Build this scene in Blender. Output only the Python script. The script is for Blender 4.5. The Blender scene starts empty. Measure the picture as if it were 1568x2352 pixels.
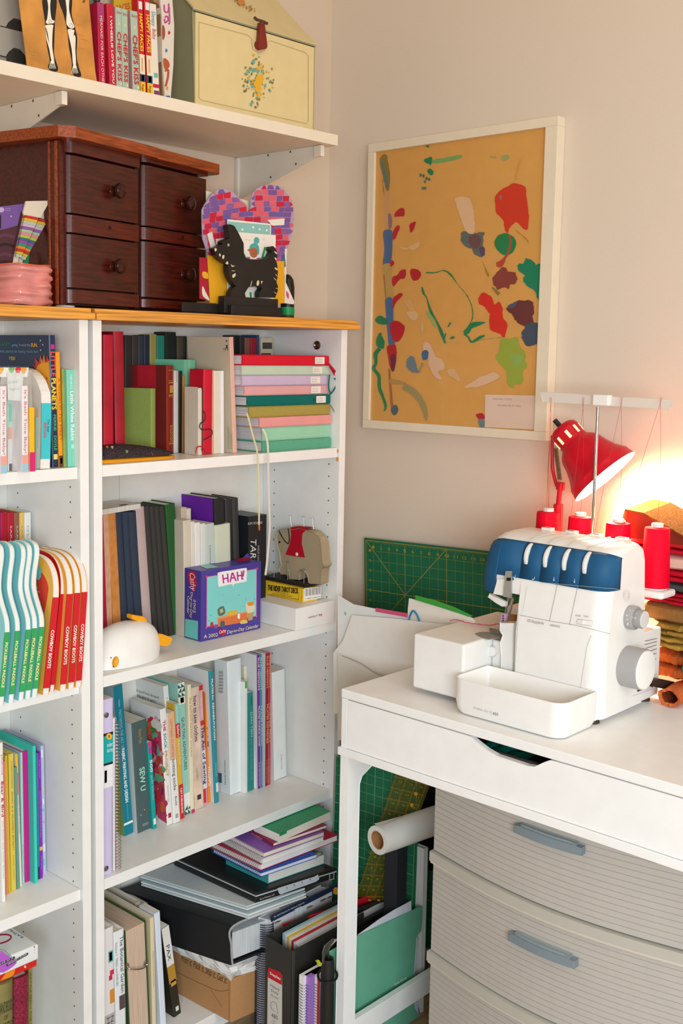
import bpy, math, random
from mathutils import Vector as V, Matrix as MX, Euler
from mathutils.geometry import tessellate_polygon
random.seed(7)
S = bpy.context.scene
PI = math.pi
# ------------------------------------------------------------ camera
CP = V((-2.4496, -2.2510, 1.6850)); YAW, PIT, ROLL, FPX = -0.8106, -0.1105, 0.0152, 2596.8
PPX, PPY = 784 - 84.2, 1176 - 76.4
_f = V((math.sin(-YAW)*math.cos(PIT), math.cos(YAW)*math.cos(PIT), math.sin(PIT)))
_r0 = V((_f.y, -_f.x, 0)).normalized(); _u0 = _r0.cross(_f)
_r = _r0*math.cos(ROLL) + _u0*math.sin(ROLL); _u = -_r0*math.sin(ROLL) + _u0*math.cos(ROLL)
cd = bpy.data.cameras.new('camera'); cam = bpy.data.objects.new('camera', cd); S.collection.objects.link(cam)
m3 = MX((_r, _u, -_f)).transposed(); cam.matrix_world = MX.Translation(CP) @ m3.to_4x4()
cd.sensor_fit = 'VERTICAL'; cd.sensor_height = 36.0; cd.lens = FPX/2352*36.0
cd.shift_x = 84.2/2352; cd.shift_y = -76.4/2352; cd.clip_start = .05; cd.clip_end = 50
S.camera = cam
# ------------------------------------------------------------ light and exposure
S.view_settings.view_transform = 'Standard'; S.view_settings.look = 'None'; S.view_settings.gamma = 1
S.view_settings.exposure = 0.0; S.view_settings.use_curve_mapping = False
S.cycles.max_bounces = 6; S.cycles.use_denoising = True
W_ = bpy.data.worlds.new('room_light'); S.world = W_; W_.use_nodes = True
W_.node_tree.nodes['Background'].inputs[0].default_value = (1.0, .74, .52, 1); W_.node_tree.nodes['Background'].inputs[1].default_value = .35
def area(name, loc, target, sx, sy, power, col):
    l = bpy.data.lights.new(name, 'AREA'); l.shape = 'RECTANGLE'; l.size = sx; l.size_y = sy; l.energy = power; l.color = col
    o = bpy.data.objects.new(name, l); S.collection.objects.link(o); o.location = loc
    o.rotation_euler = (V(target) - V(loc)).to_track_quat('-Z', 'Y').to_euler(); return o
area('window_daylight', (-3.2, -3.4, 1.55), (-2.3, -2.35, .0), 1.6, 1.3, 116, (.86, .975, 1.08))
area('overhead_fill', (-1.3, -1.9, 3.3), (-.6, -.3, 1.0), 1.5, 1.2, 11, (1.0, .86, .66))  # warm overhead fill, added for more light from above
area('side_window_daylight', (-1.3, -3.7, 2.1), (-.45, -1.0, .8), 1.3, 1.1, 22, (.93, .98, 1.0))  # fill light added to brighten the desk top and the machine's right side
# ------------------------------------------------------------ projecting photograph pixels to planes
def ray(px, py): return _r*((px-PPX)/FPX) - _u*((py-PPY)/FPX) + _f
def hitp(px, py, P0, N):
    r = ray(px, py); return CP + r*((V(P0)-CP).dot(N)/r.dot(N))
def hit(px, py, ax, val):
    r = ray(px, py); return CP + r*((val-CP[ax])/r[ax])
def sol(ax, P, px=None, py=None):          # moves P along one axis until it is seen in that column or row
    g = _r*FPX - _f*(px-PPX) if px is not None else _u*FPX + _f*(py-PPY)
    P = V(P); P[ax] = 0; P[ax] = -((P-CP).dot(g))/g[ax]; return P[ax]
# ------------------------------------------------------------ materials
def hx(h):
    c = [int(h[i:i+2], 16)/255 for i in (0, 2, 4)]
    return [x/12.92 if x <= .04045 else ((x+.055)/1.055)**2.4 for x in c]
_mc = {}
def mt(h, rough=.55, kind='plain', metal=0.0, var=.06, emit=0, trans=0, alpha=1):
    key = (h, rough, kind, metal, var, emit, trans, alpha)
    if key in _mc: return _mc[key]
    m = bpy.data.materials.new(kind+'_'+h); m.use_nodes = True; n = m.node_tree.nodes; l = m.node_tree.links
    b = n['Principled BSDF']; c = hx(h); b.inputs['Roughness'].default_value = rough; b.inputs['Metallic'].default_value = metal
    tc = n.new('ShaderNodeTexCoord'); mp = n.new('ShaderNodeMapping'); l.new(tc.outputs['Object'], mp.inputs[0])
    nz = n.new('ShaderNodeTexNoise'); l.new(mp.outputs[0], nz.inputs['Vector']); nz.inputs['Detail'].default_value = 3
    mix = n.new('ShaderNodeMixRGB'); l.new(mix.outputs[0], b.inputs['Base Color'])
    k1, k2 = 1-var, 1+var*.6
    sc, bump = 25, 0
    if kind == 'cloth': sc, bump, k1, k2 = 420, .25, .8, 1.15
    elif kind == 'wood': mp.inputs['Scale'].default_value = (2, 22, 22); sc, bump, k1, k2 = 9, .05, .55, 1.25
    elif kind == 'oak': mp.inputs['Scale'].default_value = (1.2, 20, 40); sc, k1, k2 = 5, .62, 1.2
    elif kind == 'pages': mp.inputs['Scale'].default_value = (60, .6, .6); sc, k1, k2 = 14, .78, 1.08
    elif kind == 'wall': sc, bump, k1, k2 = 180, .06, .97, 1.02
    elif kind == 'speck': sc, k1, k2 = 260, .55, 1.5
    elif kind == 'knit': mp.inputs['Scale'].default_value = (1, 6, 1); sc, bump, k1, k2 = 60, .6, .65, 1.2
    elif kind == 'thread': mp.inputs['Scale'].default_value = (1, 1, 30); sc, bump, k1, k2 = 30, .3, .85, 1.1
    elif kind == 'worn': sc, k1, k2 = 14, .75, 1.15
    nz.inputs['Scale'].default_value = sc
    mix.inputs[1].default_value = (*[min(1, x*k1) for x in c], 1); mix.inputs[2].default_value = (*[min(1, x*k2) for x in c], 1)
    if kind in ('speck', 'worn', 'oak', 'wood', 'pages'):
        rp = n.new('ShaderNodeValToRGB'); rp.color_ramp.elements[0].position = .35; rp.color_ramp.elements[1].position = .65
        l.new(nz.outputs[0], rp.inputs[0]); l.new(rp.outputs[0], mix.inputs[0])
    else: l.new(nz.outputs[0], mix.inputs[0])
    if bump:
        bp = n.new('ShaderNodeBump'); bp.inputs['Strength'].default_value = bump; bp.inputs['Distance'].default_value = .002
        l.new(nz.outputs[0], bp.inputs['Height']); l.new(bp.outputs[0], b.inputs['Normal'])
    if emit: b.inputs['Emission Color'].default_value = (*c, 1); b.inputs['Emission Strength'].default_value = emit
    if trans: b.inputs['Transmission Weight'].default_value = trans
    if alpha < 1: b.inputs['Alpha'].default_value = alpha
    b.inputs['Specular IOR Level'].default_value = .12 if kind in ('cloth', 'knit', 'thread', 'speck') else (.3 if kind in ('plain', 'worn') and not metal else .5)
    _mc[key] = m; return m
def asmat(m): return mt(m) if isinstance(m, str) else m
# ------------------------------------------------------------ things
_mw = {}
def tag(o, label, cat, group=None, kind=None):
    o['label'] = label; o['category'] = cat
    if group: o['group'] = group
    if kind: o['kind'] = kind
    return o
def thing(name, label, cat, loc=(0, 0, 0), mat=None, group=None):
    o = bpy.data.objects.new(name, None); S.collection.objects.link(o); o.empty_display_size = .03
    M = mat if mat is not None else MX.Translation(V(loc))
    o.matrix_world = M; _mw[o.name] = M.copy(); return tag(o, label, cat, group)
def mwof(o): return _mw.get(o.name, MX())
def smooth_closed(p, k=4):
    n = len(p); out = []
    for i in range(n):
        a, b, c, d = p[i-1], p[i], p[(i+1) % n], p[(i+2) % n]
        for j in range(k):
            t = j/k
            out.append(tuple(.5*((2*b[q]) + (-a[q]+c[q])*t + (2*a[q]-5*b[q]+4*c[q]-d[q])*t*t + (-a[q]+3*b[q]-3*c[q]+d[q])*t**3) for q in range(len(b))))
    return out
def smooth_open(p, k=5):
    p = [p[0]] + list(p) + [p[-1]]; out = []
    for i in range(1, len(p)-2):
        a, b, c, d = p[i-1], p[i], p[i+1], p[i+2]
        for j in range(k):
            t = j/k
            out.append(tuple(.5*((2*b[q]) + (-a[q]+c[q])*t + (2*a[q]-5*b[q]+4*c[q]-d[q])*t*t + (-a[q]+3*b[q]-3*c[q]+d[q])*t**3) for q in range(len(b))))
    out.append(tuple(p[-1])); return out
class MB:
    def __init__(s, M=None): s.v = []; s.f = []; s.k = []; s.m = []; s.M = M; s.local = False
    def mi(s, m):
        m = asmat(m)
        if m not in s.m: s.m.append(m)
        return s.m.index(m)
    def add(s, vs, fs, m, M=None):
        o = len(s.v); i = s.mi(m); A = M if M is not None else s.M
        s.v += [(A @ V(p)) if A is not None else V(p) for p in vs]; s.f += [tuple(q+o for q in f) for f in fs]; s.k += [i]*len(fs); return s
    def box(s, a, b, m, M=None):
        x0, y0, z0 = [min(a[i], b[i]) for i in range(3)]; x1, y1, z1 = [max(a[i], b[i]) for i in range(3)]
        return s.add([(x0, y0, z0), (x1, y0, z0), (x1, y1, z0), (x0, y1, z0), (x0, y0, z1), (x1, y0, z1), (x1, y1, z1), (x0, y1, z1)],
              [(0, 3, 2, 1), (4, 5, 6, 7), (0, 1, 5, 4), (1, 2, 6, 5), (2, 3, 7, 6), (3, 0, 4, 7)], m, M)
    def prism(s, poly, ax, a, b, m, M=None, caps=True):
        def P(p, t):
            q = list(p); q.insert(ax, t); return q
        n = len(poly); vs = [P(p, a) for p in poly] + [P(p, b) for p in poly]
        fs = [(i, (i+1) % n, n+(i+1) % n, n+i) for i in range(n)]
        if caps:
            ts = tessellate_polygon([[V((*p, 0)) for p in poly]])
            fs += [tuple(t) for t in ts] + [tuple(n+q for q in reversed(t)) for t in ts]
        return s.add(vs, fs, m, M)
    def slab(s, pts, thick, m, N=None):      # polygon in 3-D given real thickness behind it
        pts = [V(p) for p in pts]; n = len(pts)
        if N is None:
            N = sum(((pts[i]-pts[0]).cross(pts[(i+1) % n]-pts[0]) for i in range(n)), V((0, 0, 0))).normalized()
            if N.dot(CP-pts[0]) < 0: N = -N
        vs = pts + [p - N*thick for p in pts]
        a = N.orthogonal().normalized(); c = N.cross(a)
        ts = tessellate_polygon([[V((p.dot(a), p.dot(c), 0)) for p in pts]])
        fs = [(i, (i+1) % n, n+(i+1) % n, n+i) for i in range(n)] + [tuple(t) for t in ts] + [tuple(n+q for q in t) for t in ts]
        return s.add(vs, fs, m)
    def poly(s, pts, m):
        pts = [V(p) for p in pts]; n = len(pts)
        N = sum(((pts[i]-pts[0]).cross(pts[(i+1) % n]-pts[0]) for i in range(n)), V((0, 0, 0)))
        if N.length < 1e-12: return s
        N.normalize(); a = N.orthogonal().normalized(); c = N.cross(a)
        return s.add(pts, [tuple(t) for t in tessellate_polygon([[V((p.dot(a), p.dot(c), 0)) for p in pts]])], m)
    def tube(s, pts, r, m, n=8, closed=False, caps=True):
        pts = [V(p) for p in pts]; N = len(pts); vs = []; up = None
        for i, p in enumerate(pts):
            a = pts[i-1] if (i or closed) else p; b = pts[(i+1) % N] if (i < N-1 or closed) else p
            t = (b-a).normalized() if (b-a).length > 1e-9 else V((0, 0, 1))
            if up is None: up = t.orthogonal().normalized()
            up = (up - t*up.dot(t))
            if up.length < 1e-6: up = t.orthogonal()
            up.normalize(); w = t.cross(up); rr = r[i] if isinstance(r, (list, tuple)) else r
            vs += [p + (up*math.cos(2*PI*j/n) + w*math.sin(2*PI*j/n))*rr for j in range(n)]
        fs = []
        for i in range(N if closed else N-1):
            for j in range(n): k = (i+1) % N; fs.append((i*n+j, i*n+(j+1) % n, k*n+(j+1) % n, k*n+j))
        if caps and not closed: fs += [tuple(range(n))[::-1], tuple((N-1)*n+j for j in range(n))]
        return s.add(vs, fs, m)
    def lathe(s, prof, m, M=None, n=32, caps=True):
        vs = []; fs = []
        for (r, z) in prof: vs += [(r*math.cos(2*PI*j/n), r*math.sin(2*PI*j/n), z) for j in range(n)]
        for i in range(len(prof)-1):
            for j in range(n): fs.append((i*n+j, i*n+(j+1) % n, (i+1)*n+(j+1) % n, (i+1)*n+j))
        if caps: fs += [tuple(range(n))[::-1], tuple((len(prof)-1)*n+j for j in range(n))]
        return s.add(vs, fs, m, M)
    def build(s, name, parent=None, smooth=False, bevel=0, seg=2, sub=0):
        me = bpy.data.meshes.new(name); o = bpy.data.objects.new(name, me)
        if parent is not None:
            A = MX() if s.local else mwof(parent).inverted()
            vs = [A @ p for p in s.v]
            # the part's own origin at its middle
            c = (V([min(p[i] for p in vs) for i in range(3)]) + V([max(p[i] for p in vs) for i in range(3)]))/2
            vs = [p-c for p in vs]; o.parent = parent; o.location = c; _mw[o.name] = mwof(parent) @ MX.Translation(c)
        else:
            c = (V([min(p[i] for p in s.v) for i in range(3)]) + V([max(p[i] for p in s.v) for i in range(3)]))/2; c.z = min(p.z for p in s.v)
            vs = [p-c for p in s.v]; o.location = c; _mw[o.name] = MX.Translation(c)
        me.from_pydata([tuple(p) for p in vs], [], s.f)
        for m in s.m: me.materials.append(m)
        me.polygons.foreach_set('material_index', s.k); me.update()
        S.collection.objects.link(o)
        if smooth:
            me.polygons.foreach_set('use_smooth', [True]*len(me.polygons)); me.set_sharp_from_angle(angle=math.radians(38))
        if bevel:
            b = o.modifiers.new('bevel', 'BEVEL'); b.width = bevel; b.segments = seg; b.limit_method = 'ANGLE'; b.angle_limit = math.radians(40); b.harden_normals = False
        if sub:
            q = o.modifiers.new('subdivision', 'SUBSURF'); q.levels = sub; q.render_levels = sub
        return o
def struct(name, mb, **k):
    o = mb.build(name, **k); o['kind'] = 'structure'; o['label'] = name.replace('_', ' '); o['category'] = 'structure'; return o
_tc = {}
def textmesh(s):
    if s in _tc: return _tc[s]
    cu = bpy.data.curves.new('t', 'FONT'); cu.body = s; cu.resolution_u = 2; ob = bpy.data.objects.new('t', cu); S.collection.objects.link(ob)
    bpy.context.view_layer.update(); me = bpy.data.meshes.new_from_object(ob)
    vs = [v.co.copy() for v in me.vertices]; fs = [tuple(p.vertices) for p in me.polygons]
    bpy.data.objects.remove(ob); bpy.data.curves.remove(cu); bpy.data.meshes.remove(me)
    x0 = min(v.x for v in vs); x1 = max(v.x for v in vs); lines = s.count('\n')
    _tc[s] = ([((v.x-x0)/(x1-x0), v.y/.7) for v in vs], fs, lines); return _tc[s]
def text(mb, s, p0, p1, pu, m, eps=.0005, bold=0):
    """lettering: baseline p0 to p1, capitals reach pu above p0"""
    p0, p1, pu = V(p0), V(p1), V(pu); X = p1-p0; Y = pu-p0; N = X.cross(Y).normalized()
    uv, fs, _ = textmesh(s); offs = [(0, 0)] if not bold else [(0, 0), (bold*Y.length, 0), (-bold*Y.length, 0), (0, bold), (0, -bold)]
    for i, (a, b) in enumerate(offs):
        mb.add([p0 + X*u + Y*v + X.normalized()*a + Y*b + N*(eps+i*.00003) for u, v in uv], fs, m)
class PLANE:
    def __init__(s, P0, N, off=.0006):
        s.N = V(N).normalized()
        if s.N.dot(CP-V(P0)) < 0: s.N = -s.N
        s.P = V(P0); s.off = off; s.i = 0
    def at(s, x, y, e=0): return hitp(x, y, s.P, s.N) + s.N*e
    def _e(s): s.i += 1; return s.off + s.i*.000012
    def blob(s, mb, pts, m, sm=True, rag=0, k=4):
        if sm: pts = smooth_closed(pts, k)
        if rag: pts = [(x+random.uniform(-rag, rag), y+random.uniform(-rag, rag)) for x, y in pts]
        e = s._e(); mb.poly([s.at(x, y, e) for x, y in pts], m)
    def stroke(s, mb, pts, w, m, sm=True, rag=0):
        n0 = len(pts); ws = w if isinstance(w, (list, tuple)) else [w]*n0
        q = [(p[0], p[1], ww) for p, ww in zip(pts, ws)]
        if sm and n0 > 2: q = smooth_open(q, 6)
        L, R = [], []
        for i, (x, y, ww) in enumerate(q):
            a = q[max(0, i-1)]; b = q[min(len(q)-1, i+1)]; dx, dy = b[0]-a[0], b[1]-a[1]; d = math.hypot(dx, dy) or 1
            k = max(.15, ww)/2 + random.uniform(-rag, rag); L.append((x-dy/d*k, y+dx/d*k)); R.append((x+dy/d*k, y-dx/d*k))
        e = s._e(); vs = []; fs = []
        for i in range(len(q)):
            vs += [s.at(*L[i], e), s.at(*R[i], e)]
            if i: fs.append((2*i-2, 2*i-1, 2*i+1, 2*i))
        mb.add(vs, fs, m)
    def disc(s, mb, x, y, rx, ry, m, n=16, rag=0):
        s.blob(mb, [(x+(rx+random.uniform(-rag, rag))*math.cos(2*PI*i/n), y+(ry+random.uniform(-rag, rag))*math.sin(2*PI*i/n)) for i in range(n)], m, sm=False)
    def text(s, mb, t, p0, p1, pu, m, bold=0): text(mb, t, s.at(*p0), s.at(*p1), s.at(*pu), m, s._e(), bold)
# ------------------------------------------------------------ books
def book(label, P, w, d, h, col, pc='e9e2d2', lean=0, yaw=0, hard=True, bulge=0, txt=(), bands=(), side=(), top=(), cat='book', group=None, name='book', R=None, back=False, kind='plain', rough=.5, round_corner=0):
    M = MX.Translation(V(P)) @ MX.Rotation(yaw, 4, 'Z') @ MX.Rotation(lean, 4, 'Y')
    if R is not None: M = M @ R
    if back: M = M @ MX.Translation((w, d, 0)) @ MX.Rotation(PI, 4, 'Z')
    t = thing(name, label, cat, mat=M, group=group); c = mt(col, rough, kind)
    bt = min(.0026 if hard else .0009, w*.3); ins = .003 if hard else .0004
    mb = MB(); mb.local = True
    sp = [(0, d), (0, .0012)] + [(w*i/8, -bulge*math.sin(PI*i/8)) for i in range(1, 8)] + [(w, .0012), (w, d), (w-bt, d), (w-bt, bt)] + [(bt, bt), (bt, d)]
    mb.prism(sp, 2, 0, h, c)
    for (t0, t1, u0, u1, cc) in bands:
        y = -bulge-.0004; mb.add([(u0*w, y, h*(1-t1)), (u1*w, y, h*(1-t1)), (u1*w, y, h*(1-t0)), (u0*w, y, h*(1-t0))], [(0, 1, 2, 3)], cc)
    for i, (t0, t1, c0, c1, cc) in enumerate(side):
        x = -.0004-.0001*i; mb.add([(x, c0*d, h*(1-t1)), (x, c1*d, h*(1-t1)), (x, c1*d, h*(1-t0)), (x, c0*d, h*(1-t0))], [(0, 1, 2, 3)], cc)
    o = mb.build('cover', t)
    if w > .004:
        pg = MB(); pg.local = True; pg.box((bt, bt*1.2, ins), (w-bt, d-ins, h-ins), mt(pc, .8, 'pages')); pg.build('pages', t)
    if txt:
        for q in txt:
            s, t0, t1, u0, u1, cc = q[:6]; tb = MB(); tb.local = True; y = -bulge-.0009
            if len(q) > 6 and q[6] == 'up':   # reads across the spine
                text(tb, s, (u0*w, y, h*(1-t1)), (u1*w, y, h*(1-t1)), (u0*w, y, h*(1-t0)), mt(cc), .0003)
            elif len(q) > 6 and q[6] == 'b': text(tb, s, (u0*w, y, h*(1-t0)), (u0*w, y, h*(1-t1)), (u1*w, y, h*(1-t0)), mt(cc), .0003, .045)
            else: text(tb, s, (u0*w, y, h*(1-t0)), (u0*w, y, h*(1-t1)), (u1*w, y, h*(1-t0)), mt(cc), .0003)
            tb.build('spine_title', t)
    return t, M
def along(P, D, px):
    g = _r*FPX - _f*(px-PPX); return -((P-CP).dot(g))/D.dot(g)
def sb(label, bl, br, tp, z, d, col, Y=None, lift=0, bk=None, q=None, yaw=0, **k):
    """standing book measured on the photograph: spine foot left (x,y), foot right x, spine top left (x,y), far cover edge x"""
    if q: bl, tp, br = q(*bl), q(*tp), q(br, 0)[0]; bk = q(bk, 0)[0] if bk is not None else None
    if Y is None: P = hit(bl[0], bl[1], 2, z)
    else: P = V((0, Y, z)); P.x = sol(0, P, px=bl[0])
    X_ = V((math.cos(yaw), math.sin(yaw), 0)); Y_ = V((-math.sin(yaw), math.cos(yaw), 0))
    T = hit(tp[0], tp[1], 1, P.y); lean = math.atan2(T.x-P.x, T.z-P.z); h = math.hypot(T.x-P.x, T.z-P.z); w = along(P, X_, br)*math.cos(lean)
    for a_, b_ in ((1.4404, 1.7476), (.9774, 1.4157), (.5137, .9527), (.5125, .9527), (.052, .489)):
        if abs(z-a_) < 1e-4: h = min(h, b_-z-.004)
    P = P.copy(); P.z += .0006 + lift + max(0, w*math.sin(lean))
    if bk is not None: d = max(.05, along(T, Y_, bk))
    d = min(d, (-.008-P.y)/math.cos(yaw))
    return book(label, P, w-.0004, d, h, col, lean=lean, yaw=yaw, **k)
FLAT = MX.Rotation(-PI/2, 4, 'Y')      # laid down: thickness up, height towards -x
# ------------------------------------------------------------ setting
ZT = 1.7476; XR = -.2345; BW = .80; XL = XR-BW; D = .2894; T = .0223; ST = .0247; DS = D-.0081
Z1, Z2, Z3, Z4 = 1.4404, .9774, .5137, .052
WHITE = 'eeeeea'
mb = MB(); mb.box((-5, 0, 0), (0.1, .1, 3.6), mt('d9c6b0', .8, 'wall')); struct('wall_back', mb)
mb = MB(); mb.box((0, -5, 0), (.1, 0, 3.6), mt('dfd1bf', .8, 'wall')); struct('wall_right', mb)
mb = MB(); mb.box((-5, -5, -.1), (.1, .1, 0), mt('a98a66', .5, 'oak')); struct('floor', mb)
mb = MB(); mb.box((-5, -.014, 0), (-.014, -.0005, .09), mt('e6e2d8', .5)); struct('baseboard_back', mb)
mb = MB(); mb.box((-.014, -5, 0), (-.0005, -.0145, .09), mt('e6e2d8', .5)); struct('baseboard_right', mb)
# ------------------------------------------------------------ bookcases
def bookcase(label, x0, x1, shelves, holes):
    t = thing('bookcase', label, 'bookcase', ((x0+x1)/2, -D/2, 0), group=None); wm = mt(WHITE, .35)
    for a, b in ((x0, x0+T), (x1-T, x1)):
        m = MB(); m.box((a, -D, 0), (b, -.006, ZT-.0005), wm); m.build('side_panel', t, bevel=.0007)
    m = MB(); m.box((x0+T, -.006, .03), (x1-T, -.001, ZT-.001), mt('e6e4dc', .5)); xm = (x0+x1)/2-.12
    m.box((xm, -.0065, .06), (xm+.0012, -.006, ZT-.01), mt('b9b3a6')); m.build('back_panel', t)
    for z in shelves:
        m = MB(); m.box((x0+T+.001, -DS, z-ST), (x1-T-.001, -.007, z), wm); m.build('shelf', t, bevel=.0007)
    m = MB(); m.box((x0+T, -D+.02, 0), (x1-T, -D+.036, Z4-ST-.001), wm); m.build('plinth', t)
    m = MB(); hm = mt('4a4540')
    for k in range(int((ZT-.1)/.0324)):
        z = .1+k*.0324
        if any(s-ST-.004 < z < s+.004 for s in shelves): continue
        if not holes[0] < z < holes[1]: continue
        for y in (-D+.036, -.05):
            for xx, sg in ((x1-T, -1), (x0+T, 1)):
                m.add([(xx+sg*.0004, y+.0022*math.cos(a), z+.0022*math.sin(a)) for a in [2*PI*i/8 for i in range(8)]], [tuple(range(8))], hm)
    m.build('shelf_pin_holes', t); return t
bc_r = bookcase('white bookcase nearer the wall corner, holding the calendar box and elephant', XL, XR, [Z1, Z2, Z3, Z4], (0, 1.42))
bc_l = bookcase('white bookcase cut off by the left edge of the photo', XL-.0118-BW, XL-.0118, [Z1, Z2, .5125, Z4], (0, 1.42))
m = MB(); p = hit(729, 793, 0, XR-T)
m.lathe([(.0115, 0), (.0115, .003), (.008, .0045), (.006, .0025)], mt('8f8a80', .3, 'plain', 1), MX.Translation(p) @ MX.Rotation(-PI/2, 4, 'Y'), 20); m.build('cam_fitting', bc_r, smooth=True)
for x0, x1, lb in ((XL-.003, XR+.029, 'oak top board lying on the right bookcase'), (XL-.83, XL-.0075, 'oak top board lying on the left bookcase')):
    m = MB(); q = [(-D-.018, ZT), (-D-.018, ZT+.0135), (-D-.013, ZT+.0145), (-D-.011, ZT+.0225), (-D-.008, ZT+.0235), (-.002, ZT+.0235), (-.002, ZT)]
    om = mt('e09a3e', .35, 'oak'); m.prism(q, 0, x0+.0, x1-.006, om); m.prism([(a, b) for a, b in [(-D-.018, ZT), (-D-.018, ZT+.0135), (-.002, ZT+.0135), (-.002, ZT)]], 0, x1-.006, x1, om)
    tag(m.build('wooden_board', bevel=.0008), lb, 'board')
ZW = ZT+.0235
# ------------------------------------------------------------ wall shelf
XU, YU, ZU = -.3271, -.328, 2.2209
m = MB(); m.box((-2.3, YU, ZU-.026), (XU, -.002, ZU), mt('e9dcc6', .4)); tag(m.build('wall_shelf', bevel=.0008), 'long white shelf mounted high on the wall above the bookcases', 'shelf')
for x, lb in ((-.362, 'white metal shelf bracket near the right end of the wall shelf'), (-1.1135, 'white metal shelf bracket above the dark drawer cabinet')):
    t = thing('shelf_bracket', lb, 'bracket', (x, 0, ZU-.15)); zz = ZU-.0265; bm = mt('e4dccb', .4)
    m = MB(); q = [(-.002, zz), (-.285, zz), (-.302, zz-.004), (-.308, zz-.012), (-.302, zz-.024), (-.29, zz-.028), (-.02, zz-.105), (-.002, zz-.105)]
    m.prism(q, 0, x-.0015, x+.0015, bm); m.box((x-.0065, -.309, zz-.027), (x+.0065, -.286, zz-.001), bm)
    for yy, z2 in ((-.20, zz-.002), (-.12, zz-.002), (-.22, zz-.034), (-.13, zz-.058)): m.add([(x-.0018, yy+.003*math.cos(a), z2-.003+.003*math.sin(a)) for a in [2*PI*i/8 for i in range(8)]], [tuple(range(8))], '554c40')
    m.build('bracket_arm', t, bevel=.003, seg=3)
    m = MB(); m.box((x-.008, -.014, zz-.125), (x+.008, -.001, zz), bm); m.build('wall_plate', t, bevel=.002)
# ------------------------------------------------------------ desk
XD, YD, HD = -.60, -.615, .939; wm = mt('f6f6f3', .3)
t = thing('desk', 'white desk with one wide drawer under the sewing machine', 'desk', (XD+.28, YD-.66, 0))
m = MB(); m.box((XD, YD-1.32, HD-.0205), (XD+.56, YD, HD), wm); m.build('desk_top', t, bevel=.002)
ZB = .7866
m = MB(); m.box((XD+.001, YD-.018, ZB+.018), (XD+.55, YD-.001, HD-.021), wm); m.box((XD+.001, YD-1.319, ZB+.018), (XD+.55, YD-1.302, HD-.021), wm)
m.box((XD+.53, YD-1.302, ZB+.018), (XD+.548, YD-.018, HD-.021), wm); m.build('apron', t, bevel=.001)
m = MB(); m.box((XD-.004, YD-1.322, ZB), (XD+.555, YD+.004, ZB+.0178), wm); m.build('bottom_rail', t, bevel=.001)
dr = MB(); zt, zb = HD-.0225, ZB+.019; cut = [(-.955, zt), (-.966, zt-.001), (-.985, zt-.010), (-1.005, zt-.018), (-1.03, zt-.024), (-1.10, zt-.0255), (-1.118, zt-.023), (-1.138, zt-.009), (-1.152, zt-.001), (-1.162, zt)]
dr.prism([(YD-.0195, zb), (YD-.0195, zt)] + cut + [(YD-1.3, zt), (YD-1.3, zb)], 0, XD+.001, XD+.015, wm); fr = dr.build('drawer', t, bevel=.001)
m = MB(); m.box((XD+.016, YD-1.29, zb), (XD+.45, YD-.03, zb+.004), '2f2c2a'); m.box((XD+.016, YD-1.29, zb), (XD+.022, YD-.03, zb+.09), '2f2c2a'); m.build('drawer_box', t)
def legframe(y0, y1):
    m = MB(); q = [(XD+.002, .0), (XD+.002, ZB-.0005), (XD+.55, ZB-.0005), (XD+.55, 0), (XD+.508, 0), (XD+.508, .70), (XD+.46, .745), (XD+.09, .745), (XD+.052, .728), (XD+.044, .712), (XD+.044, 0)]
    m.prism(q, 1, y0, y1, wm); m.box((XD+.03, y0+.002, .083), (XD+.52, y1-.002, .137), wm); return m.build('leg_frame', t, bevel=.002)
legframe(YD-.022, YD-.001); legframe(YD-1.318, YD-1.297)
# fabric in the drawer
m = MB(); random.seed(3)
for k in range(6):
    y = -.955-.033*k; pts = [(XD+.055+.03*j, y+random.uniform(-.01, .01), zb+.040+.01*math.sin(j*.9+k)+random.uniform(0, .01)) for j in range(6)]; m.tube(smooth_open(pts, 4), .022, mt('12806a' if k < 3 else '263434', .8, 'cloth'), 10)
tag(m.build('folded_fabric', smooth=True), 'dark teal fabric seen through the handle gap of the desk drawer', 'fabric')
# ------------------------------------------------------------ plastic drawer tower
YT0, YT1, XT = -.8175, -1.46, -.52; pm = mt('bab4ab', .45); pm2 = mt('b9b5a9', .4)
t = thing('storage_drawers', 'pale grey plastic drawer tower standing under the desk', 'storage drawers', (-.33, -1.15, 0))
def bow(y): u = (y-YT1)/(YT0-YT1); return -.05*math.sin(PI*u)
m = MB()
for z0, z1 in ((.0, .02), (.765, .7855)): m.box((XT+.02, YT1, z0), (-.1, YT0, z1), pm)
m.box((XT+.02, YT0-.012, .02), (-.1, YT0, .765), pm); m.box((XT+.02, YT1, .02), (-.1, YT1+.012, .765), pm); m.box((-.112, YT1, .02), (-.1, YT0, .76), pm); m.build('frame', t)
ys = [YT0-(YT0-YT1)*i/24 for i in range(25)]
def rim(z0, z1, ex):
    q = [(XT+bow(y)-ex, y) for y in ys]; p = q + [(XT+.03, YT1), (XT+.03, YT0)]; m = MB(); m.prism(p, 2, z0, z1, pm2); return m
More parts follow.
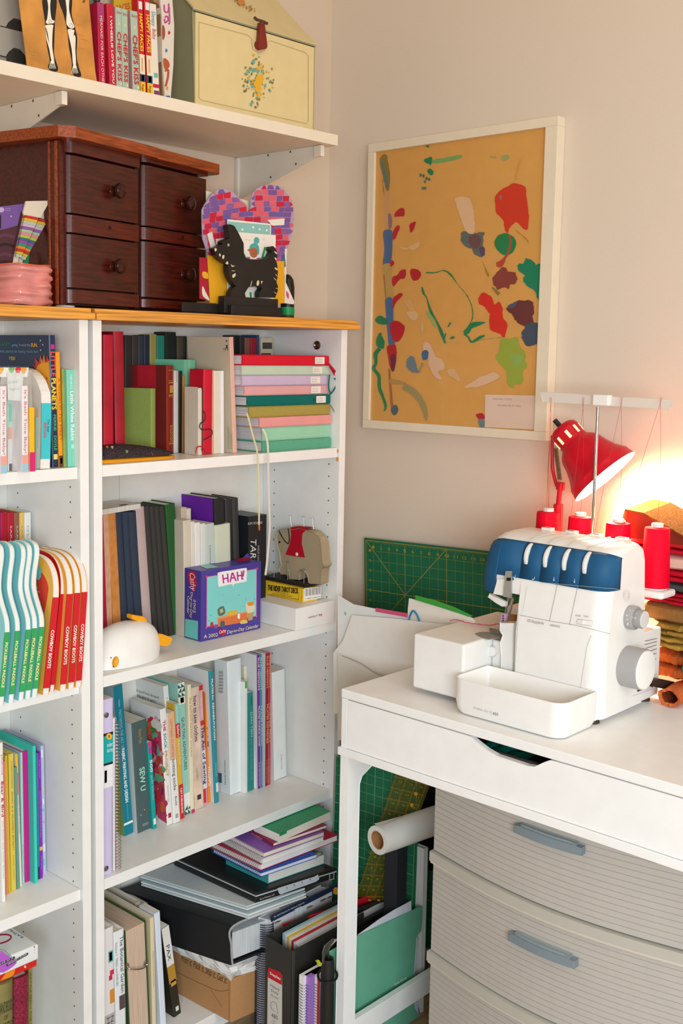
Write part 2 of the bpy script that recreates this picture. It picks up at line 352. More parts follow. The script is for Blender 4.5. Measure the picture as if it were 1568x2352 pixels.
for i, (z0, z1) in enumerate([(.603, .782), (.371, .574), (.143, .342), (.022, .114)]):
    m = MB(); ysi = [y*.985+(YT0+YT1)/2*.015 for y in ys]; p = [(XT+bow(y)+.004, y) for y in ysi] + [(XT+.012, ysi[-1]), (XT+.012, ysi[0])]
    # moulded horizontal ribs
    zz = z0
    nrib = int((z1-z0)/.0125); prof = []
    for k in range(nrib):
        a = z0+(z1-z0)*k/nrib; b = z0+(z1-z0)*(k+1)/nrib; m.prism(p, 2, a+.0009, b, pm)
    p2 = [(x+.0012, y) for x, y in p[:-2]] + p[-2:]; m.prism(p2, 2, z0, z1, mt('a79f93', .5)); d_ = m.build('drawer', t)
    if i < 3:
        c = {0: (.748, -1.140), 1: (.518, -1.136), 2: (.29, -1.13)}[i]; h = MB()
        hy = [c[1]+.075-.15*k/12 for k in range(13)]
        q = [(XT+bow(y)-.012-.004*math.sin(PI*k/12), y) for k, y in enumerate(hy)]; q2 = [(XT+bow(y)+.001, y) for y in hy]
        h.prism(q+q2[::-1], 2, c[0]-.009, c[0]+.006, mt('7d8a90', .4)); h.prism([(x+.004, y) for x, y in q[1:-1]]+q2[1:-1][::-1], 2, c[0]+.006, c[0]+.010, mt('8f9a9c', .4)); h.build('handle', d_, bevel=.0015)
for z in (.574, .342, .114):
    m = rim(z+.006, z+.027, .006); 
    q = [(XT+bow(y)-.002, y) for y in ys] + [(XT+.03, YT1), (XT+.03, YT0)]; m.prism(q, 2, z, z+.005, mt('d6cdbb', .4)); m.build('rim', t, bevel=.003)
# ------------------------------------------------------------ things on the wall shelf
FY = (0, -1, 0)
def sheet(label, name, cat, pts, y, m, thick=.0015, group=None, deco=None):
    """flat thing facing the room on the plane y, outline measured in the photograph"""
    pl = PLANE((0, y, 0), FY); mb = MB(); mb.slab([pl.at(*p) for p in pts], thick, asmat(m))
    if deco: deco(mb, pl)
    return tag(mb.build(name), label, cat, group)
G1 = 'children\'s books on the wall shelf'
# grey cardboard file with finger holes, black bound pad beside it
t = thing('cardboard_organizer', 'grey cardboard organizer with half round finger holes, left end of wall shelf', 'organizer', (-1.4, -.2, ZU))
pl = PLANE((0, -.255, 0), FY); gm = mt('8d877c', .7)
m = MB(); a = pl.at(-30, 0); b = pl.at(214, 0); m.box((a.x, -.254, ZU+.001), (b.x, -.03, ZU+.34), gm); m.build('case', t, bevel=.002)
for i, (y0, y1, y2, cx_) in enumerate([(-75, 60, 68, 30), (62, 128, 140, 35)]):
    m = MB(); L = [(-28, y0-3), (-28, y1-4+6)]; 
    pl.blob(m, [(-28, y0-8), (212, y0+52), (214, y0+62+58), (60, y1+16), (56, y1-0), (44, y1-14), (32, y1-17), (20, y1-8), (13, y1+3), (-28, y1-7)], mt('a39c90', .7), sm=False)
    pl.stroke(m, [(-28, y1-7), (13, y1+3), (20, y1-8), (32, y1-17), (44, y1-14), (56, y1), (60, y1+16)], 2.5, '2e2a25', sm=False)
    pl.blob(m, [(14, y1+3), (21, y1-7), (32, y1-15), (44, y1-12), (56, y1+1), (59, y1+20), (15, y1+12)], '37322c', sm=False); m.build('drawer', t)
def skel(mb, pl):
    bk, wh = mt('2b2623', .8), mt('efe6d2', .8)
    z = lambda x, y: (x/3.733, y/3.733)
    for pts in ([(365, -20), (385, 190), (400, 380), (425, 520), (410, 570), (430, 605), (480, 615), (497, 590), (480, 530), (462, 460), (465, 330), (470, 180), (480, -20)],
                [(500, -20), (545, 130), (575, 260), (590, 400), (615, 540), (612, 610), (640, 655), (680, 660), (695, 640), (672, 570), (655, 470), (660, 330), (640, 230), (612, 120), (610, -20)]):
        pl.blob(mb, [z(*p) for p in pts], bk)
    for pts in ([(402, -20), (412, 60), (402, 165), (392, 180), (402, 205), (455, 200), (465, 180), (440, 160), (428, 60), (432, -20)],
                [(390, 218), (388, 235), (402, 260), (425, 400), (440, 520), (462, 520), (446, 400), (450, 260), (455, 218), (430, 212)],
                [(560, -20), (570, 90), (566, 190), (580, 225), (610, 245), (636, 230), (612, 170), (590, 80), (592, -20)],
                [(580, 255), (586, 300), (612, 420), (626, 560), (650, 560), (634, 420), (630, 300), (636, 262), (606, 250)],
                [(636, 300), (646, 330), (644, 430), (650, 540), (642, 540), (636, 430), (630, 330)],
                [(396, 225), (400, 300), (432, 420), (440, 500), (434, 500), (420, 420), (394, 320)]):
        pl.blob(mb, [z(*p) for p in pts], wh)
    for x0, y0 in ((437, 520), (628, 560)):
        for k in range(5): pl.stroke(mb, [z(x0+5*k, y0), z(x0-12+11*k, y0+45), z(x0-15+13*k, y0+68+4*(k % 2))], 1.3, wh)
        pl.blob(mb, [z(x0+2, y0+2), z(x0+22, y0+2), z(x0+26, y0+22), z(x0-6, y0+22)], wh)
        pl.stroke(mb, [z(x0-2, y0+30), z(x0+34, y0+38)], .7, bk)
    pl.stroke(mb, [z(415, 190), z(425, 168), z(440, 190), z(428, 205), z(415, 190)], .6, bk); pl.stroke(mb, [z(595, 225), z(605, 200), z(622, 225), z(608, 236)], .6, bk)
    for (x, y) in ((280, 440), (255, 468), (262, 490), (280, 510), (650, 290), (690, 335), (650, 205), (670, 410)): pl.stroke(mb, [z(x, y), z(x+60, y+14)], .5, 'b57f35')
    pl.stroke(mb, [z(705, 20), z(715, 8), z(722, -10)], 1.6, bk); pl.stroke(mb, [z(716, 24), z(728, 6)], 1.6, bk)
sheet('brown kraft paper card printed with two white skeleton legs', 'skeleton_card', 'card', [(62, 152), (223, 190), (219, 165), (197, -80), (30, -105)], -.300, mt('cf8f45', .75, 'worn'), .0012, deco=skel)
t = thing('spiral_notebook', 'dark grey notebook with a black wire spine standing beside the skeleton card', 'notebook', (-1.02, -.27, ZU))
pl = PLANE((0, -.272, 0), FY); m = MB(); a = pl.at(206, 100); b = pl.at(232, 100); m.box((a.x, -.27, ZU+.001), (b.x, -.262, ZU+.27), '6e6a62'); m.build('cover', t)
m = MB()
for k in range(26):
    c = V((pl.at(222, 100).x, -.273, ZU+.012+k*.0098)); m.tube([c+V((.007*math.cos(a), .002*math.sin(a*2), .0055*math.sin(a))) for a in [2*PI*i/10 for i in range(10)]], .0014, '1d1b1a', 5, closed=True)
m.build('wire_binding', t)
Y = -.305; RED = 'c6203c'
sb('raspberry red spine reading MERMAID FOR EACH OTHER', (229, 192), 244, (223, 5), ZU, .17, 'b8183c', Y=Y, name='picture_book', group=G1, cat='book', txt=[('MERMAID FOR EACH OTHER', .16, 1.0, .3, .68, 'f3d7d2')], bands=[(0, .22, 0, 1, 'a93a6c')])
sb('crimson spine reading I WHEELIE LOVE YOU', (253, 195), 268, (245, 8), ZU, .17, 'c4213a', Y=Y, name='picture_book', group=G1, txt=[('I WHEELIE LOVE YOU', .15, .95, .34, .66, 'f5e9dc', 'b')])
for i, (a, b, c, l) in enumerate([((268, 198), 282.6, (265, 16), "left one of the two touching mint and red CHEF'S KISS books"), ((282.6, 201), 297.3, (279, 20), "right one of the two touching mint and red CHEF'S KISS books"), ((305.4, 207), 322.8, (299, 24), "separate mint CHEF'S KISS book beside the HAPPY FACES pair")]):
    sb(l, a, b, c, ZU, .17, 'a9bfa8', Y=Y, name='picture_book', group=G1, txt=[("CHEF'S KISS", .30, .90, .2, .78, 'c32a2c', 'b'), ('Burton', .04, .08, .15, .85, 'b9433c', 'up')], bands=[(.18, .22, .4, .6, 'd8cfa0'), (.92, .95, .6, .8, 'e2dcb8')], side=[(0, 1, 0, 1, 'cf8f92')])
for i, (a, b, c, l) in enumerate([((322.8, 212), 334.9, (315.5, -4), 'red and yellow HAPPY FACES book, left of the pair'), ((338.9, 215), 351.5, (331, -2), 'red and yellow HAPPY FACES book, right of the pair')]):
    sb(l, a, b, c, ZU, .17, 'c8202c', Y=Y, name='picture_book', group=G1, txt=[('HAPPY FACES', .16, .55, .2, .8, 'f4c52c', 'b'), ('WHICH FACE IS YOUR FAVORITE', .62, .76, .3, .6, 'b03a30'), ('Roger P', .90, 1.0, .25, .7, '3a3020')], bands=[(.58, .79, 0, 1, 'ecd9b4'), (.79, .87, 0, 1, '20475c'), (.87, 1, 0, 1, 'e9b829'), (.03, .11, .15, .85, 'dfe0d8'), (.80, .86, .3, .75, 'e8e4da')])
sb('white spine with Sleepy Baby in blue and pink letters', (352.3, 218), 367.5, (344, 8), ZU, .17, 'e4dccb', Y=Y, name='picture_book', group=G1, txt=[('Sleepy', .08, .24, .15, .75, '4f9aa8'), ('Baby', .27, .38, .2, .75, 'c94766')], bands=[(.86, .9, 0, 1, 'c21f3a'), (.74, .79, .2, .8, '6fb0a8'), (.93, 1, .1, .9, '7b3a63')])
def d1(mb, pl): pl.text(mb, 'FACES', (268, 27), (298, 20), (267, 13), 'b02a26')
sheet('yellow book cover with red lettering behind the CHEF\'S KISS books', 'picture_book', 'book', [(258, 60), (325, 80), (325, -15), (262, -8)], -.285, 'c49a2a', .006, G1, deco=d1)
sheet('narrow brown kraft board standing left of the white heart patterned book', 'kraft_board', 'board', [(373, 225), (383, 228), (380, 120), (378, 20), (368, -15), (350, -15), (352, 4), (362, 8), (368, 20), (370, 120)], -.300, mt('93714f', .8), .012)
def d2(mb, pl):
    q = lambda x, y: (x/3.733, y/3.733)
    pl.stroke(mb, [q(1405, 40), q(1412, 100), q(1440, 98), q(1445, 30)], 3.6, 'b84a8c'); pl.stroke(mb, [q(1410, 150), q(1430, 140), q(1440, 170), q(1415, 195), q(1408, 160)], 3.6, 'b84a8c')
    pl.stroke(mb, [q(1448, 60), q(1452, 190), q(1440, 205)], 3.4, 'b84a8c')
    for x, y, c in ((1447, 280, 'c22a34'), (1424, 432, '3d7fb0'), (1432, 757, 'd59a3a')): pl.disc(mb, x/3.733, y/3.733, 2.8, 4.6, c, 7, 1)
    pl.blob(mb, [q(1390, 220), q(1410, 240), q(1412, 310), q(1392, 340)], 'a34b2c'); pl.blob(mb, [q(1400, 500), q(1440, 520), q(1452, 570), q(1420, 595), q(1402, 570)], 'b0552f')
    pl.stroke(mb, [q(1412, 610), q(1438, 600), q(1438, 660), q(1418, 740)], 5, 'b0552f'); pl.blob(mb, [q(1420, 820), q(1455, 822), q(1458, 850), q(1420, 845)], '3f5f96', sm=False)
sheet('white board book with pink letters, red heart and blue star beside the tin', 'picture_book', 'book', [(379, 228), (391.5, 231), (398, 150), (400, 60), (395, -12), (366, -14), (372, 40), (372, 120)], -.304, 'd9cfc2', .02, G1, deco=d2)
# bread tin
xa, xb, yf = hit(443, 237, 1, -.302).x, hit(717.5, 296, 1, -.302).x, -.302
zt_ = hit(717, 104, 1, yf).z; lp = hit(630.5, 0, 0, xb); cream = mt('dcc893', .38, 'plain', 0, .09); green = mt('918f70', .4)
t = thing('bread_tin', 'cream painted metal bread tin with flower decal and dark red latch', 'tin', ((xa+xb)/2, -.16, ZU))
prof = [(yf, ZU+.001), (yf, zt_), (lp.y, lp.z), (lp.y+.03, lp.z+.015), (-.03, lp.z+.015), (-.02, lp.z-.01), (-.02, ZU+.001)]
m = MB(); m.prism([(y, z) for y, z in prof], 0, xa, xb, green); m.build('body', t, bevel=.004)
pf = PLANE((0, yf-.003, 0), FY)
m = MB(); m.prism([(xa+.004, ZU+.003), (xb-.002, ZU+.003), (xb-.002, zt_-.005), (xa+.004, zt_-.005)], 1, yf-.003, yf, cream)
q = lambda x, y: (380+x/3.733, y/3.733)
def emb(pts): pf.stroke(m, [q(*p) for p in pts+[pts[0]]], 1.6, mt('b8a270', .5), sm=False)
emb([(285, 190), (700, 300), (735, 330), (745, 420), (795, 455), (850, 430), (860, 365), (900, 350), (1195, 450), (1222, 480), (1222, 1040), (1205, 1060), (310, 860), (285, 840)])
random.seed(11)
for i in range(150):
    ang = random.uniform(0, 2*PI); r_ = random.random()**.6; x = 790+135*r_*math.cos(ang); y = 690+235*r_*math.sin(ang)
    if abs(x-790) > 60 and not 560 < y < 790: continue
    c = random.choice(['7d8440', '8a8c46', '6f7a3a', '6aa6a2', 'd9a62c', '8b6a48']); s_ = random.uniform(1, 2.6)
    pf.disc(m, *q(x, y), s_, s_*1.3, c, 7, .7)
for x, y, a, b in ((800, 690, 9, 14), (790, 760, 8, 9), (800, 590, 7, 5), (795, 820, 4, 6), (770, 720, 6, 7), (818, 660, 4, 8)): pf.disc(m, *q(x, y), a, b, 'e0ab2d', 12, 1.2)
for x, y in ((757, 600), (790, 614), (750, 535), (742, 745), (850, 735), (728, 893), (826, 610)): pf.disc(m, *q(x, y), 3.2, 4, '63a8a4', 8, 1)
m.build('front_panel', t)
# lid, slightly open over a dark gap
Nl = V((0, lp.z-zt_, -(lp.y-yf))).normalized()
if Nl.y > 0: Nl = -Nl
m = MB(); m.slab([(xa-.002, yf-.004, zt_+.004), (xb+.002, yf-.004, zt_+.004), (xb+.002, lp.y, lp.z+.004), (xa-.002, lp.y, lp.z+.004)], .004, cream, V((0, -(lp.z-zt_), (lp.y-yf))).normalized())
m.box((xa-.002, lp.y, lp.z+.001), (xb+.002, -.025, lp.z+.016), cream)
plid = PLANE((0, yf-.004, zt_+.004), V((0, -(lp.z-zt_), (lp.y-yf))))
for i in range(46):
    a = random.random(); x = 575+a*170+random.uniform(-30, 30); y = -25+a*110+random.uniform(-16, 16); plid.disc(m, *q(x, y), random.uniform(.8, 2.4), random.uniform(.8, 2.6), random.choice(['a08a4a', '8c7c40', 'c87f34', 'd08a3c']), 6, .5)
plid.disc(m, *q(645, 22), 9, 7, 'd28537', 10, 2); m.build('lid', t)
m = MB(); m.prism([(xa, zt_-.004), (xb, zt_-.004), (xb, zt_+.004), (xa, zt_+.004)], 1, yf-.0015, yf-.0002, '1b1613'); m.build('lid_gap', t)
m = MB(); c = pf.at(*q(795, 400)); top = pf.at(*q(795, 190)); lm = mt('7d2a20', .45)
m.slab([pf.at(*q(*p), .012) for p in [(780, 200), (820, 215), (830, 300), (843, 400), (835, 425), (780, 435), (765, 400), (775, 300)]], .009, lm)
m.lathe([(.009, 0), (.011, .004), (.009, .010)], lm, MX.Translation(pf.at(*q(785, 390))) @ MX.Rotation(PI/2, 4, 'X'), 14)
m.tube([pf.at(*q(*p), .014) for p in [(725, 160), (745, 178), (800, 195), (835, 212)]], .0035, mt('5d4a38', .5, 'plain', .6), 8); m.build('latch', t, smooth=True)
# ------------------------------------------------------------ dark wooden drawer cabinet on the oak top
TH = math.radians(13); X1 = V((math.cos(TH), math.sin(TH), 0)); Y1 = V((-math.sin(TH), math.cos(TH), 0))
P = V((0, -.262, ZW+.006)); P.x = sol(0, P, px=143)
MC = MX.Translation(P) @ MX.Rotation(TH, 4, 'Z'); MCi = MC.inverted(); fp = PLANE(P, -Y1)
def L(px, py): v = MCi @ fp.at(px, py); return v.x, v.z
Wc = L(462, 550)[0]; HC = L(300, 338)[1]; DC = .262
dk = mt('46120a', .30, 'wood'); dk2 = mt('54170b', .28, 'wood'); dk3 = mt('964214', .3, 'wood')
t = thing('drawer_cabinet', 'dark mahogany cabinet of four small drawers with round knobs', 'drawer cabinet', mat=MC)
def lb(mb): mb.M = None; mb.local = True; return mb
m = lb(MB()); m.box((.012, .012, .001), (Wc, DC-.03, HC-.02), dk); m.box((-.0, .03, .001), (.012, DC-.03, HC-.02), dk); m.build('carcass', t)
m = lb(MB()); m.box((-.006, -.002, .0), (.012, .034, HC-.022), dk2); m.box((-.008, .004, .0), (-.005, .012, HC-.022), dk3); m.box((-.008, .024, 0), (-.005, .029, HC-.022), dk3); m.build('corner_post', t, bevel=.002)
xs = [L(145, 550)[0]+.0, L(306, 550)[0], L(319, 550)[0], Wc]
m = lb(MB()); m.box((xs[1], -.004, .0), (xs[2]-.003, .02, HC-.022), mt('1d0c09', .3)); m.build('centre_divider', t, bevel=.001)
def rounded(x0, x1, z0, z1, out, mb, mat, r=.02):   # front with a rounded left edge
    q_ = [(x0, .01)] + [(x0+r-r*math.cos(a), -out+ (out+.0)*(1-math.sin(a))) for a in [PI/2*i/8 for i in range(9)]] + [(x1, -out), (x1, .01)]
    mb.prism(q_, 2, z0, z1, mat)
rows = {0: (200, [(368, 497), (545, 664)], [(502, 541), (669, 699)]), 1: (400, [(398, 531), (566, 688)], [(535, 562), (693, 711)])}
for c_ in (0, 1):
    px, dd, rr = rows[c_]; x0, x1 = xs[2*c_]+(0 if c_ else .002), xs[2*c_+1]-.001
    for (a, b) in dd:
        z1_, z0_ = L(px, a)[1], L(px, b)[1]; m = lb(MB()); rounded(x0, x1, z0_, z1_, .014, m, dk); d_ = m.build('drawer', t, smooth=True)
        kx, kz = L({0: 249, 1: 412}[c_], (a+b)/2+ (8 if c_ == 0 else 4)); k = lb(MB()); Mk = MX.Translation((kx, -.014, kz)) @ MX.Rotation(PI/2, 4, 'X')
        k.lathe([(.012, 0), (.009, .004), (.0085, .009), (.0145, .013), (.0165, .018), (.015, .023), (.009, .027), (0.0005, .028)], mt('35140d', .22), Mk, 24)
        k.local = True; k.v = [V(v_) for v_ in k.v]
        ko = k.build('knob', t, smooth=True); W0 = mwof(ko).copy(); ko.parent = d_; ko.location = ko.location - d_.location
    for (a, b) in rr:
        z1_, z0_ = L(px, a)[1], L(px, b)[1]; m = lb(MB()); rounded(x0-.002, x1, z0_, z1_, .017, m, dk2, .022)
        if b < 600: hx_, hz_ = L({0: 238, 1: 406}[c_], {0: 524, 1: 546}[c_]); m.add([(hx_+.0042*math.cos(a_), -.0174, hz_+.0042*math.sin(a_)) for a_ in [2*PI*i/12 for i in range(12)]], [tuple(range(12))], '0d0605')
        m.build('rail', t, smooth=True)
    z0_ = L(px, {0: 363, 1: 392}[c_])[1]; m = lb(MB()); rounded(x0-.003, x1, z0_, HC-.02, .019, m, dk2, .022); m.build('rail', t, smooth=True)
m = lb(MB()); o_ = .03
q_ = [(-o_, DC-.02), (-o_, -.02), (-o_+.028, -o_-.012), (Wc*.54, -o_-.012), (Wc*.54+.004, -o_-.008), (Wc+.02, -o_-.008), (Wc+.03, -o_+.006), (Wc+.03, DC-.075), ]
m.prism(q_, 2, HC-.02, HC+.002, dk3); m.build('top', t, bevel=.007, seg=4)
for x_ in (.03, Wc-.03):
    m = lb(MB()); m.lathe([(.02, -.006), (.02, -.0005)], 'e8e2d4', MX.Translation((x_, .02, 0)), 20); m.build('felt_pad', t)
# ------------------------------------------------------------ front of the oak top: pot, socks, bag
OB = ZW+.0004
pot = V((0, -.235, OB)); pe = sol(0, pot, px=90); r_p = .062; pot.x = pe-r_p*.72
PLP = PLANE(pot, (CP-pot)*V((1, 1, 0)))
zr = PLP.at(60, 612).z-OB
pr = [(.03, 0)]
for k in range(5): a = zr*k/5; pr += [(r_p-.004, a+.001), (r_p+.0015, a+zr*.04+.003), (r_p+.002, a+zr*.13), (r_p-.003, a+zr*.19)]
pr += [(r_p-.001, zr), (r_p-.006, zr+.001), (r_p-.01, zr-.006), (r_p-.012, .01), (.001, .008)]
t = thing('ceramic_pot', 'pink glazed coil pot with an orange rim holding a purple bag', 'pot', pot)
m = MB(MX.Translation(pot)); m.lathe(pr[:-4], mt('e0928a', .12, 'worn'), n=48); m.lathe([(r_p-.001, zr-.001), (r_p-.0005, zr+.0015), (r_p-.006, zr+.002), (r_p-.01, zr-.006)], mt('e2603a', .15), n=48, caps=False)
m.lathe([(r_p-.01, zr-.006), (r_p-.012, .01), (.001, .008)], mt('c67a70', .3), n=48, caps=False)
vv = []
for i, p in enumerate(m.v):
    d_ = p-pot; a = math.atan2(d_.y, d_.x); k_ = 1+.018*math.sin(3*a+p.z*260)+.008*math.sin(7*a-p.z*300); vv.append(V((pot.x+d_.x*k_, pot.y+d_.y*k_, p.z+.0012*math.sin(5*a))))
m.v = vv; m.build('bowl', t, smooth=True)
def slab_thing(name, label, cat, pts, y, mat, thick=.003, deco=None, part=None, group=None, N=None):
    pl = PLANE((0, y, 0), N or FY); mb = MB(); mb.slab([pl.at(*p) for p in pts], thick, asmat(mat))
    if deco: deco(mb, pl)
    return tag(mb.build(name), label, cat, group)
def bagd(mb, pl):
    pl.blob(mb, [(-12, 530), (12, 526), (40, 518), (48, 540), (44, 566), (30, 594), (30, 628), (-12, 628)], mt('4a2630', .2), sm=False)
    for k, y in enumerate((545, 566, 588, 606)): pl.stroke(mb, [(-12, y+3), (10, y-5), (34-k*2, y)], 7, mt('2d1218' if k % 2 else '5e3144', .15))
    pl.blob(mb, [(-12, 492), (2, 494), (2, 524), (-12, 528)], '1c1820', sm=False); pl.disc(mb, 3, 482, 6, 6, 'b9a3c8'); pl.stroke(mb, [(10, 480), (24, 479)], .7, 'b9a3c8'); pl.stroke(mb, [(10, 484), (24, 483)], .7, 'b9a3c8')
    pl.disc(mb, 25, 497, 1, 2, 'e8e0ee')
slab_thing('packet', 'purple cardboard header packet of dark plum items standing in the pink pot', 'packet', [(-20, 477), (55, 468), (53, 482), (47, 488), (40, 520), (34, 562), (30, 640), (-20, 640)], -.225, mt('6f4f93', .5), .004, bagd)
RB = ['c8352c', 'e0b83a', 'b9c4b0', 'd0b4c4', '8d5fa0', 'a8c09c', 'd98f94', 'b9bf55', '3e6d84', 'a04c9a', '2f9a7c', 'e08a34', 'c8352c', 'd0b83c', 'b7c8b8']
for i, (tl, tr, bl, br, cl, y, lb_) in enumerate([((56, 494), (87, 500), (34, 590), (46, 592), [(53, 488), (60, 462), (110, 461), (112, 466), (99, 489), (94, 500), (56, 496)], -.232, 'white card wound with rainbow yarn, larger one in the pink pot'),
        ((88, 502), (108, 506), (46, 594), (55, 598), [(91, 500), (112, 474), (120, 473), (115, 500), (108, 505)], -.215, 'second white card wound with rainbow yarn behind the larger one')]):
    pl = PLANE((0, y, 0), FY); t = thing('yarn_card', lb_, 'yarn card', pl.at((bl[0]+br[0])/2, bl[1]+20), group='rainbow yarn cards')
    m = MB(); m.slab([pl.at(*p) for p in cl], .004, mt('d9cdb8', .6)); m.slab([pl.at(*p, -.003) for p in [tl, tr, (br[0]-1, br[1]), (br[0]-7, br[1]+34), (bl[0]-6, bl[1]+34), bl]], .002, mt('d9cdb8', .6)); m.build('card', t)
    n = len(RB)*2
    m = MB()
    for k in range(n):
        a, b = k/n, (k+1)/n-.006; f = lambda A, B, q: (A[0]+(B[0]-A[0])*q, A[1]+(B[1]-A[1])*q)
        m.slab([pl.at(*p, .003+.0008*(k % 2)) for p in (f(tl, bl, a), f(tr, br, a), f(tr, br, b), f(tl, bl, b))], .009, mt(RB[k//2], .8))
    m.build('yarn', t)
slab_thing('card_sheet', 'green card edge standing in the pink pot behind the yarn cards', 'card', [(50, 600), (68, 574), (63, 640), (45, 640)], -.19, '2f8a5c', .002)
# ------------------------------------------------------------ letter holder with dog silhouette
A0 = lambda x, y: (440+x/5.6, 400+y/5.6)
bkw = mt('231f1c', .4, 'worn'); YD1 = -.272
t = thing('letter_holder', 'black wooden letter holder cut as a standing dog', 'letter holder', hit(*A0(800, 1810), 1, YD1))
pl = PLANE((0, YD1, 0), FY)
dog = [(462, 650), (500, 648), (545, 665), (600, 760), (665, 890), (668, 1010), (680, 1070), (730, 1092), (850, 1100), (950, 1088), (1005, 1050), (1030, 1000), (1008, 960), (1020, 930), (1050, 930), (1080, 965), (1096, 1010), (1098, 1060), (1085, 1110), (1100, 1190), (1104, 1260), (1100, 1330), (1085, 1390), (1106, 1440), (1104, 1500), (1080, 1560), (1072, 1585), (870, 1582), (868, 1520), (900, 1470), (885, 1440), (800, 1446), (730, 1450), (705, 1490), (680, 1530), (690, 1580), (492, 1575), (500, 1520), (525, 1475), (565, 1440), (520, 1390), (485, 1320), (465, 1250), (462, 1180), (470, 1150), (430, 1140), (375, 1105), (310, 1040), (290, 985), (275, 960), (300, 945), (395, 900), (385, 880), (400, 855), (480, 825), (475, 760), (458, 690)]
m = MB(); m.slab([pl.at(*A0(*p)) for p in dog], .016, bkw)
cr = mt('d8c9a0', .6)
for pts in ([(505, 1155), (520, 1175), (555, 1180), (515, 1192)], [(515, 1240), (552, 1242), (552, 1247), (515, 1246)], [(520, 1300), (560, 1275), (560, 1310), (530, 1335)], [(770, 1375), (775, 1380), (760, 1440), (752, 1440)], [(838, 1378), (862, 1368), (865, 1410), (855, 1430), (833, 1430)], [(890, 1380), (910, 1375), (895, 1410)], [(355, 1020), (372, 1035), (365, 1060), (350, 1045)], [(395, 1045), (418, 1045), (412, 1088), (390, 1080)], [(290, 965), (310, 950), (320, 975), (300, 995)],
    [(1060, 990), (1095, 1010), (1096, 1030), (1070, 1015)], [(1062, 1070), (1090, 1085), (1080, 1110)], [(1065, 1200), (1100, 1215), (1095, 1235), (1070, 1220)], [(1070, 1280), (1098, 1310), (1090, 1312)], [(1045, 1325), (1085, 1360), (1078, 1365)], [(1075, 1470), (1102, 1468), (1102, 1476)], [(1050, 1510), (1085, 1530), (1080, 1535)], [(430, 1150), (460, 1120), (466, 1160)]): pl.blob(m, [A0(*p) for p in pts], cr)
pl.disc(m, *A0(470, 912), 2.2, 3.2, cr); pl.disc(m, *A0(472, 916), .9, 1.4, bkw); m.build('dog_silhouette', t, bevel=.001)
m = MB(); a, b = pl.at(*A0(415, 1600)), pl.at(*A0(1105, 1690)); m.box((a.x, YD1-.002, OB+.004), (b.x, YD1+.02, pl.at(*A0(415, 1565)).z), bkw)
p2 = PLANE((0, YD1-.014, 0), FY); a, b = p2.at(*A0(512, 1665)), p2.at(*A0(1168, 1700)); m.box((a.x, YD1-.014, OB), (b.x, YD1-.003, a.z-.003), bkw)
a, b = pl.at(*A0(-40, 1650)), pl.at(*A0(1160, 1650)); m.box((a.x, YD1+.021, OB), (b.x, YD1+.085, OB+.004), bkw); m.box((a.x, YD1+.022, OB+.004), (b.x-.01, YD1+.028, pl.at(*A0(120, 1650)).z), bkw); m.build('base', t, bevel=.0015)
def S_(name, label, cat, pts, y, mat, thick=.0012, deco=None): return slab_thing(name, label, cat, [A0(*p) for p in pts], y, mat, thick, deco)
def dg(mb, pl):
    b = lambda pts, c, **k: pl.blob(mb, [A0(*p) for p in pts], c, **k)
    b([(740, 950), (760, 905), (810, 888), (850, 910), (866, 960), (862, 1030), (835, 1010), (820, 940), (780, 950), (740, 990)], '4aa6a4'); pl.disc(mb, *A0(832, 855), 6.6, 8.4, '52aca8', 14, .5)
    b([(742, 975), (775, 950), (812, 940), (838, 985), (845, 1030), (825, 1065), (795, 1074), (765, 1060), (745, 1020)], 'b0683e'); b([(720, 970), (738, 965), (740, 990), (722, 988)], 'b0683e')
    pl.disc(mb, *A0(772, 972), .8, 1.1, '2b1b16', 8); pl.disc(mb, *A0(822, 990), .8, 1.1, '2b1b16', 8); pl.stroke(mb, [A0(785, 1012), A0(800, 1022), A0(812, 1014)], .7, '5b2418'); pl.disc(mb, *A0(757, 988), 1.6, 1.4, 'd0564a', 8)
    b([(668, 1010), (700, 1065), (715, 1092), (668, 1092)], '2f9a56', sm=False); b([(932, 935), (952, 935), (922, 1085), (888, 1085)], '2f9a56', sm=False)
    b([(708, 1065), (750, 1065), (742, 1100), (716, 1094)], 'c13f9c', sm=False); b([(835, 1076), (888, 1076), (882, 1096), (836, 1098)], 'c13f9c', sm=False)
    for x, y in ((700, 850), (745, 855), (928, 845), (985, 1010)): pl.stroke(mb, [A0(x-10, y-15), A0(x, y+10), A0(x+8, y-15)], .8, 'd2a24a', sm=False)
    for x in (740, 812): b([(x, 1518), (x+28, 1520), (x+30, 1590), (x+8, 1590)], '2f9a56', sm=False)
    for x in range(740, 880, 18): pl.stroke(mb, [A0(x, 1452), A0(x+2, 1500)], .35, 'b9b2a8')
S_('greeting_card', 'white greeting card drawn with a smiling girl with turquoise hair in a bun', 'card', [(590, 745), (1082, 785), (1078, 960), (1060, 1640), (600, 1640)], -.250, 'ebe6dc', deco=dg)
def dt(mb, pl):
    pl.blob(mb, [A0(*p) for p in [(468, 608), (1008, 655), (1005, 790), (980, 1600), (470, 1600)]], '8cc0b8', sm=False)
    for x, y in ((650, 712), (788, 682), (873, 710), (963, 722), (500, 1428), (545, 1540)): pl.disc(mb, *A0(x, y), 2.2, 2.8, 'e6efe9', 8, .4)
S_('greeting_card', 'turquoise card with white dots peeping above the black dog', 'card', [(462, 580), (1022, 640), (1015, 1000), (990, 1645), (462, 1645)], -.246, 'ece9e2', deco=dt)
S_('envelope', 'golden yellow envelope in the letter holder', 'envelope', [(200, 1040), (700, 1100), (1190, 1120), (1192, 1660), (1070, 1668), (237, 1655)], -.241, 'e2a41f')
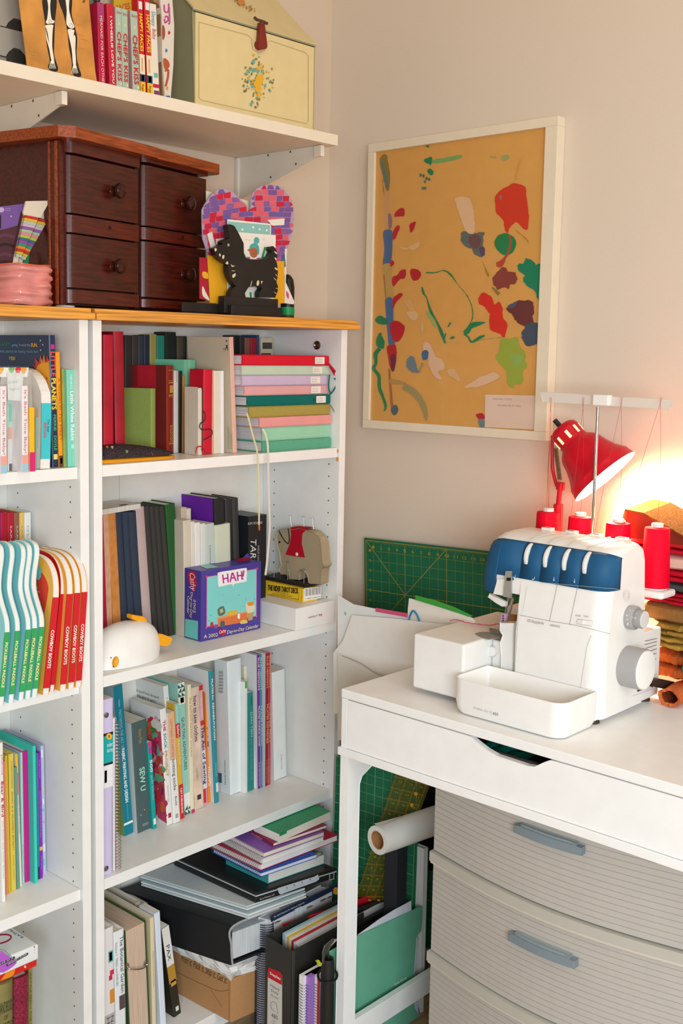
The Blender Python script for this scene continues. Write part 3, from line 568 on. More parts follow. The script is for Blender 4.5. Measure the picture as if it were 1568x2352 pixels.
def dn(mb, pl):
    pl.stroke(mb, [A0(1110, 1270), A0(1175, 1282), A0(1180, 1218)], .5, '8a8578', sm=False)
S_('note_card', 'cream note card edge with a printed border behind the dog\'s back', 'card', [(1000, 1180), (1208, 1205), (1190, 1315), (1180, 1640), (1000, 1640)], -.238, 'e2dac6', deco=dn)
# collage heart
random.seed(5)
def heart_out(): return [(130, 460), (165, 390), (205, 330), (260, 250), (320, 205), (380, 185), (440, 195), (540, 235), (600, 300), (660, 350), (700, 390), (728, 470), (738, 515), (755, 430), (760, 320), (785, 240), (830, 190), (905, 145), (1000, 135), (1100, 145), (1165, 170), (1225, 240), (1290, 340), (1312, 450), (1320, 570), (1300, 730), (1240, 940), (1190, 1060), (1110, 1230), (1000, 1400), (760, 1480), (462, 1430), (380, 1340), (300, 1230), (235, 1110), (180, 950), (140, 830), (132, 640)]
def ph(mb, pl):
    out = heart_out()
    def inside(x, y):
        c = False; n = len(out)
        for i in range(n):
            x1_, y1_ = out[i]; x2_, y2_ = out[i-1]
            if (y1_ > y) != (y2_ > y) and x < (x2_-x1_)*(y-y1_)/(y2_-y1_)+x1_: c = not c
        return c
    y = 120; r_ = 0
    while y < 1450:
        hgt = random.uniform(62, 82); x = 90+random.uniform(0, 60); r_ += 1
        while x < 1330:
            w_ = random.uniform(70, 115); tl_ = -.22 if x < 640 else .06; dy = (x-640)*tl_*(.9 if x < 640 else .3)
            P4 = [(x+2, y+dy+random.uniform(0, 8)), (x+w_-3, y+dy+tl_*w_*.5+random.uniform(-5, 5)), (x+w_-5+random.uniform(-4, 4), y+dy+hgt-5), (x+random.uniform(-4, 6), y+dy+hgt-3)]
            cx_, cy_ = sum(p[0] for p in P4)/4, sum(p[1] for p in P4)/4
            if inside(cx_, cy_):
                Q = []
                for p in P4:
                    a_ = 1.0
                    while not inside(cx_+(p[0]-cx_)*a_, cy_+(p[1]-cy_)*a_): a_ -= .06
                    a_ = a_ if a_ == 1 else a_-.1; Q.append((cx_+(p[0]-cx_)*a_, cy_+(p[1]-cy_)*a_))
                P4 = Q
                c = random.choice(['c71f3b', 'c71f3b', 'd9606f', 'd9606f', '7b5596', '7b5596', '6f5aa0', 'cc4f8a' if y > 750 else 'd9606f', 'e7e2da' if y > 700 and random.random() < .4 else '8a5c9c'])
                pl.blob(mb, [A0(*p) for p in P4], mt(c, .7), sm=False)
            x += w_
        y += hgt
    for P4 in ([(190, 770), (250, 740), (300, 935), (235, 955)], [(960, 590), (1185, 570), (1180, 655), (1030, 665)]): pl.blob(mb, [A0(*p) for p in P4], 'e9e4d8', sm=False)
S_('paper_heart', 'large paper heart collaged with red, pink and purple pieces', 'paper heart', heart_out(), -.228, mt('b59ab4', .7), .002, ph)
S_('card_sheet', 'pale green sheet corner standing behind the left lobe of the paper heart', 'card', [(185, 215), (760, 350), (740, 1500), (195, 1500)], -.215, 'd7d6bf', .0008)
def dr_(mb, pl):
    pl.blob(mb, [A0(*p) for p in [(138, 1255), (200, 1270), (208, 1345), (142, 1325)]], 'e3a82c'); pl.blob(mb, [A0(*p) for p in [(138, 1440), (180, 1520), (222, 1600), (218, 1625), (138, 1560)]], 'ded8cc')
S_('greeting_card', 'red card with a yellow stripe beside the dark cabinet', 'card', [(100, 1070), (195, 1075), (222, 1560), (222, 1630), (100, 1600)], -.244, 'a81c30', deco=dr_)
def dp(mb, pl): pl.blob(mb, [A0(*p) for p in [(1215, 1510), (1240, 1530), (1250, 1585), (1235, 1600), (1218, 1570)]], 'cf4f86', rag=1)
S_('note_card', 'white paper corner with a pink scribble right of the dog', 'paper', [(1200, 960), (1225, 960), (1210, 1390), (1322, 1645), (1310, 1675), (1195, 1660)], -.232, 'e6e1d6', deco=dp)
S_('blue_card', 'small teal triangle of card behind the heart', 'card', [(1195, 1020), (1212, 1190), (1120, 1205)], -.234, '3f6f80')
t = thing('desk_bottle', 'small dark round topped bottle with a green band behind the letter holder', 'bottle', (hit(*A0(1235, 1700), 1, -.16).x, -.16, OB))
bx = hit(*A0(1230, 1700), 1, -.16).x; zt2 = hit(*A0(1230, 1285), 1, -.16).z-OB; M_ = MX.Translation((bx, -.16, OB))
m = MB(M_); m.lathe([(.017, 0), (.018, .003), (.018, .03)], mt('5c3d22', .3), n=24); m.lathe([(.0185, .012), (.0185, .032)], mt('149a52', .4), n=24, caps=False); m.lathe([(.018, .03), (.018, zt2*.72), (.015, zt2*.88), (.008, zt2*.97), (.001, zt2)], mt('25221e', .3), n=24); m.build('body', t, smooth=True)
# ------------------------------------------------------------ framed painting
FX = (-1, 0, 0)
t = thing('framed_painting', 'tall white frame with a child\'s abstract painting on orange paper', 'picture', (-.017, -.455, 1.476))
fy0, fy1, fz0, fz1 = -.1500, -.7495, 1.468, 2.2715
pfr = PLANE((-.034, 0, 0), FX); A = pfr.at(840.3, 334.5); B = pfr.at(1278, 262.5); C_ = pfr.at(1257, 1009); D_ = pfr.at(836.6, 987)
ya, yb = (A.y+D_.y)/2, (B.y+C_.y)/2; za_, zb_ = (C_.z+D_.z)/2, (A.z+B.z)/2
pin = PLANE((-.027, 0, 0), FX); I = [pin.at(*p) for p in ((859, 353), (1252, 290), (1232, 987), (855, 968))]; iy0 = (I[0].y+I[3].y)/2; iy1 = (I[1].y+I[2].y)/2; iz1 = (I[0].z+I[1].z)/2; iz0 = (I[2].z+I[3].z)/2
fw = (ya-iy0)+.004; fm = mt('e9dcc3', .4)
m = MB(); tt, tb_, tl_, tr_ = zb_-iz1, iz0-za_, ya-iy0, iy1-yb
for (a, b, c, d) in ((ya, yb, zb_-tt, zb_), (ya, yb, za_, za_+tb_), (ya, ya-tl_, za_+tb_, zb_-tt), (yb+tr_, yb, za_+tb_, zb_-tt)): m.box((-.034, a, c), (-.001, b, d), fm)
m.build('frame', t, bevel=.0012)
m = MB(); m.box((-.027, ya-.01, za_+.01), (-.02, yb+.01, zb_-.01), mt('d9a052', .8, 'plain', 0, .08))
pin.off = .0004
q = lambda x, y: (820+x/3.016, 240+y/3.016)
random.seed(21)
def Bl(pts, c, rag=.6): pin.blob(m, [q(*p) for p in pts], mt(c, .5), rag=rag)
def St(pts, w, c, rag=.4): pin.stroke(m, [q(*p) for p in pts], w, mt(c, .5), rag=rag)
Bl([(160, 370), (180, 348), (205, 352), (214, 400), (228, 470), (226, 540), (215, 600), (195, 560), (172, 470), (158, 410)], '8a7430'); Bl([(165, 385), (180, 400), (195, 470), (214, 540), (210, 598), (190, 555), (172, 460)], '5b7672')
St([(175, 520), (184, 600), (192, 700)], 1.4, 'b0522e'); Bl([(190, 610), (222, 620), (218, 700), (232, 800), (212, 872), (196, 860), (188, 740)], 'cf9a62'); Bl([(215, 760), (238, 770), (240, 850), (216, 850)], '8f6d78')
Bl([(182, 880), (240, 872), (245, 960), (240, 1060), (228, 1115), (180, 1112), (188, 1000)], '4a6790', .3); Bl([(178, 1115), (240, 1108), (242, 1200), (250, 1345), (198, 1345), (182, 1220)], 'c09a55'); St([(186, 1180), (200, 1340)], 2, 'a34a45')
Bl([(196, 1350), (244, 1345), (252, 1460), (250, 1560), (262, 1665), (222, 1672), (208, 1560), (200, 1450)], '476a94', .3)
for pts in ([(258, 760), (290, 722), (325, 722), (325, 772), (300, 775), (262, 778)], [(248, 880), (275, 840), (295, 842), (288, 880), (262, 932), (246, 930)], [(365, 830), (405, 812), (400, 850), (380, 885), (366, 880)], [(228, 1090), (245, 1078), (258, 1100), (240, 1125), (228, 1115)],
            [(244, 1200), (280, 1180), (300, 1150), (335, 1142), (338, 1180), (325, 1208), (295, 1210), (250, 1262)], [(368, 1150), (400, 1138), (440, 1160), (440, 1190), (415, 1220), (380, 1210)], [(250, 1345), (290, 1308), (318, 1312), (300, 1340), (272, 1370), (248, 1420)],
            [(228, 1520), (260, 1498), (300, 1510), (330, 1540), (320, 1590), (290, 1640), (255, 1640), (232, 1590)], [(205, 1685), (225, 1665), (268, 1668), (274, 1740), (262, 1820), (240, 1840), (222, 1800), (210, 1720)], [(825, 2145), (870, 2140), (886, 2175), (850, 2180), (832, 2170)]): Bl(pts, 'b91f2c')
Bl([(232, 1740), (265, 1740), (262, 1830), (240, 1845)], '6b2c46'); Bl([(218, 1850), (232, 1850), (245, 2050), (275, 2140), (240, 2140), (228, 2000)], 'a9683c', 1); Bl([(235, 2100), (270, 2080), (285, 2120), (265, 2150), (240, 2140)], '51626f'); Bl([(235, 1900), (330, 1925), (330, 1940), (235, 1935)], 'b58d55')
G_ = '1f7f4e'
Bl([(125, 1490), (155, 1460), (185, 1475), (210, 1490), (205, 1520), (170, 1525), (135, 1512)], G_); Bl([(148, 1590), (165, 1582), (175, 1610), (190, 1640), (185, 1690), (160, 1688), (135, 1672), (132, 1630)], G_)
St([(158, 1690), (128, 1730), (130, 1790), (115, 1830), (150, 1880), (155, 1960), (180, 2030), (198, 2090), (188, 2125)], [9, 10, 8, 8, 8, 8, 7, 6, 3], G_)
Bl([(475, 285), (500, 285), (492, 300)], G_); Bl([(490, 370), (515, 362), (520, 390), (510, 420), (495, 410), (470, 400), (465, 380)], G_); Bl([(520, 385), (600, 372), (715, 348), (720, 372), (640, 392), (540, 408)], '78a75e'); Bl([(488, 455), (505, 445), (530, 465), (520, 490), (495, 480)], G_)
for x, y in ((440, 490), (480, 515), (500, 520), (462, 495), (470, 535)): pin.disc(m, *q(x, y), 3, 4, random.choice([G_, '4f6b58']), 7, 1.4)
Bl([(445, 575), (475, 572), (480, 585), (455, 590)], '6d7468'); Bl([(1000, 360), (1045, 348), (1050, 370), (1015, 392)], '9aa560'); St([(920, 360), (965, 368)], 3, 'a6a460')
Bl([(682, 655), (730, 640), (780, 655), (805, 720), (812, 800), (815, 880), (780, 900), (745, 860), (715, 780), (695, 720)], 'dfb78d', 1)
Bl([(715, 905), (740, 872), (780, 895), (830, 890), (878, 885), (870, 950), (880, 990), (888, 1040), (860, 1055), (815, 1040), (790, 1000), (735, 975)], '5f6a62', 2); Bl([(775, 910), (840, 905), (860, 960), (820, 1000), (780, 970)], '6d4c49', 1.5); Bl([(845, 995), (880, 990), (885, 1040), (860, 1050)], '5a4a5e')
Bl([(955, 640), (1000, 590), (1050, 565), (1095, 545), (1165, 575), (1172, 640), (1185, 720), (1190, 790), (1180, 865), (1150, 860), (1105, 815), (1060, 850), (1045, 890), (1025, 870), (1010, 800), (965, 750), (960, 700)], 'd0391f', .8); Bl([(985, 640), (1000, 630), (998, 665)], '8d7a62')
Bl([(950, 960), (980, 905), (1040, 893), (1085, 920), (1102, 960), (1080, 1020), (1040, 1045), (1000, 1035), (965, 1000)], '237f46'); St([(1055, 905), (1062, 960), (1045, 1030), (1010, 1080)], [4, 5, 5, 7], 'a8503a')
Bl([(965, 1095), (1000, 1075), (1030, 1050), (1025, 1090), (1000, 1125), (970, 1125)], 'b8452f')
Bl([(940, 1200), (980, 1150), (1020, 1125), (1050, 1160), (1090, 1160), (1110, 1200), (1095, 1240), (1060, 1250), (1050, 1275), (1010, 1265), (975, 1285), (945, 1240)], '8a3f35', 1.5)
Bl([(1112, 1110), (1150, 1100), (1170, 1068), (1210, 1078), (1240, 1110), (1276, 1125), (1270, 1390), (1245, 1330), (1225, 1290), (1180, 1260), (1150, 1220), (1160, 1180), (1120, 1150)], '17805a', 1.5)
Bl([(840, 1350), (860, 1308), (905, 1312), (940, 1350), (950, 1385), (985, 1365), (1008, 1410), (1010, 1470), (1040, 1520), (1030, 1590), (1020, 1615), (985, 1590), (925, 1560), (915, 1480), (920, 1450), (880, 1400), (845, 1380)], 'd62f1f', 1)
Bl([(1035, 1420), (1070, 1385), (1120, 1360), (1205, 1362), (1228, 1420), (1215, 1470), (1230, 1520), (1190, 1540), (1110, 1510), (1080, 1465)], '6b3432', 2); Bl([(1040, 1400), (1080, 1375), (1110, 1365), (1080, 1410)], '4a5870'); Bl([(1150, 1560), (1190, 1520), (1262, 1520), (1262, 1640), (1190, 1680), (1150, 1640), (1140, 1600)], '44505e', 2)
Bl([(1000, 1620), (1060, 1625), (1110, 1612), (1130, 1680), (1165, 1720), (1165, 1780), (1180, 1810), (1150, 1850), (1145, 1930), (1100, 1935), (1080, 1965), (1040, 1930), (1035, 1860), (990, 1800), (960, 1750), (985, 1700)], '9aa83e', 1.5); Bl([(1060, 1740), (1120, 1730), (1150, 1760), (1100, 1820)], '8fae55')
St([(480, 1165), (540, 1165), (600, 1150), (650, 1180), (700, 1250), (760, 1320), (795, 1400), (800, 1480), (770, 1540), (740, 1580)], [3, 2, 2.4, 4, 1, 1.6, 2, 2, 3, 6], G_)
St([(450, 1265), (462, 1310), (482, 1340), (510, 1430), (550, 1500), (585, 1580), (612, 1655)], [4, 5, 2, 6, 4, 8, 4], G_); Bl([(740, 1590), (765, 1540), (800, 1510), (890, 1508), (850, 1530), (800, 1550), (770, 1590)], G_); St([(740, 1590), (770, 1610), (795, 1645), (850, 1615), (885, 1600)], [3, 4, 5, 7, 3], G_); St([(650, 1510), (630, 1540)], 3, G_)
St([(600, 1640), (615, 1585)], 3, G_); St([(795, 1645), (900, 1625), (1000, 1612)], .8, '6f9a58'); Bl([(645, 1615), (670, 1605), (675, 1620), (650, 1625)], G_); Bl([(478, 1440), (500, 1440), (540, 1520), (545, 1550), (505, 1490)], '8fae6a')
for pts, c in (([(300, 985), (350, 990), (400, 960), (435, 955), (425, 990), (390, 1010), (350, 1000), (320, 1012)], 'dfb07c'), ([(345, 1440), (400, 1430), (425, 1470), (400, 1495), (365, 1485)], 'dcb083'), ([(330, 1360), (370, 1350), (395, 1400), (380, 1440), (340, 1400)], 'd7a466'), ([(440, 1540), (455, 1500), (468, 1550), (450, 1585)], 'd9aa70'),
               ([(470, 1640), (520, 1680), (540, 1740), (590, 1770), (605, 1830), (560, 1850), (590, 1900), (545, 1890), (500, 1820), (490, 1750), (460, 1700)], 'deb694'), ([(625, 1845), (670, 1830), (700, 1870), (715, 1920), (680, 1900), (640, 1880)], 'd9ab78'), ([(745, 1955), (830, 1900), (910, 1865), (950, 1855), (985, 1890), (900, 1935), (820, 1958)], 'dfb692')): Bl(pts, c, 1.2)
Bl([(340, 1790), (370, 1740), (400, 1760), (415, 1820), (428, 1855), (385, 1855), (355, 1830)], '6c7f86', 1); Bl([(450, 1720), (475, 1700), (496, 1720), (485, 1765), (455, 1765)], '44678a'); St([(430, 1860), (455, 1790)], 5, 'a58f5c')
St([(320, 1950), (390, 1990), (440, 2050), (470, 2120), (480, 2190)], [14, 16, 14, 12, 4], 'a08f5f', .8); Bl([(840, 2180), (880, 2185), (882, 2232), (850, 2232)], '6f7f80')
St([(870, 1090), (895, 1150), (912, 1190)], [1, 3, 6], 'a8802e'); St([(1100, 870), (1180, 940), (1180, 960)], 1, 'a9702e'); St([(935, 1265), (985, 1315)], [3, 8], '8a7a35'); St([(1130, 380), (1095, 520)], 3, 'd19a48')
pin.blob(m, [q(*p) for p in [(888, 2010), (1243, 2015), (1240, 2252), (886, 2235)]], mt('e3c7b2', .7), sm=False)
pin.text(m, 'ORIGINAL COFFEE,', q(940, 2045), q(1075, 2048), q(940, 2033), '9a8270'); pin.text(m, 'YOU SEND ME MY SMILE,', q(970, 2090), q(1138, 2096), q(970, 2077), '9a8270'); m.build('artwork', t)
m = MB(); m.box((-.0305, ya-.012, za_+.012), (-.0298, yb+.012, zb_-.012), mt('ffffff', .02, 'plain', 0, 0, 0, .97)); m.m[0].node_tree.nodes['Principled BSDF'].inputs['Alpha'].default_value = .08; m.build('glazing', t)
# ------------------------------------------------------------ right bookcase, top compartment
def ZM(k, ox, oy): return lambda x, y: (ox+x/k, oy+y/k)
q = ZM(4.612, 220, 740); G = 'notebooks standing on the top shelf of the right bookcase'
def nb(label, bl, br, tl, d, col, **k): k.setdefault('name', 'notebook'); k.setdefault('group', G); return sb(label, bl, br, tl, Z1, d, col, q=q, **k)
nb('tall bright red binder against the left post of the right bookcase', (84, 1400), 190, (80, 135), .2, 'b3122c', Y=-.215, bulge=.002, kind='worn')
nb('tall dark red album beside the tall bright red binder', (212, 1400), 318, (187, 100), .2, 'a01226', Y=-.19, bulge=.003, kind='worn')
# second row at the back
for i, (x0, x1, y, c, l) in enumerate([(310, 385, 140, '2f2a28', 'black notebook at the back, beside the tall dark red album'), (388, 450, 142, '3b3230', 'dark brown notebook in the back row, second from the left'), (453, 510, 145, '2c3540', 'slate notebook in the back row left of the thin navy one'), (513, 570, 138, '1f2a3c', 'navy notebook in the back row left of the khaki one'), (575, 645, 130, '9a9150', 'khaki notebook in the back row'), (649, 730, 142, '22816c', 'teal green notebook in the back row'), (738, 850, 105, '1d2420', 'tall black notebook in the back row right of the teal one'), (864, 930, 155, '4c4636', 'olive brown notebook in the back row'), (933, 966, 150, '23211f', 'slim black notebook behind the large cream notebook'), (1468, 1500, 140, '22201f', 'black notebook in the back row just right of the pink spine')]):
    nb(l, (x0, 900), x1, (x0, y), .045, c, Y=-.055)
q4 = ZM(2.529, 220, 720)
for (x0, x1, y, c, l) in [(838, 865, 128, '2b2a2d', 'charcoal notebook in the back row above the stacked notebooks'), (866, 898, 142, '8a5148', 'dusty brown notebook in the back row above the stack'), (900, 936, 142, '9c1f2e', 'red notebook in the back row above the stack'), (938, 950, 126, '23507c', 'slim blue notebook in the back row above the stack')]:
    sb(l, (x0, 300), x1, (x0, y), Z1, .06, c, Y=-.075, q=q4, name='notebook', group=G)
sb('cream booklet with black bars at the right end of the back row', (958, 300), 1028, (960, 145), Z1, .06, 'cfc8a8', Y=-.075, q=q4, name='notebook', group=G, bands=[(.04, .1, .1, .9, '4a4640'), (.14, .17, 0, .8, '4a4640'), (.2, .24, .2, 1, '4a4640'), (.27, .3, .1, .9, '4a4640')])
nb('small green cloth covered book standing in front of the red marbled one', (585, 1408), 634, (586, 706), .1, '8fa455', kind='cloth', bk=262, bulge=.001, yaw=.35)
t, M = nb('old red marbled book with leather spine and gilt lettering', (748, 1418), 830, (742, 462), .13, '8c2a1c', bk=335, Y=-.150, bulge=.004, yaw=.3, rough=.35, side=[(0, 1, 0, .26, '6b1f18'), (0, 1, .26, 1, 'b01c2c'), (0, .24, .74, 1, '7c1f20')],
    bands=[(.05, .055, .1, .9, 'c99a45'), (.17, .175, .1, .9, 'c99a45'), (.19, .2, .1, .9, 'c99a45'), (.225, .31, .25, .8, 'c99a45'), (.33, .34, .1, .9, 'c99a45'), (.35, .355, .1, .9, 'c99a45'), (.88, .885, .1, .9, 'c99a45'), (.89, .895, .1, .9, 'c99a45')], txt=[('BOLDOGG', .68, .87, .25, .6, 'd8a94e'), ('Record', .70, .87, .65, .85, 'd8a94e')])
nb('slim light grey notebook right of the red marbled book', (832, 1405), 877, (832, 516), .12, 'd3cfc6', Y=-.150, bands=[(0, .14, .45, .65, 'a9a69c')])
nb('slim black notebook between the light grey and tan ones', (877, 1400), 915, (881, 520), .12, '2a2927', Y=-.150)
nb('slim tan kraft notebook left of the mint notebook', (916, 1396), 944, (920, 572), .09, 'b9833f', Y=-.150)
nb('mint green hardcover notebook with its cover showing', (946, 1396), 1037, (975, 405), .13, '79c9a3', Y=-.150, bk=530, yaw=.25, side=[(0, 1, 0, .08, '8fd6b2')], bands=[(0, 1, 0, .35, '86d1ac')])
nb('very slim black notebook right of the mint notebook', (1040, 1380), 1056, (1070, 495), .08, '2b2a29', Y=-.152)
t, M = nb('cream notebook closed with a black elastic band', (1086, 1382), 1128, (1086, 692), .12, 'd9cfbc', Y=-.2285, bk=1060)
p = PLANE((0, -.2305, 0), FY)
def ribbon(name, parent, pts, r, col): m = MB(); m.tube(smooth_open(pts, 6), r, mt(col, .6), 6); return m.build(name, parent, smooth=True)
ribbon('elastic_band', t, [p.at(*q(*a)) for a in [(1084, 695), (1110, 690), (1128, 720), (1130, 900), (1128, 1100), (1124, 1370)]], .0011, '201f1e')
ribbon('elastic_loop', t, [p.at(*q(*a), .004) for a in [(1130, 940), (1145, 980), (1140, 1040), (1100, 1070), (1088, 1110), (1120, 1140), (1180, 1130), (1218, 1150), (1210, 1200), (1160, 1230), (1132, 1250)]], .0013, '2b2524')
t, M = nb('bright red notebook behind the black elastic loop', (1130, 1388), 1230, (1142, 502), .12, 'c8112e', Y=-.222, bk=1086, bulge=.002)
ribbon('ribbon', t, [p.at(*q(*a), .003) for a in [(1050, 1390), (1060, 1330), (1100, 1315), (1135, 1345), (1170, 1388)]], .0014, 'c0142c')
nb('slim salmon notebook right of the bright red one', (1232, 1385), 1252, (1232, 512), .12, 'd9a58c', Y=-.222)
nb('cream paperback notebook in front of the large cream one', (1254, 1382), 1330, (1252, 518), .12, 'dcd3c0', Y=-.226, hard=False)
nb('slim white notebook in front of the large cream one', (1330, 1366), 1362, (1326, 518), .12, 'e9e8ea', Y=-.229, hard=False)
t, M = nb('large cream notebook with a pink spine leaning beside the stack', (1455, 1388), 1500, (1414, 160), .18, 'e6b3a0', Y=-.238, bk=970, hard=True, side=[(0, 1, 0, 1, 'd6c8ae')])
ps = PLANE(M @ V((0, 0, 0)), (M.to_3x3() @ V((-1, 0, 0)))); ps.off = .0012; m = MB()
for a, b in (((1375, 300), (1392, 245)), ((1392, 240), (1400, 300)), ((1380, 195), (1400, 200)), ((1385, 210), (1386, 190)), ((1352, 285), (1370, 282)), ((1376, 270), (1402, 268)), ((1378, 250), (1400, 248))): ps.stroke(m, [q(*a), q(*b)], 1.3, '2c2622', sm=False)
for x in (1400, 1412, 1430, 1440): ps.stroke(m, [q(x, 1100+ (x-1400)*2), q(x+3, 1345)], .45, '8c8272', sm=False)
m.build('printed_marks', t)
# stack of notebooks lying flat
rows = [(965, 745, 810, 1390, 828, '5fa98a', 'dark mint notebook at the bottom of the notebook stack', 'cloth'), (965, 655, 742, 1385, 822, '96cfae', 'mint notebook second from the bottom of the stack', 'plain'), (950, 605, 652, 1388, 830, 'e69a97', 'wide salmon pink notebook third from the bottom of the stack', 'plain'), (888, 540, 603, 1358, 822, 'a8974c', 'khaki notebook in the middle of the stack', 'cloth'),
        (878, 480, 535, 1360, 818, '0c6a62', 'dark teal notebook in the stack with a white label', 'cloth'), (862, 420, 473, 1343, 815, 'dba3a4', 'dusty pink notebook in the stack with a white label', 'plain'), (848, 360, 415, 1340, 815, 'c6b3cf', 'lavender notebook in the stack with a white label', 'plain'), (845, 300, 357, 1352, 812, 'bccfb8', 'pale green notebook second from the top of the stack', 'plain'), (850, 238, 297, 1353, 808, 'd20f2c', 'bright red notebook on top of the stack', 'plain')]
zc = Z1+.0004; stack = []; YS = -.262
LBL = {4: ('Feb 17 2022 -', 'March 10 2023'), 5: ('March 11 2021 -', 'March 17 2022'), 6: ('March 12 2020 -', 'Feb 10 2021'), 7: ('FEB 2 2024 -', 'SEPT 13 2024'), 8: ('June 13 2019', 'Feb 28 2020')}
for i, (xl_, yt_, yb_, xr_, xp_, c, l, kd) in enumerate(rows):
    Yf = YS+.004*(i % 2)
    x0 = sol(0, (0, Yf, zc), px=q4(xl_, 0)[0]); x1 = min(XR-T-.004, sol(0, (0, Yf, zc), px=q4(xr_, 0)[0]))
    z1_ = sol(2, (x0, Yf, 0), py=q4(0, yt_)[1]); w = max(.016, min(.034, z1_-zc-.0004)); d_ = min(.2, sol(1, (x0, 0, zc), px=q4(xp_, 0)[0])-Yf)
    d_ = max(.14, min(d_, .21))
    t, M = book(l, (x1, Yf, zc), w, d_, x1-x0, c, 'e3e1e4', R=FLAT, name='notebook', group='notebooks stacked flat', kind=kd, bulge=.001); stack.append((t, zc, w, x0, x1, Yf))
    if i in LBL:
        m = MB(); a = x1-.008-(.012 if i in (4, 8) else .02); b = a-.034; y = Yf-.0017
        m.prism([(b, zc+.0035), (a, zc+.0035), (a+.001, zc+.0045), (a+.001, zc+w-.0045), (a, zc+w-.0035), (b, zc+w-.0035), (b-.001, zc+w-.0045), (b-.001, zc+.0045)], 1, y-.0003, y, 'e9e4da')
        for k, s_ in enumerate(LBL[i]): text(m, s_, (b+.004, y-.0003, zc+w*(.55-.25*k)), (b+.024, y-.0003, zc+w*(.55-.25*k)), (b+.004, y-.0003, zc+w*(.66-.25*k)), mt('6a625a'), .0002)
        m.build('paper_label', t)
    if i == 4: m = MB(); text(m, '10', (x1-.066, Yf-.0018, zc+w*.3), (x1-.056, Yf-.0018, zc+w*.3), (x1-.066, Yf-.0018, zc+w*.7), mt('123f3a'), .0002); m.build('spine_title', t)
    zc += w+.0006
p = PLANE((0, YS-.006, 0), FY)
def rb(i, pts, col, w=2.2, nm='ribbon', off=.0):
    m = MB(); pl_ = PLANE((0, YS-.006-off, 0), FY); 
    qq = smooth_open([q4(*a) for a in pts], 6); L_, R_ = [], []
    for k in range(len(qq)):
        a = qq[max(0, k-1)]; b = qq[min(len(qq)-1, k+1)]; dx, dy = b[0]-a[0], b[1]-a[1]; dd = math.hypot(dx, dy) or 1
        L_.append((qq[k][0]-dy/dd*w/2, qq[k][1]+dx/dd*w/2)); R_.append((qq[k][0]+dy/dd*w/2, qq[k][1]-dx/dd*w/2))
    m.slab([pl_.at(*a) for a in L_+R_[::-1]], .0008, mt(col, .5, 'cloth')); return m.build(nm, stack[i][0])
rb(8, [(1352, 290), (1385, 350), (1412, 395), (1425, 430)], 'b5102a', 4); rb(8, [(1352, 292), (1400, 345), (1445, 372)], 'c2142e', 4, off=.003)
rb(4, [(1358, 355), (1352, 420), (1362, 470)], '13665c', 2.6); rb(4, [(1385, 375), (1400, 400), (1385, 440), (1362, 470)], '13665c', 3, off=.003)
rb(3, [(1358, 520), (1385, 560), (1420, 590), (1442, 625)], 'b5a08c', 1.2); rb(3, [(1360, 530), (1390, 575), (1436, 612)], '8c7a6a', 1.2, off=.002)
rb(0, [(1385, 760), (1400, 780), (1408, 800)], '5fb79a', 4)
t0 = stack[0][0]; m = MB(); pl_ = PLANE((0, YS-.022, 0), FY); m.tube([pl_.at(*q4(1408, 790)), pl_.at(*q4(1410, 818))], .0028, mt('d98518', .2, trans=.3), 10)
m.tube([pl_.at(*q4(1410, 818)), pl_.at(*q4(1410, 826))], .002, mt('d8d4c8', .3, metal=1), 8); c = pl_.at(*q4(1408, 846))
m.lathe([(.0045, -.0025), (.0065, -.0012), (.0065, .0012), (.0045, .0025)], mt('d98c22', .25), MX.Translation(c) @ MX.Rotation(PI/2, 4, 'X'), 14); m.build('charm', t0, smooth=True)
# two long marker ribbons that hang from the stack over the shelf edge
for i, pts, col, w in ((3, [(878, 580), (895, 640), (915, 720), (935, 790), (942, 850), (945, 960), (948, 1100), (948, 1230)], 'd9d2a4', 3.4), (2, [(968, 672), (985, 700), (998, 760), (1002, 860), (1003, 1000), (1008, 1150), (1010, 1250), (996, 1430), (985, 1520)], 'ded8cc', 4.2)): rb(i, pts, col, w, 'marker_ribbon', .03)
m = MB(); pl_ = PLANE((0, YS-.036, 0), FY); a, b = pl_.at(*q4(948, 1228)), pl_.at(*q4(949, 1262)); m.tube([a, a*.5+b*.5, b], [.002, .003, .0012], mt('b5651c', .2), 8); m.build('ribbon_bead', stack[3][0], smooth=True)
# fabric pouch at the left
t = thing('needle_pouch', 'orange piped pouch of dark flowered cotton lying at the left end of the top shelf', 'pouch', hit(290, 1050, 2, Z1))
a0 = hit(250, 1057, 2, Z1); xa_ = XL+T+.003; xb_ = hit(337, 1044, 2, Z1).x; yc_ = -.225
def dome(hh, out, z0, n=22, k=10, sx=1.0):
    vs, fs = [], []; cx_, rx = (xa_+xb_)/2, (xb_-xa_)/2*sx; ry = .036*sx
    for i in range(k+1):
        a = PI/2*i/k
        for j in range(n):
            b = 2*PI*j/n; e = .6; cb = abs(math.cos(b))**e*(1 if math.cos(b) > 0 else -1); sb_ = abs(math.sin(b))**e*(1 if math.sin(b) > 0 else -1)
            vs.append((cx_+rx*math.cos(a)*cb, yc_+ry*math.cos(a)*sb_, z0+hh*math.sin(a)*(1-.45*(math.cos(a)*cb))))
    for i in range(k):
        for j in range(n): fs.append((i*n+j, i*n+(j+1) % n, (i+1)*n+(j+1) % n, (i+1)*n+j))
    fs.append(tuple(range(n))[::-1]); return vs, fs
m = MB(); v_, f_ = dome(.026, 0, Z1+.010, sx=.98); fm_ = mt('3a3034', .85, 'speck'); m.add(v_, f_, fm_)
random.seed(4)
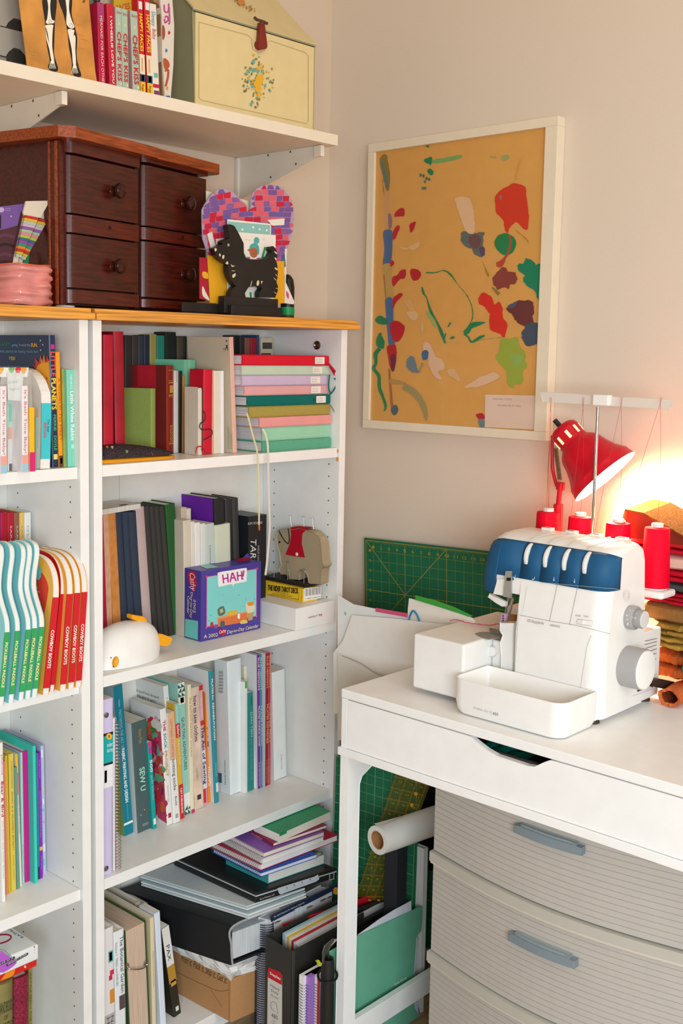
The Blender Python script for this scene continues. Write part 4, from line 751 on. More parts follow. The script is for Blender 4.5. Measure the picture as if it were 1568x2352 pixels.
for k in range(16):
    v = V(random.choice(v_[22:150])); n_ = (v-V(((xa_+xb_)/2, yc_, Z1))).normalized()
    if n_.dot(CP-v) < 0: continue
    a = n_.orthogonal().normalized(); b = n_.cross(a); m.add([v+n_*.001+(a*math.cos(x)+b*math.sin(x))*.0042 for x in [2*PI*i/7 for i in range(7)]], [tuple(range(7))], random.choice(['e0a52c', 'd8d0c0', '6f8f4c', 'c96a2c', 'd8a0a0']))
m.build('cotton_panel', t, smooth=True)
m = MB(); v_, f_ = dome(.006, 0, Z1+.005); m.add(v_, f_, mt('e59a1c', .7, 'cloth')); n = 22; m.add([(x, y, Z1+.0005) for x, y, z_ in v_[:n]]+v_[:n], [(i, (i+1) % n, n+(i+1) % n, n+i) for i in range(n)]+[tuple(range(n))[::-1]], mt('e59a1c', .7, 'cloth')); m.build('piping', t, smooth=True)
# ------------------------------------------------------------ right bookcase, second compartment
q = ZM(2.703, 220, 1100); G = 'books and notebooks on the second shelf of the right bookcase'
def s2(label, bl, br, tl, d, col, Y=-.105, **k): k.setdefault('name', 'notebook'); k.setdefault('group', G); return sb(label, bl, br, tl, Z2, d, col, Y=Y, q=q, **k)
s2('crimson book edge beside the left post above the white duck lamp', (40, 985), 76, (10, 225), .08, 'b01446')
s2('peach ribbed notebook left of the orange one', (78, 985), 112, (46, 222), .09, 'd9a784', kind='knit')
s2('orange ribbed notebook left of the navy ones', (116, 985), 165, (76, 217), .09, 'd08a48', kind='knit')
for i, (a, b, t_, l) in enumerate([(168, 208, 121, 'navy cloth notebook, leftmost of the three navy ones'), (210, 250, 164, 'navy cloth notebook, middle one of three'), (252, 298, 204, 'navy cloth notebook next to the pinkish grey one')]):
    s2(l, (a, 985), b, (t_, 210), .09, '343e4e', kind='cloth', bulge=.003)
s2('pinkish grey notebook between the navy and the charcoal ones', (302, 985), 355, (246, 182), .09, 'b9a3a0', bulge=.002)
for i, (a, b, t_, l) in enumerate([(358, 390, 299, 'charcoal cloth notebook, leftmost of the four charcoal ones'), (392, 422, 332, 'charcoal cloth notebook, second of four from the left'), (424, 454, 362, 'charcoal cloth notebook, third of four from the left'), (456, 486, 394, 'charcoal cloth notebook next to the green one')]):
    s2(l, (a, 985), b, (t_, 177), .09, '3c3b38', kind='cloth', bulge=.003)
s2('green cloth covered book at the right end of the leaning row', (488, 970), 548, (430, 165), .09, '2c5b2f', kind='cloth', bulge=.001)
# magazines lying on the leaning row
zt2 = hit(*q(50, 215), 1, -.105).z
mg = MB(); xa_, xb_ = XL+T+.002, hit(*q(262, 200), 1, -.105).x
t = thing('magazine', 'pale magazine lying flat on top of the navy and peach notebooks', 'magazine', ((xa_+xb_)/2, -.06, zt2+.004))
M9 = MX.Translation((xb_, -.115, zt2+.0040)) @ MX.Rotation(-.045, 4, 'Y')
mg = MB(M9); mg.box((-.18, 0, 0), (0, .085, .011), mt('d9d5ca', .7, 'pages')); mg.build('pages', t)
mg = MB(M9); mg.box((-.181, -.001, .0112), (0, .086, .0122), 'dedad0'); mg.add([(-.05, .01, .0126), (-.028, .01, .0126), (-.028, .022, .0126), (-.05, .022, .0126)], [(0, 1, 2, 3)], '38322e'); mg.add([(-.15, .012, .0126), (-.12, .012, .0126), (-.12, .03, .0126), (-.15, .03, .0126)], [(0, 1, 2, 3)], '8c867c'); mg.build('cover', t)
# back row behind the calendar
s2('purple covered black binder at the back of the second shelf', (755, 700), 815, (735, 125), .12, '25272a', Y=-.135, bk=375, side=[(0, 1, .0, .05, '25272a'), (0, 1, .05, 1, '6b1fa0')], bulge=.001)
s2('black soft notebook right of the purple covered binder', (822, 700), 866, (802, 130), .1, '2c2c2d', Y=-.130, bulge=.004)
s2('black soft notebook next to the black card box', (868, 700), 905, (846, 124), .1, '333334', Y=-.130, bulge=.004)
for a, b, x, y, c, l in [(535, 570, 530, 182, 'c9b7a2', 'tan booklet right of the green cloth book'), (570, 598, 564, 188, 'd9d2c2', 'cream booklet behind the white pamphlets')]: s2(l, (a, 900), b, (x, y), .08, c, Y=-.100, hard=False)
for a, b, x, y, c, l in [(552, 600, 543, 262, 'd4c8b6', 'cream pamphlet, leftmost in front of the purple binder'), (601, 625, 590, 268, 'dfd9cd', 'slim ivory pamphlet next to the cream one'), (626, 660, 614, 276, 'e6e4de', 'white pamphlet third from the left behind the calendar'), (661, 690, 650, 281, 'dcdcd6', 'white pamphlet fourth from the left behind the calendar')]: s2(l, (a, 900), b, (x, y), .08, c, Y=-.140, hard=False)
s2('grey white booklet with tiny spine text behind the calendar', (692, 900), 748, (678, 284), .08, 'c3ccc6', Y=-.142, hard=False, txt=[('Learning to see creatively', .2, .75, .42, .56, '6a6f6a')])
s2('pale green booklet behind the calendar, next to the black notebooks', (750, 900), 845, (738, 292), .08, 'cdd5bf', Y=-.145, hard=False)
# black tarot box
def boxthing(name, label, cat, P, w, d, h, m, M=None, bevel=.001, part='box', group=None):
    M = M or MX.Translation(V(P)); t = thing(name, label, cat, mat=M, group=group); b = MB(); b.local = True; b.box((0, 0, 0), (w, d, h), asmat(m)); b.build(part, t, bevel=bevel); return t
p = V((0, -.135, Z2+.0005)); xl_ = sol(0, p, px=q(942, 0)[0]); xr_ = sol(0, p, px=q(1053, 0)[0]); zt_ = hit(*q(942, 236), 1, -.135).z
t = boxthing('card_box', 'tall black card box lettered TAROT behind the elephant', 'box', (xl_, -.135, Z2+.0005), xr_-xl_, .10, zt_-Z2, mt('23272a', .4))
pl = PLANE((0, -.135, 0), FY); m = MB()
pl.text(m, 'KIM KRANS', q(944, 285), q(1032, 277), q(944, 270), 'c9ccc9'); pl.text(m, 'TAROT', q(960, 370), q(955, 590), q(996, 376), 'd8dad8'); pl.text(m, 'WILD UNKNOWN', q(1003, 410), q(1000, 595), q(1014, 412), 'b9bcb9'); m.build('box_lettering', t)
# calendar box
P = hit(461.2, 1474.4, 2, Z2+.0005); pr_ = hit(598, 1447.8, 1, P.y); zt_ = hit(460.5, 1312.7, 1, P.y).z; yb_ = sol(1, (P.x, 0, Z2), px=423)
pur = mt('4b3f97', .35, 'plain', 0, .08)
t = thing('calendar_box', 'purple boxed day to day calendar with a HAH! speech bubble on the second shelf', 'calendar', (P.x, P.y, P.z))
m = MB(); m.box((P.x, P.y, P.z), (pr_.x, yb_, zt_), pur); m.build('box', t, bevel=.0012)
pl = PLANE(P, FY); pl.off = .0007; m = MB(); B = lambda pts, c, **k: pl.blob(m, [q(*a) for a in pts], mt(c, .4), **k)
B([(686, 606), (998, 556), (996, 852), (684, 922)], 'd05f9c', sm=False); B([(690, 610), (995, 562), (993, 848), (688, 916)], '7fd0cc', sm=False)
for x, y in ((687, 607), (998, 556), (995, 852), (685, 922)): pl.disc(m, *q(x, y), 2.4, 2.6, 'd8457c', 8)
B([(762, 580), (850, 565), (925, 553), (936, 562), (934, 628), (925, 638), (862, 650), (850, 668), (840, 653), (772, 668), (760, 662), (756, 600)], 'ecedec')
for xs_ in ([(786, 594), (792, 648)], [(816, 588), (820, 643)], [(790, 620), (817, 616)], [(845, 582), (832, 640)], [(848, 582), (868, 634)], [(838, 616), (862, 612)], [(876, 577), (880, 632)], [(903, 571), (906, 626)], [(878, 602), (904, 598)], [(917, 568), (912, 606)], [(910, 617), (911, 623)]): pl.stroke(m, [q(*a) for a in xs_], 3.2, 'b51d8c', sm=False)
# the desk and its clutter
B([(754, 870), (936, 826), (940, 885), (756, 918)], 'd9743e', sm=False); B([(752, 860), (800, 848), (935, 822), (936, 830), (800, 862), (754, 872)], 'e0935c', sm=False); B([(815, 825), (870, 815), (875, 835), (818, 850)], 'd8b03c')
B([(755, 808), (790, 790), (800, 835), (762, 850)], '5f6b66'); B([(766, 812), (786, 802), (790, 826), (770, 834)], '9bc07c', sm=False); B([(772, 888), (795, 882), (798, 915), (774, 920)], '4f5d6c'); B([(710, 893), (726, 890), (726, 918), (710, 921)], 'c03040'); B([(736, 905), (754, 905), (750, 926), (732, 925)], '9c4a9c')
B([(938, 830), (978, 822), (970, 875), (944, 880)], 'b79a5c', sm=False); B([(930, 775), (968, 760), (985, 800), (970, 826), (938, 830)], 'ddd0b8'); B([(940, 768), (972, 762), (975, 782), (945, 788)], 'd98c34'); B([(880, 840), (892, 838), (890, 868), (878, 862)], 'eceae4'); B([(895, 884), (925, 874), (940, 892), (900, 900)], 'd5c46a')
for x, y in ((786, 718), (885, 720), (808, 770), (915, 790), (712, 846), (700, 880), (930, 745), (982, 745), (985, 870)): pl.disc(m, *q(x, y), 1, 1.4, '5c7ca0', 5, .4)
pl.text(m, 'A 2002', q(668, 990), q(755, 976), q(668, 968), mt('efe6a8', .4)); pl.text(m, 'Day-to-Day Calendar', q(812, 962), q(1006, 920), q(815, 940), mt('efe6a8', .4)); B([(762, 938), (782, 932), (806, 936), (804, 958), (786, 974), (766, 962)], 'b81f3c'); pl.text(m, 'Cathy', q(762, 962), q(806, 948), q(764, 942), mt('f2e6ea', .4)); m.build('front_print', t)
ps = PLANE(P, FX); ps.off = .0007; m = MB(); B2 = lambda pts, c, **k: ps.blob(m, [q(*a) for a in pts], mt(c, .4), **k)
B2([(570, 590), (600, 572), (620, 590), (626, 660), (604, 700), (586, 660)], 'c42540'); ps.text(m, 'Cathy', q(582, 580), q(592, 690), q(616, 590), mt('f0e4ea', .4)); ps.text(m, 'Day-to-Day', q(590, 702), q(586, 862), q(604, 706), mt('efe6a8', .4)); ps.text(m, 'Calendar', q(570, 725), q(568, 835), q(584, 730), mt('efe6a8', .4)); ps.text(m, '2002', q(608, 745), q(606, 830), q(622, 750), mt('efe6a8', .4))
B2([(556, 868), (636, 882), (634, 1000), (554, 976)], '6fc8bf', sm=False); m.build('side_print', t)
pt = PLANE((P.x, P.y, zt_), (0, 0, 1)); pt.off = .0007; m = MB(); pt.blob(m, [q(*a) for a in [(640, 540), (700, 528), (765, 550), (690, 560)]], mt('8fc9c4', .4), sm=False); pt.text(m, 'Day-to-Day', q(850, 520), q(740, 530), q(845, 512), 'c9bf8a'); pt.blob(m, [q(*a) for a in [(870, 500), (930, 488), (965, 500), (900, 516)]], 'b01f3c'); m.build('top_print', t)
m = MB(); a, b = q(905, 490), q(960, 482); m.slab([V((hit(*a, 1, yb_).x, yb_-.002, zt_)), V((hit(*b, 1, yb_).x, yb_-.002, zt_)), V((hit(*q(938, 470), 1, yb_).x, yb_-.002, zt_+.012))], .001, pur); m.build('hang_tab', t)
# white box, yellow deck box, elephant pin cushion stand
P = hit(678.5, 1449.3, 2, Z2+.0005); zt_ = hit(678.9, 1398.6, 1, P.y).z; hN = zt_-P.z
t = boxthing('white_box', 'flat white box with small red lettering under the yellow deck box', 'box', P, XR-T-.003-P.x, -.03-P.y, hN, mt('eeece6', .4)); pl = PLANE(P, FY)
m = MB(); q2 = ZM(7.84, 640, 1380); pl.text(m, 'NIIMBOT', q2(530, 322), q2(703, 280), q2(530, 287), 'b2264c'); 
for x in (718, 750):
    for a, b in (((x, 242), (x+2, 274)), ((x+12, 238), (x+13, 270)), ((x, 243), (x+22, 236)), ((x, 258), (x+24, 252)), ((x+2, 273), (x+24, 267)), ((x+22, 236), (x+24, 267))): pl.stroke(m, [q2(*a), q2(*b)], .55, 'b2264c', sm=False)
m.build('lettering', t)
Zn = zt_+.0005; A = hit(695.4, 1384.9, 2, Zn); B_ = hit(602, 1363, 2, Zn); C_ = hit(745.3, 1372, 2, Zn)
B_ = A+(B_-A).normalized()*min((B_-A).length, .155); th = math.atan2((A-B_).y, (A-B_).x)
yN = V((-(A-B_).y, (A-B_).x, 0)).normalized()
wE = (C_-A).length; wE = min(wE, .055); ln = (A-B_).length; zy = sol(2, (A.x, A.y, 0), py=1353.4)
Mt = MX.Translation(B_) @ MX.Rotation(th, 4, 'Z')
t = boxthing('deck_box', 'yellow card deck box under the wooden elephant', 'box', None, ln, wE, zy-Zn, mt('efc32c', .4), M=Mt); n_ = (yN*-1)
pl = PLANE(A, n_); m = MB(); pl.text(m, 'THE RIDER TAROT DECK', q(1068, 690), q(1256, 712), q(1070, 658), mt('3a3018'), bold=.05); pl.text(m, 'CONCEIVED BY', q(1118, 706), q(1196, 720), q(1118, 698), '4a3e20'); pl.text(m, 'ARTHUR EDWARD WAITE', q(1096, 716), q(1216, 734), q(1096, 708), '4a3e20'); pl.text(m, 'COMPLETE WITH INSTRUCTION BOOKLET', q(1066, 722), q(1262, 754), q(1067, 713), '4a3e20')
pl.stroke(m, [q(1262, 690), q(1258, 760)], .5, '8a6c1a', sm=False); pl.stroke(m, [q(1280, 694), q(1276, 764)], .5, '8a6c1a', sm=False); m.build('lettering', t)
pe_ = PLANE(A, (A-B_)); m = MB(); pe_.blob(m, [q(*a) for a in [(1290, 680), (1398, 668), (1396, 740), (1288, 758)]], 'e9e8e2', sm=False)
for k in range(14): x = 1298+k*7; pe_.stroke(m, [q(x, 684-k), q(x, 728-k)], .6+.7*((k*5) % 3)/2, '2b2926', sm=False)
pe_.text(m, '9 780913 866139', q(1296, 750), q(1390, 735), q(1296, 742), '2b2926'); m.build('barcode', t)
Zy = zy+.0005; bP = MX.Translation((B_.x, B_.y, 0)) @ MX.Rotation(th, 4, 'Z')
bt_ = thing('elephant_pin_stand', 'wooden elephant pin holder with a red felt saddle on a black plank', 'elephant figure', mat=MX.Translation((A+B_)/2+V((0, 0, Zy-Zn))))
a0_ = hit(*q(1298, 676), 2, Zy); a1_ = hit(*q(1036, 622), 2, Zy); a2_ = hit(*q(1440, 648), 2, Zy)
dx_ = (a0_-a1_); dN = V((-dx_.y, dx_.x, 0)).normalized(); wB = .068
Zp = Zy+.010
m = MB(); c_ = [a1_, a0_, a0_+dN*wB, a1_+dN*wB]; m.add([(p_.x, p_.y, Zy) for p_ in c_]+[(p_.x, p_.y, Zp) for p_ in c_], [(0, 3, 2, 1), (4, 5, 6, 7), (0, 1, 5, 4), (1, 2, 6, 5), (2, 3, 7, 6), (3, 0, 4, 7)], mt('2a2522', .5, 'worn')); m.build('plank', bt_, bevel=.0012)
off = a0_+dN*.018; pl = PLANE(off, dN); pl.off = .0006; wd = mt('a8977a', .6, 'plain', 0, .1)
out = [(1122, 350), (1128, 318), (1150, 300), (1190, 296), (1225, 300), (1262, 292), (1310, 305), (1352, 318), (1385, 350), (1400, 385), (1405, 450), (1408, 500), (1420, 528), (1405, 545), (1400, 590), (1398, 640), (1322, 632), (1318, 590), (1300, 560), (1278, 548), (1262, 560), (1262, 612), (1202, 604), (1200, 560), (1192, 548), (1188, 580), (1150, 575), (1140, 545), (1152, 520), (1140, 440), (1128, 400)]
m = MB(); zb_e = hitp(*q(1398, 640), off, dN).z
pts = [pl.at(*q(*a)) for a in out]; zmin = min(p_.z for p_ in pts); pts = [V((p_.x, p_.y, p_.z-zmin+Zp+.0003)) if p_.z < zmin+.004 else p_+V((0, 0, Zp+.0003-zmin)) for p_ in pts]; sh = V((0, 0, Zp+.0003-zmin))
m.slab(pts, .030, wd, -dN); m.build('elephant_body', bt_, bevel=.0025, seg=3)
pl.P = off+sh; m = MB()
pq = PLANE(off+sh, dN)
m.slab([pq.at(*q(*a), .0004) for a in [(1210, 300), (1315, 308), (1282, 340), (1278, 400), (1298, 488), (1240, 482), (1176, 470), (1205, 400), (1212, 350)]], .0002, mt('b3132a', .95, 'cloth'), -dN)
m.add([pq.at(*q(1210, 300), .0016), pq.at(*q(1315, 308), .0016), pq.at(*q(1315, 308), .0016)+dN*.032+V((0, 0, .0005)), pq.at(*q(1210, 300), .0016)+dN*.032+V((0, 0, .0005))], [(0, 1, 2, 3)], mt('b3132a', .95, 'cloth')); m.build('felt_saddle', bt_)
m = MB(); cc = pq.at(*q(1250, 467), .0015); m.lathe([(.0048, 0), (.0048, .001), (.003, .0018)], mt('e6e0d0', .4), MX.Translation(cc) @ (-dN).to_track_quat('Z', 'Y').to_matrix().to_4x4(), 16); m.build('button', bt_, smooth=True)
m = MB(); pl.off = .0011
pl.stroke(m, [q(*a) for a in [(1136, 316), (1152, 350), (1175, 385), (1196, 404)]], 2.2, '26211d'); pl.stroke(m, [q(*a) for a in [(1194, 304), (1200, 340), (1202, 380), (1196, 404)]], 2.2, '26211d'); pl.disc(m, *q(1141, 392), 2.4, 2.4, '26211d', 10); m.build('painted_harness', bt_)
nm_ = mt('8f8c86', .35, metal=1)
for (tx, ty, bx_, by_, dd_) in ((1181, 232, 1190, 300, .015), (1265, 240, 1268, 300, .015), (1317, 248, 1327, 315, .015)):
    a, b = pq.at(*q(tx, ty)), pq.at(*q(bx_, by_)); a += dN*dd_; b += dN*dd_; m = MB(); m.tube([b, a], .0011, nm_, 7); m.tube([a, a+(a-b).normalized()*.0012], .003, nm_, 10); m.build('nail', bt_)
pn = PLANE(a0_+dN*.006, dN)
for (tx, ty, bx_, by_) in ((1108, 516, 1106, 598), (1196, 518, 1190, 632), (1286, 562, 1291, 652)):
    b = pn.at(*q(bx_, by_)); b.z = Zp; a = pn.at(*q(tx, ty)); m = MB(); m.tube([b, V((b.x, b.y, a.z))], .0010, nm_, 7); m.tube([V((b.x, b.y, a.z)), V((b.x, b.y, a.z+.0012))], .0028, nm_, 10); m.build('nail', bt_)
# duck lamp lying on its side
c = hit(300, 1500, 1, -.2); yD = -.205; xR = sol(0, (0, yD, Z2+.03), px=360); xL_ = XL+T+.002
t = thing('duck_lamp', 'white silicone duck night light lying down with orange beak and feet', 'duck lamp', ((xR+xL_)/2, yD, Z2))
rx, rz, ry = (xR-xL_)/2-.004, .088, .062; cx_ = (xR+xL_)/2-.001
sil = mt('f0ede8', .35); sil.node_tree.nodes['Principled BSDF'].inputs['Subsurface Weight'].default_value = .15
vs, fs = [], []; n, k = 40, 16
def duck(i, j):
    a = PI*.5*i/k; b = 2*PI*j/n; z = math.sin(a); s_ = math.cos(a)**.75
    x = rx*s_*math.cos(b); y = ry*s_*math.sin(b); x += .034*z
    return (cx_+x-.01*z, yD+y, Z2+.0006+rz*z)
for i in range(k+1): vs += [duck(i, j) for j in range(n)]
for i in range(k):
    for j in range(n): fs.append((i*n+j, i*n+(j+1) % n, (i+1)*n+(j+1) % n, (i+1)*n+j))
fs.append(tuple(range(n))[::-1]); m = MB(); m.add(vs, fs, sil); m.build('body', t, smooth=True, bevel=0)
org = mt('eea51c', .35)
def foot(pxs, y, thick, nm):
    pl = PLANE((0, y, 0), FY); m = MB(); m.slab([pl.at(*a) for a in smooth_closed(pxs, 4)], thick, org, V((0, -1, 0))); return m.build(nm, t, bevel=.003, seg=3)
foot([(302, 1420), (304, 1412), (316, 1415), (328, 1416), (337, 1426), (336, 1438), (330, 1438), (318, 1428), (308, 1424)], yD-.008, .018, 'foot')
foot([(354, 1484), (358, 1478), (358, 1463), (368, 1456), (382, 1460), (395, 1466), (393, 1474), (384, 1484), (366, 1482), (358, 1486)], yD-.03, .016, 'foot')
m = MB(); pd = PLANE((0, yD-ry+.004, 0), V((-.72, -.68, 0)))
b = hit(266, 1521, 1, yD-ry*.86); m.lathe([(.0001, -.010), (.006, -.007), (.0085, -.002), (.0085, .002), (.006, .007), (.0001, .010)], org, MX.Translation(b+V((0, .002, 0))) @ MX.Rotation(.25, 4, 'Y') @ MX.Scale(.8, 4, V((1, 0, 0))) @ MX.Scale(1.35, 4, V((0, 0, 1))), 16); m.build('beak', t, smooth=True)
for x, y, dy in ((255, 1511, .80), (260, 1531, .93)): m = MB(); m.lathe([(.0001, -.0018), (.0018, 0), (.0001, .0018)], mt('1c1a19', .2), MX.Translation(hit(x, y, 1, yD-ry*dy)), 8); m.build('eye', t, smooth=True)
# ------------------------------------------------------------ right bookcase, third compartment: craft books
q = ZM(3.267, 220, 1480); G = 'craft and movement books on the third shelf'
def s3(label, bl, br, tl, d, col, Y=None, **k): k.setdefault('name', 'book'); k.setdefault('group', G); k.setdefault('hard', False); return sb(label, bl, br, tl, Z3, d, col, Y=Y, q=q, **k)
# lavender ring binder with its label and rivets, cut off by the post
t, M = s3('lavender plastic binder with a turquoise shop label, beside the left post', (34, 1690), 124, (40, 425), .2, 'cdc3e4', Y=-.268, bands=[(.19, .205, .1, 1, '222222'), (.205, .36, .1, 1, '1ba6a8'), (.36, .372, .1, 1, '222222'), (.373, .50, .1, 1, 'e9e9ea'), (.40, .47, .3, .5, '4a4a50')], txt=[('nder', .245, .27, .5, .95, 'f2f2f2', 'up'), ('iure', .275, .30, .5, .95, 'f2f2f2', 'up')], name='ring_binder')
lx = M @ V((0, 0, 0)); pl = PLANE((0, lx.y-.0008, 0), FY); m = MB()
for x, y in ((78, 530), (77, 1682)): m.lathe([(.0062, 0), (.0062, .001), (.003, .002), (.0028, .0008)], mt('a39a98', .3, metal=1), MX.Translation(pl.at(*q(x, y))) @ MX.Rotation(PI/2, 4, 'X'), 16); 
m.build('rivets', t, smooth=True)
m = MB(); pl.disc(m, *q(98, 690), 6.6, 7.6, 'f0b43c', 20); pl.text(m, '1', q(94, 700), q(102, 700), q(94, 680), '3a3020'); m.build('price_dot', t)
t, M = s3('wire bound notebook with red edged pages beside the lavender binder', (132, 1600), 160, (128, 560), .17, 'e6e3e2', Y=-.262, name='spiral_notebook', bands=[(0, 1, .55, .8, 'c22a3c')])
P0 = M @ V((.006, -.001, 0)); hN = (hit(*q(128, 560), 1, -.262).z-Z3); m = MB()
for k in range(44):
    c = P0+V((.004, -.004, .006+k*(hN-.01)/44)); m.tube([c+V((.0075*math.cos(a), .004*math.sin(a), .0016*math.sin(a))) for a in [2*PI*i/9 for i in range(9)]], .0007, mt('9a9896', .3, metal=.8), 4, closed=True)
m.build('wire_binding', t)
s3('turquoise spine reading MASTERING THE ART OF FABRIC PRINTING AND DESIGN', (216, 1442), 284, (130, 322), .17, '0f7f94', txt=[('wellesley', .09, .14, .4, .6, 'b9dde0'), ('MASTERING THE ART OF', .16, .42, .35, .65, '8fcdd6'), ('FABRIC PRINTING AND DESIGN', .42, .78, .35, .67, 'eef4f2', 'b'), ('CHRONICLE BOOKS', .79, .9, .42, .55, '7fc0ca')], bands=[(.915, .93, 0, 1, 'eef4f2')], side=[(0, 1, 0, 1, '8fa544'), (0, .5, 0, 1, 'aecbd2')])
s3('dark green grey spine reading SEW U', (314, 1422), 425, (266, 598), .17, '4b6060', side=[(0, 1, 0, 1, 'd8dcd8')], txt=[('Wendy Mullin', .07, .2, .42, .62, 'c4963c'), ('SEW U', .42, .63, .35, .68, '9fd6c4', 'b'), ('BULFINCH', .93, .955, .35, .72, 'b9c4c0', 'up')], bands=[(.805, .815, .5, .57, 'e0a53a'), (.84, .85, .25, .31, '9fd6c4')])
s3('slim teal spine reading 500 quilt blocks', (430, 1345), 460, (388, 742), .15, '10a09a', Y=-.15, bands=[(0, .05, 0, 1, 'd23a8c'), (.06, .13, .1, .9, 'b93c90'), (.88, .95, .2, .8, 'e9eeea')], txt=[('500', .2, .34, .2, .8, 'e8efe6', 'b'), ('quilt blocks', .37, .66, .25, .75, '8fd8d0')])
t, M = s3('white spine reading THE SOCK PROJECT with a bright photo cover', (537, 1362), 580, (483, 492), .20, 'ebe8e4', bk=262, txt=[('THE', .1, .19, .3, .7, 'c4343c', 'b'), ('SOCK', .21, .34, .3, .7, '3f9a8c', 'b'), ('PROJECT', .36, .58, .3, .7, 'c9a03c', 'b'), ('Summer Lee', .66, .8, .35, .6, 'c89aa4')], bands=[(.9, .94, .25, .75, 'b0203c')])
ps = PLANE(M @ V((0, .01, .01)), M.to_3x3() @ V((-1, 0, 0))); ps.off = .0012; m = MB(); random.seed(9)
ps.blob(m, [q(*a) for a in [(365, 640), (483, 560), (535, 1345), (470, 1300), (440, 1180), (400, 800)]], 'c8485c', sm=False)
for i in range(60):
    y = random.uniform(560, 1290); x = 372+(y-560)*.10+random.uniform(-2, 100+(0 if y < 1100 else -20)); c = random.choice(['c2214e', 'd83a7a', '9c2a6e', 'e4643c', '3f8a52', '6fae84', 'b9442c', 'd9a8b4', '7c2f6c', 'dde0d4', 'd42c3c'])
    if x > 478+(y-560)*.07 or x < 365: continue
    ps.disc(m, *q(x, y), random.uniform(3, 9), random.uniform(5, 14), c, 7, 2.5)
m.build('cover_photo', t)
t, M = s3('white book whose cover says 18 garments you will wear again', (586, 1300), 622, (508, 318), .22, 'dfe1dc', Y=-.118, bk=190, txt=[('NANI IRO', .09, .3, .3, .62, 'a9b0ac')])
pc_ = PLANE(M @ V((0, .01, .01)), M.to_3x3() @ V((-1, 0, 0))); pc_.off = .0012; m = MB()
pc_.text(m, "18 garments you'll look forward", q(232, 326), q(472, 408), q(236, 308), '565e5c'); pc_.text(m, 'to wearing again & again!', q(258, 368), q(448, 436), q(262, 350), '565e5c')
for pts, c in (([(205, 395), (235, 405), (275, 430), (268, 500), (225, 512), (208, 460)], 'c22a30'), ([(272, 425), (330, 455), (415, 480), (395, 540), (330, 535), (280, 490)], '6f9fa8'), ([(300, 440), (345, 470), (400, 520), (360, 510)], '2f5a6c'), ([(340, 520), (400, 545), (440, 620), (420, 640), (365, 580)], '2f8a5c'), ([(420, 490), (480, 520), (478, 600), (440, 600)], 'd8d4cc')): pc_.blob(m, [q(*a) for a in pts], c)
m.build('cover_print', t)
s3('peach topped white spine reading GETTING STARTED knitting socks', (586, 1348), 636, (536, 522), .17, 'e9e7e2', bands=[(0, .42, 0, 1, 'e3b48e'), (.92, .96, .3, .7, 'a9a5a0')], txt=[('GETTING STARTED', .06, .40, .3, .6, 'c07d5c'), ('knitting socks', .42, .7, .25, .7, '4a4a4c'), ('Budd', .76, .84, .35, .65, '6a6a6c')])
s3('slim teal patterned spine behind the knitting socks book', (612, 1300), 634, (556, 440), .15, '4aa8a4', Y=-.12, bands=[(.03, .1, .1, .9, 'd8e8e2'), (.13, .2, .2, .8, 'c9ddd4')])
s3("teal, red and yellow spine with Quilter's in white letters", (634, 1312), 666, (590, 452), .16, 'e0b23a', Y=-.150, bands=[(0, .17, 0, 1, '8fc8b8'), (.17, .29, 0, 1, 'c8262e'), (.70, 1, 0, 1, 'd02a34')], txt=[('all-in-one', .02, .15, .3, .6, 'eef2ea'), ("Quilter's", .18, .28, .25, .7, 'f4e8d4', 'b'), ('Reference Tool', .31, .52, .3, .68, 'f6f0dc'), ('C&T PUBLISHING', .73, .95, .3, .68, 'f4e9e0', 'b')])
t, M = s3('mint spine reading QUILTING ADVENTURES with triangle borders', (666, 1282), 716, (612, 300), .2, '9accc0', bands=[(0, .10, 0, 1, 'e7ece4'), (.10, .16, 0, 1, 'e8e2cf'), (.11, .15, .3, .8, 'e08a3c'), (.84, .93, 0, 1, 'e9ebe4'), (.93, 1, 0, 1, 'e7ece4')], txt=[('QUILTING ADVENTURES', .26, .66, .3, .72, '335c58'), ('TWYLA LEEFER', .72, .82, .42, .55, 'e8f2ee')])
m = MB(); m.local = True; wq = (M.inverted() @ sb.__globals__['hit'](*q(716, 1282), 1, (M @ V((0, 0, 0))).y)).x; hq = (M.inverted() @ hit(*q(612, 300), 1, (M @ V((0, 0, 0))).y)).z
for z0, n_ in ((.90, 3), (.0, 2)):
    for i in range(n_):
        for j in range(2): a = j*wq/2; b = a+wq/2; z = hq*(z0+i*.033); m.add([(a, -.0012, z), (b, -.0012, z), (b if i % 2 else a, -.0012, z+hq*.033)], [(0, 1, 2)], '2f5f58')
m.build('triangle_pattern', t)
s3('cream spine reading THE MATCHY MATCHY Sewing Book', (716, 1272), 742, (690, 306), .18, 'eadfc0', txt=[('The MATCHY MATCHY', .1, .42, .3, .68, 'd0873c', 'b'), ('Sewing Book', .43, .56, .3, .65, 'c9603c')], bands=[(.97, 1, 0, 1, 'c83c6c')])
s3('blush watercolour spine with handwritten how to sew clothes', (744, 1246), 812, (708, 335), .18, 'e6cbb4', kind='worn', txt=[('how to sew clothes', .07, .44, .25, .66, '2c2a2a'), ('ALEXIA ABEGG', .66, .76, .3, .45, 'a08c80')], bands=[(.885, .925, .3, .72, '3a3434')])
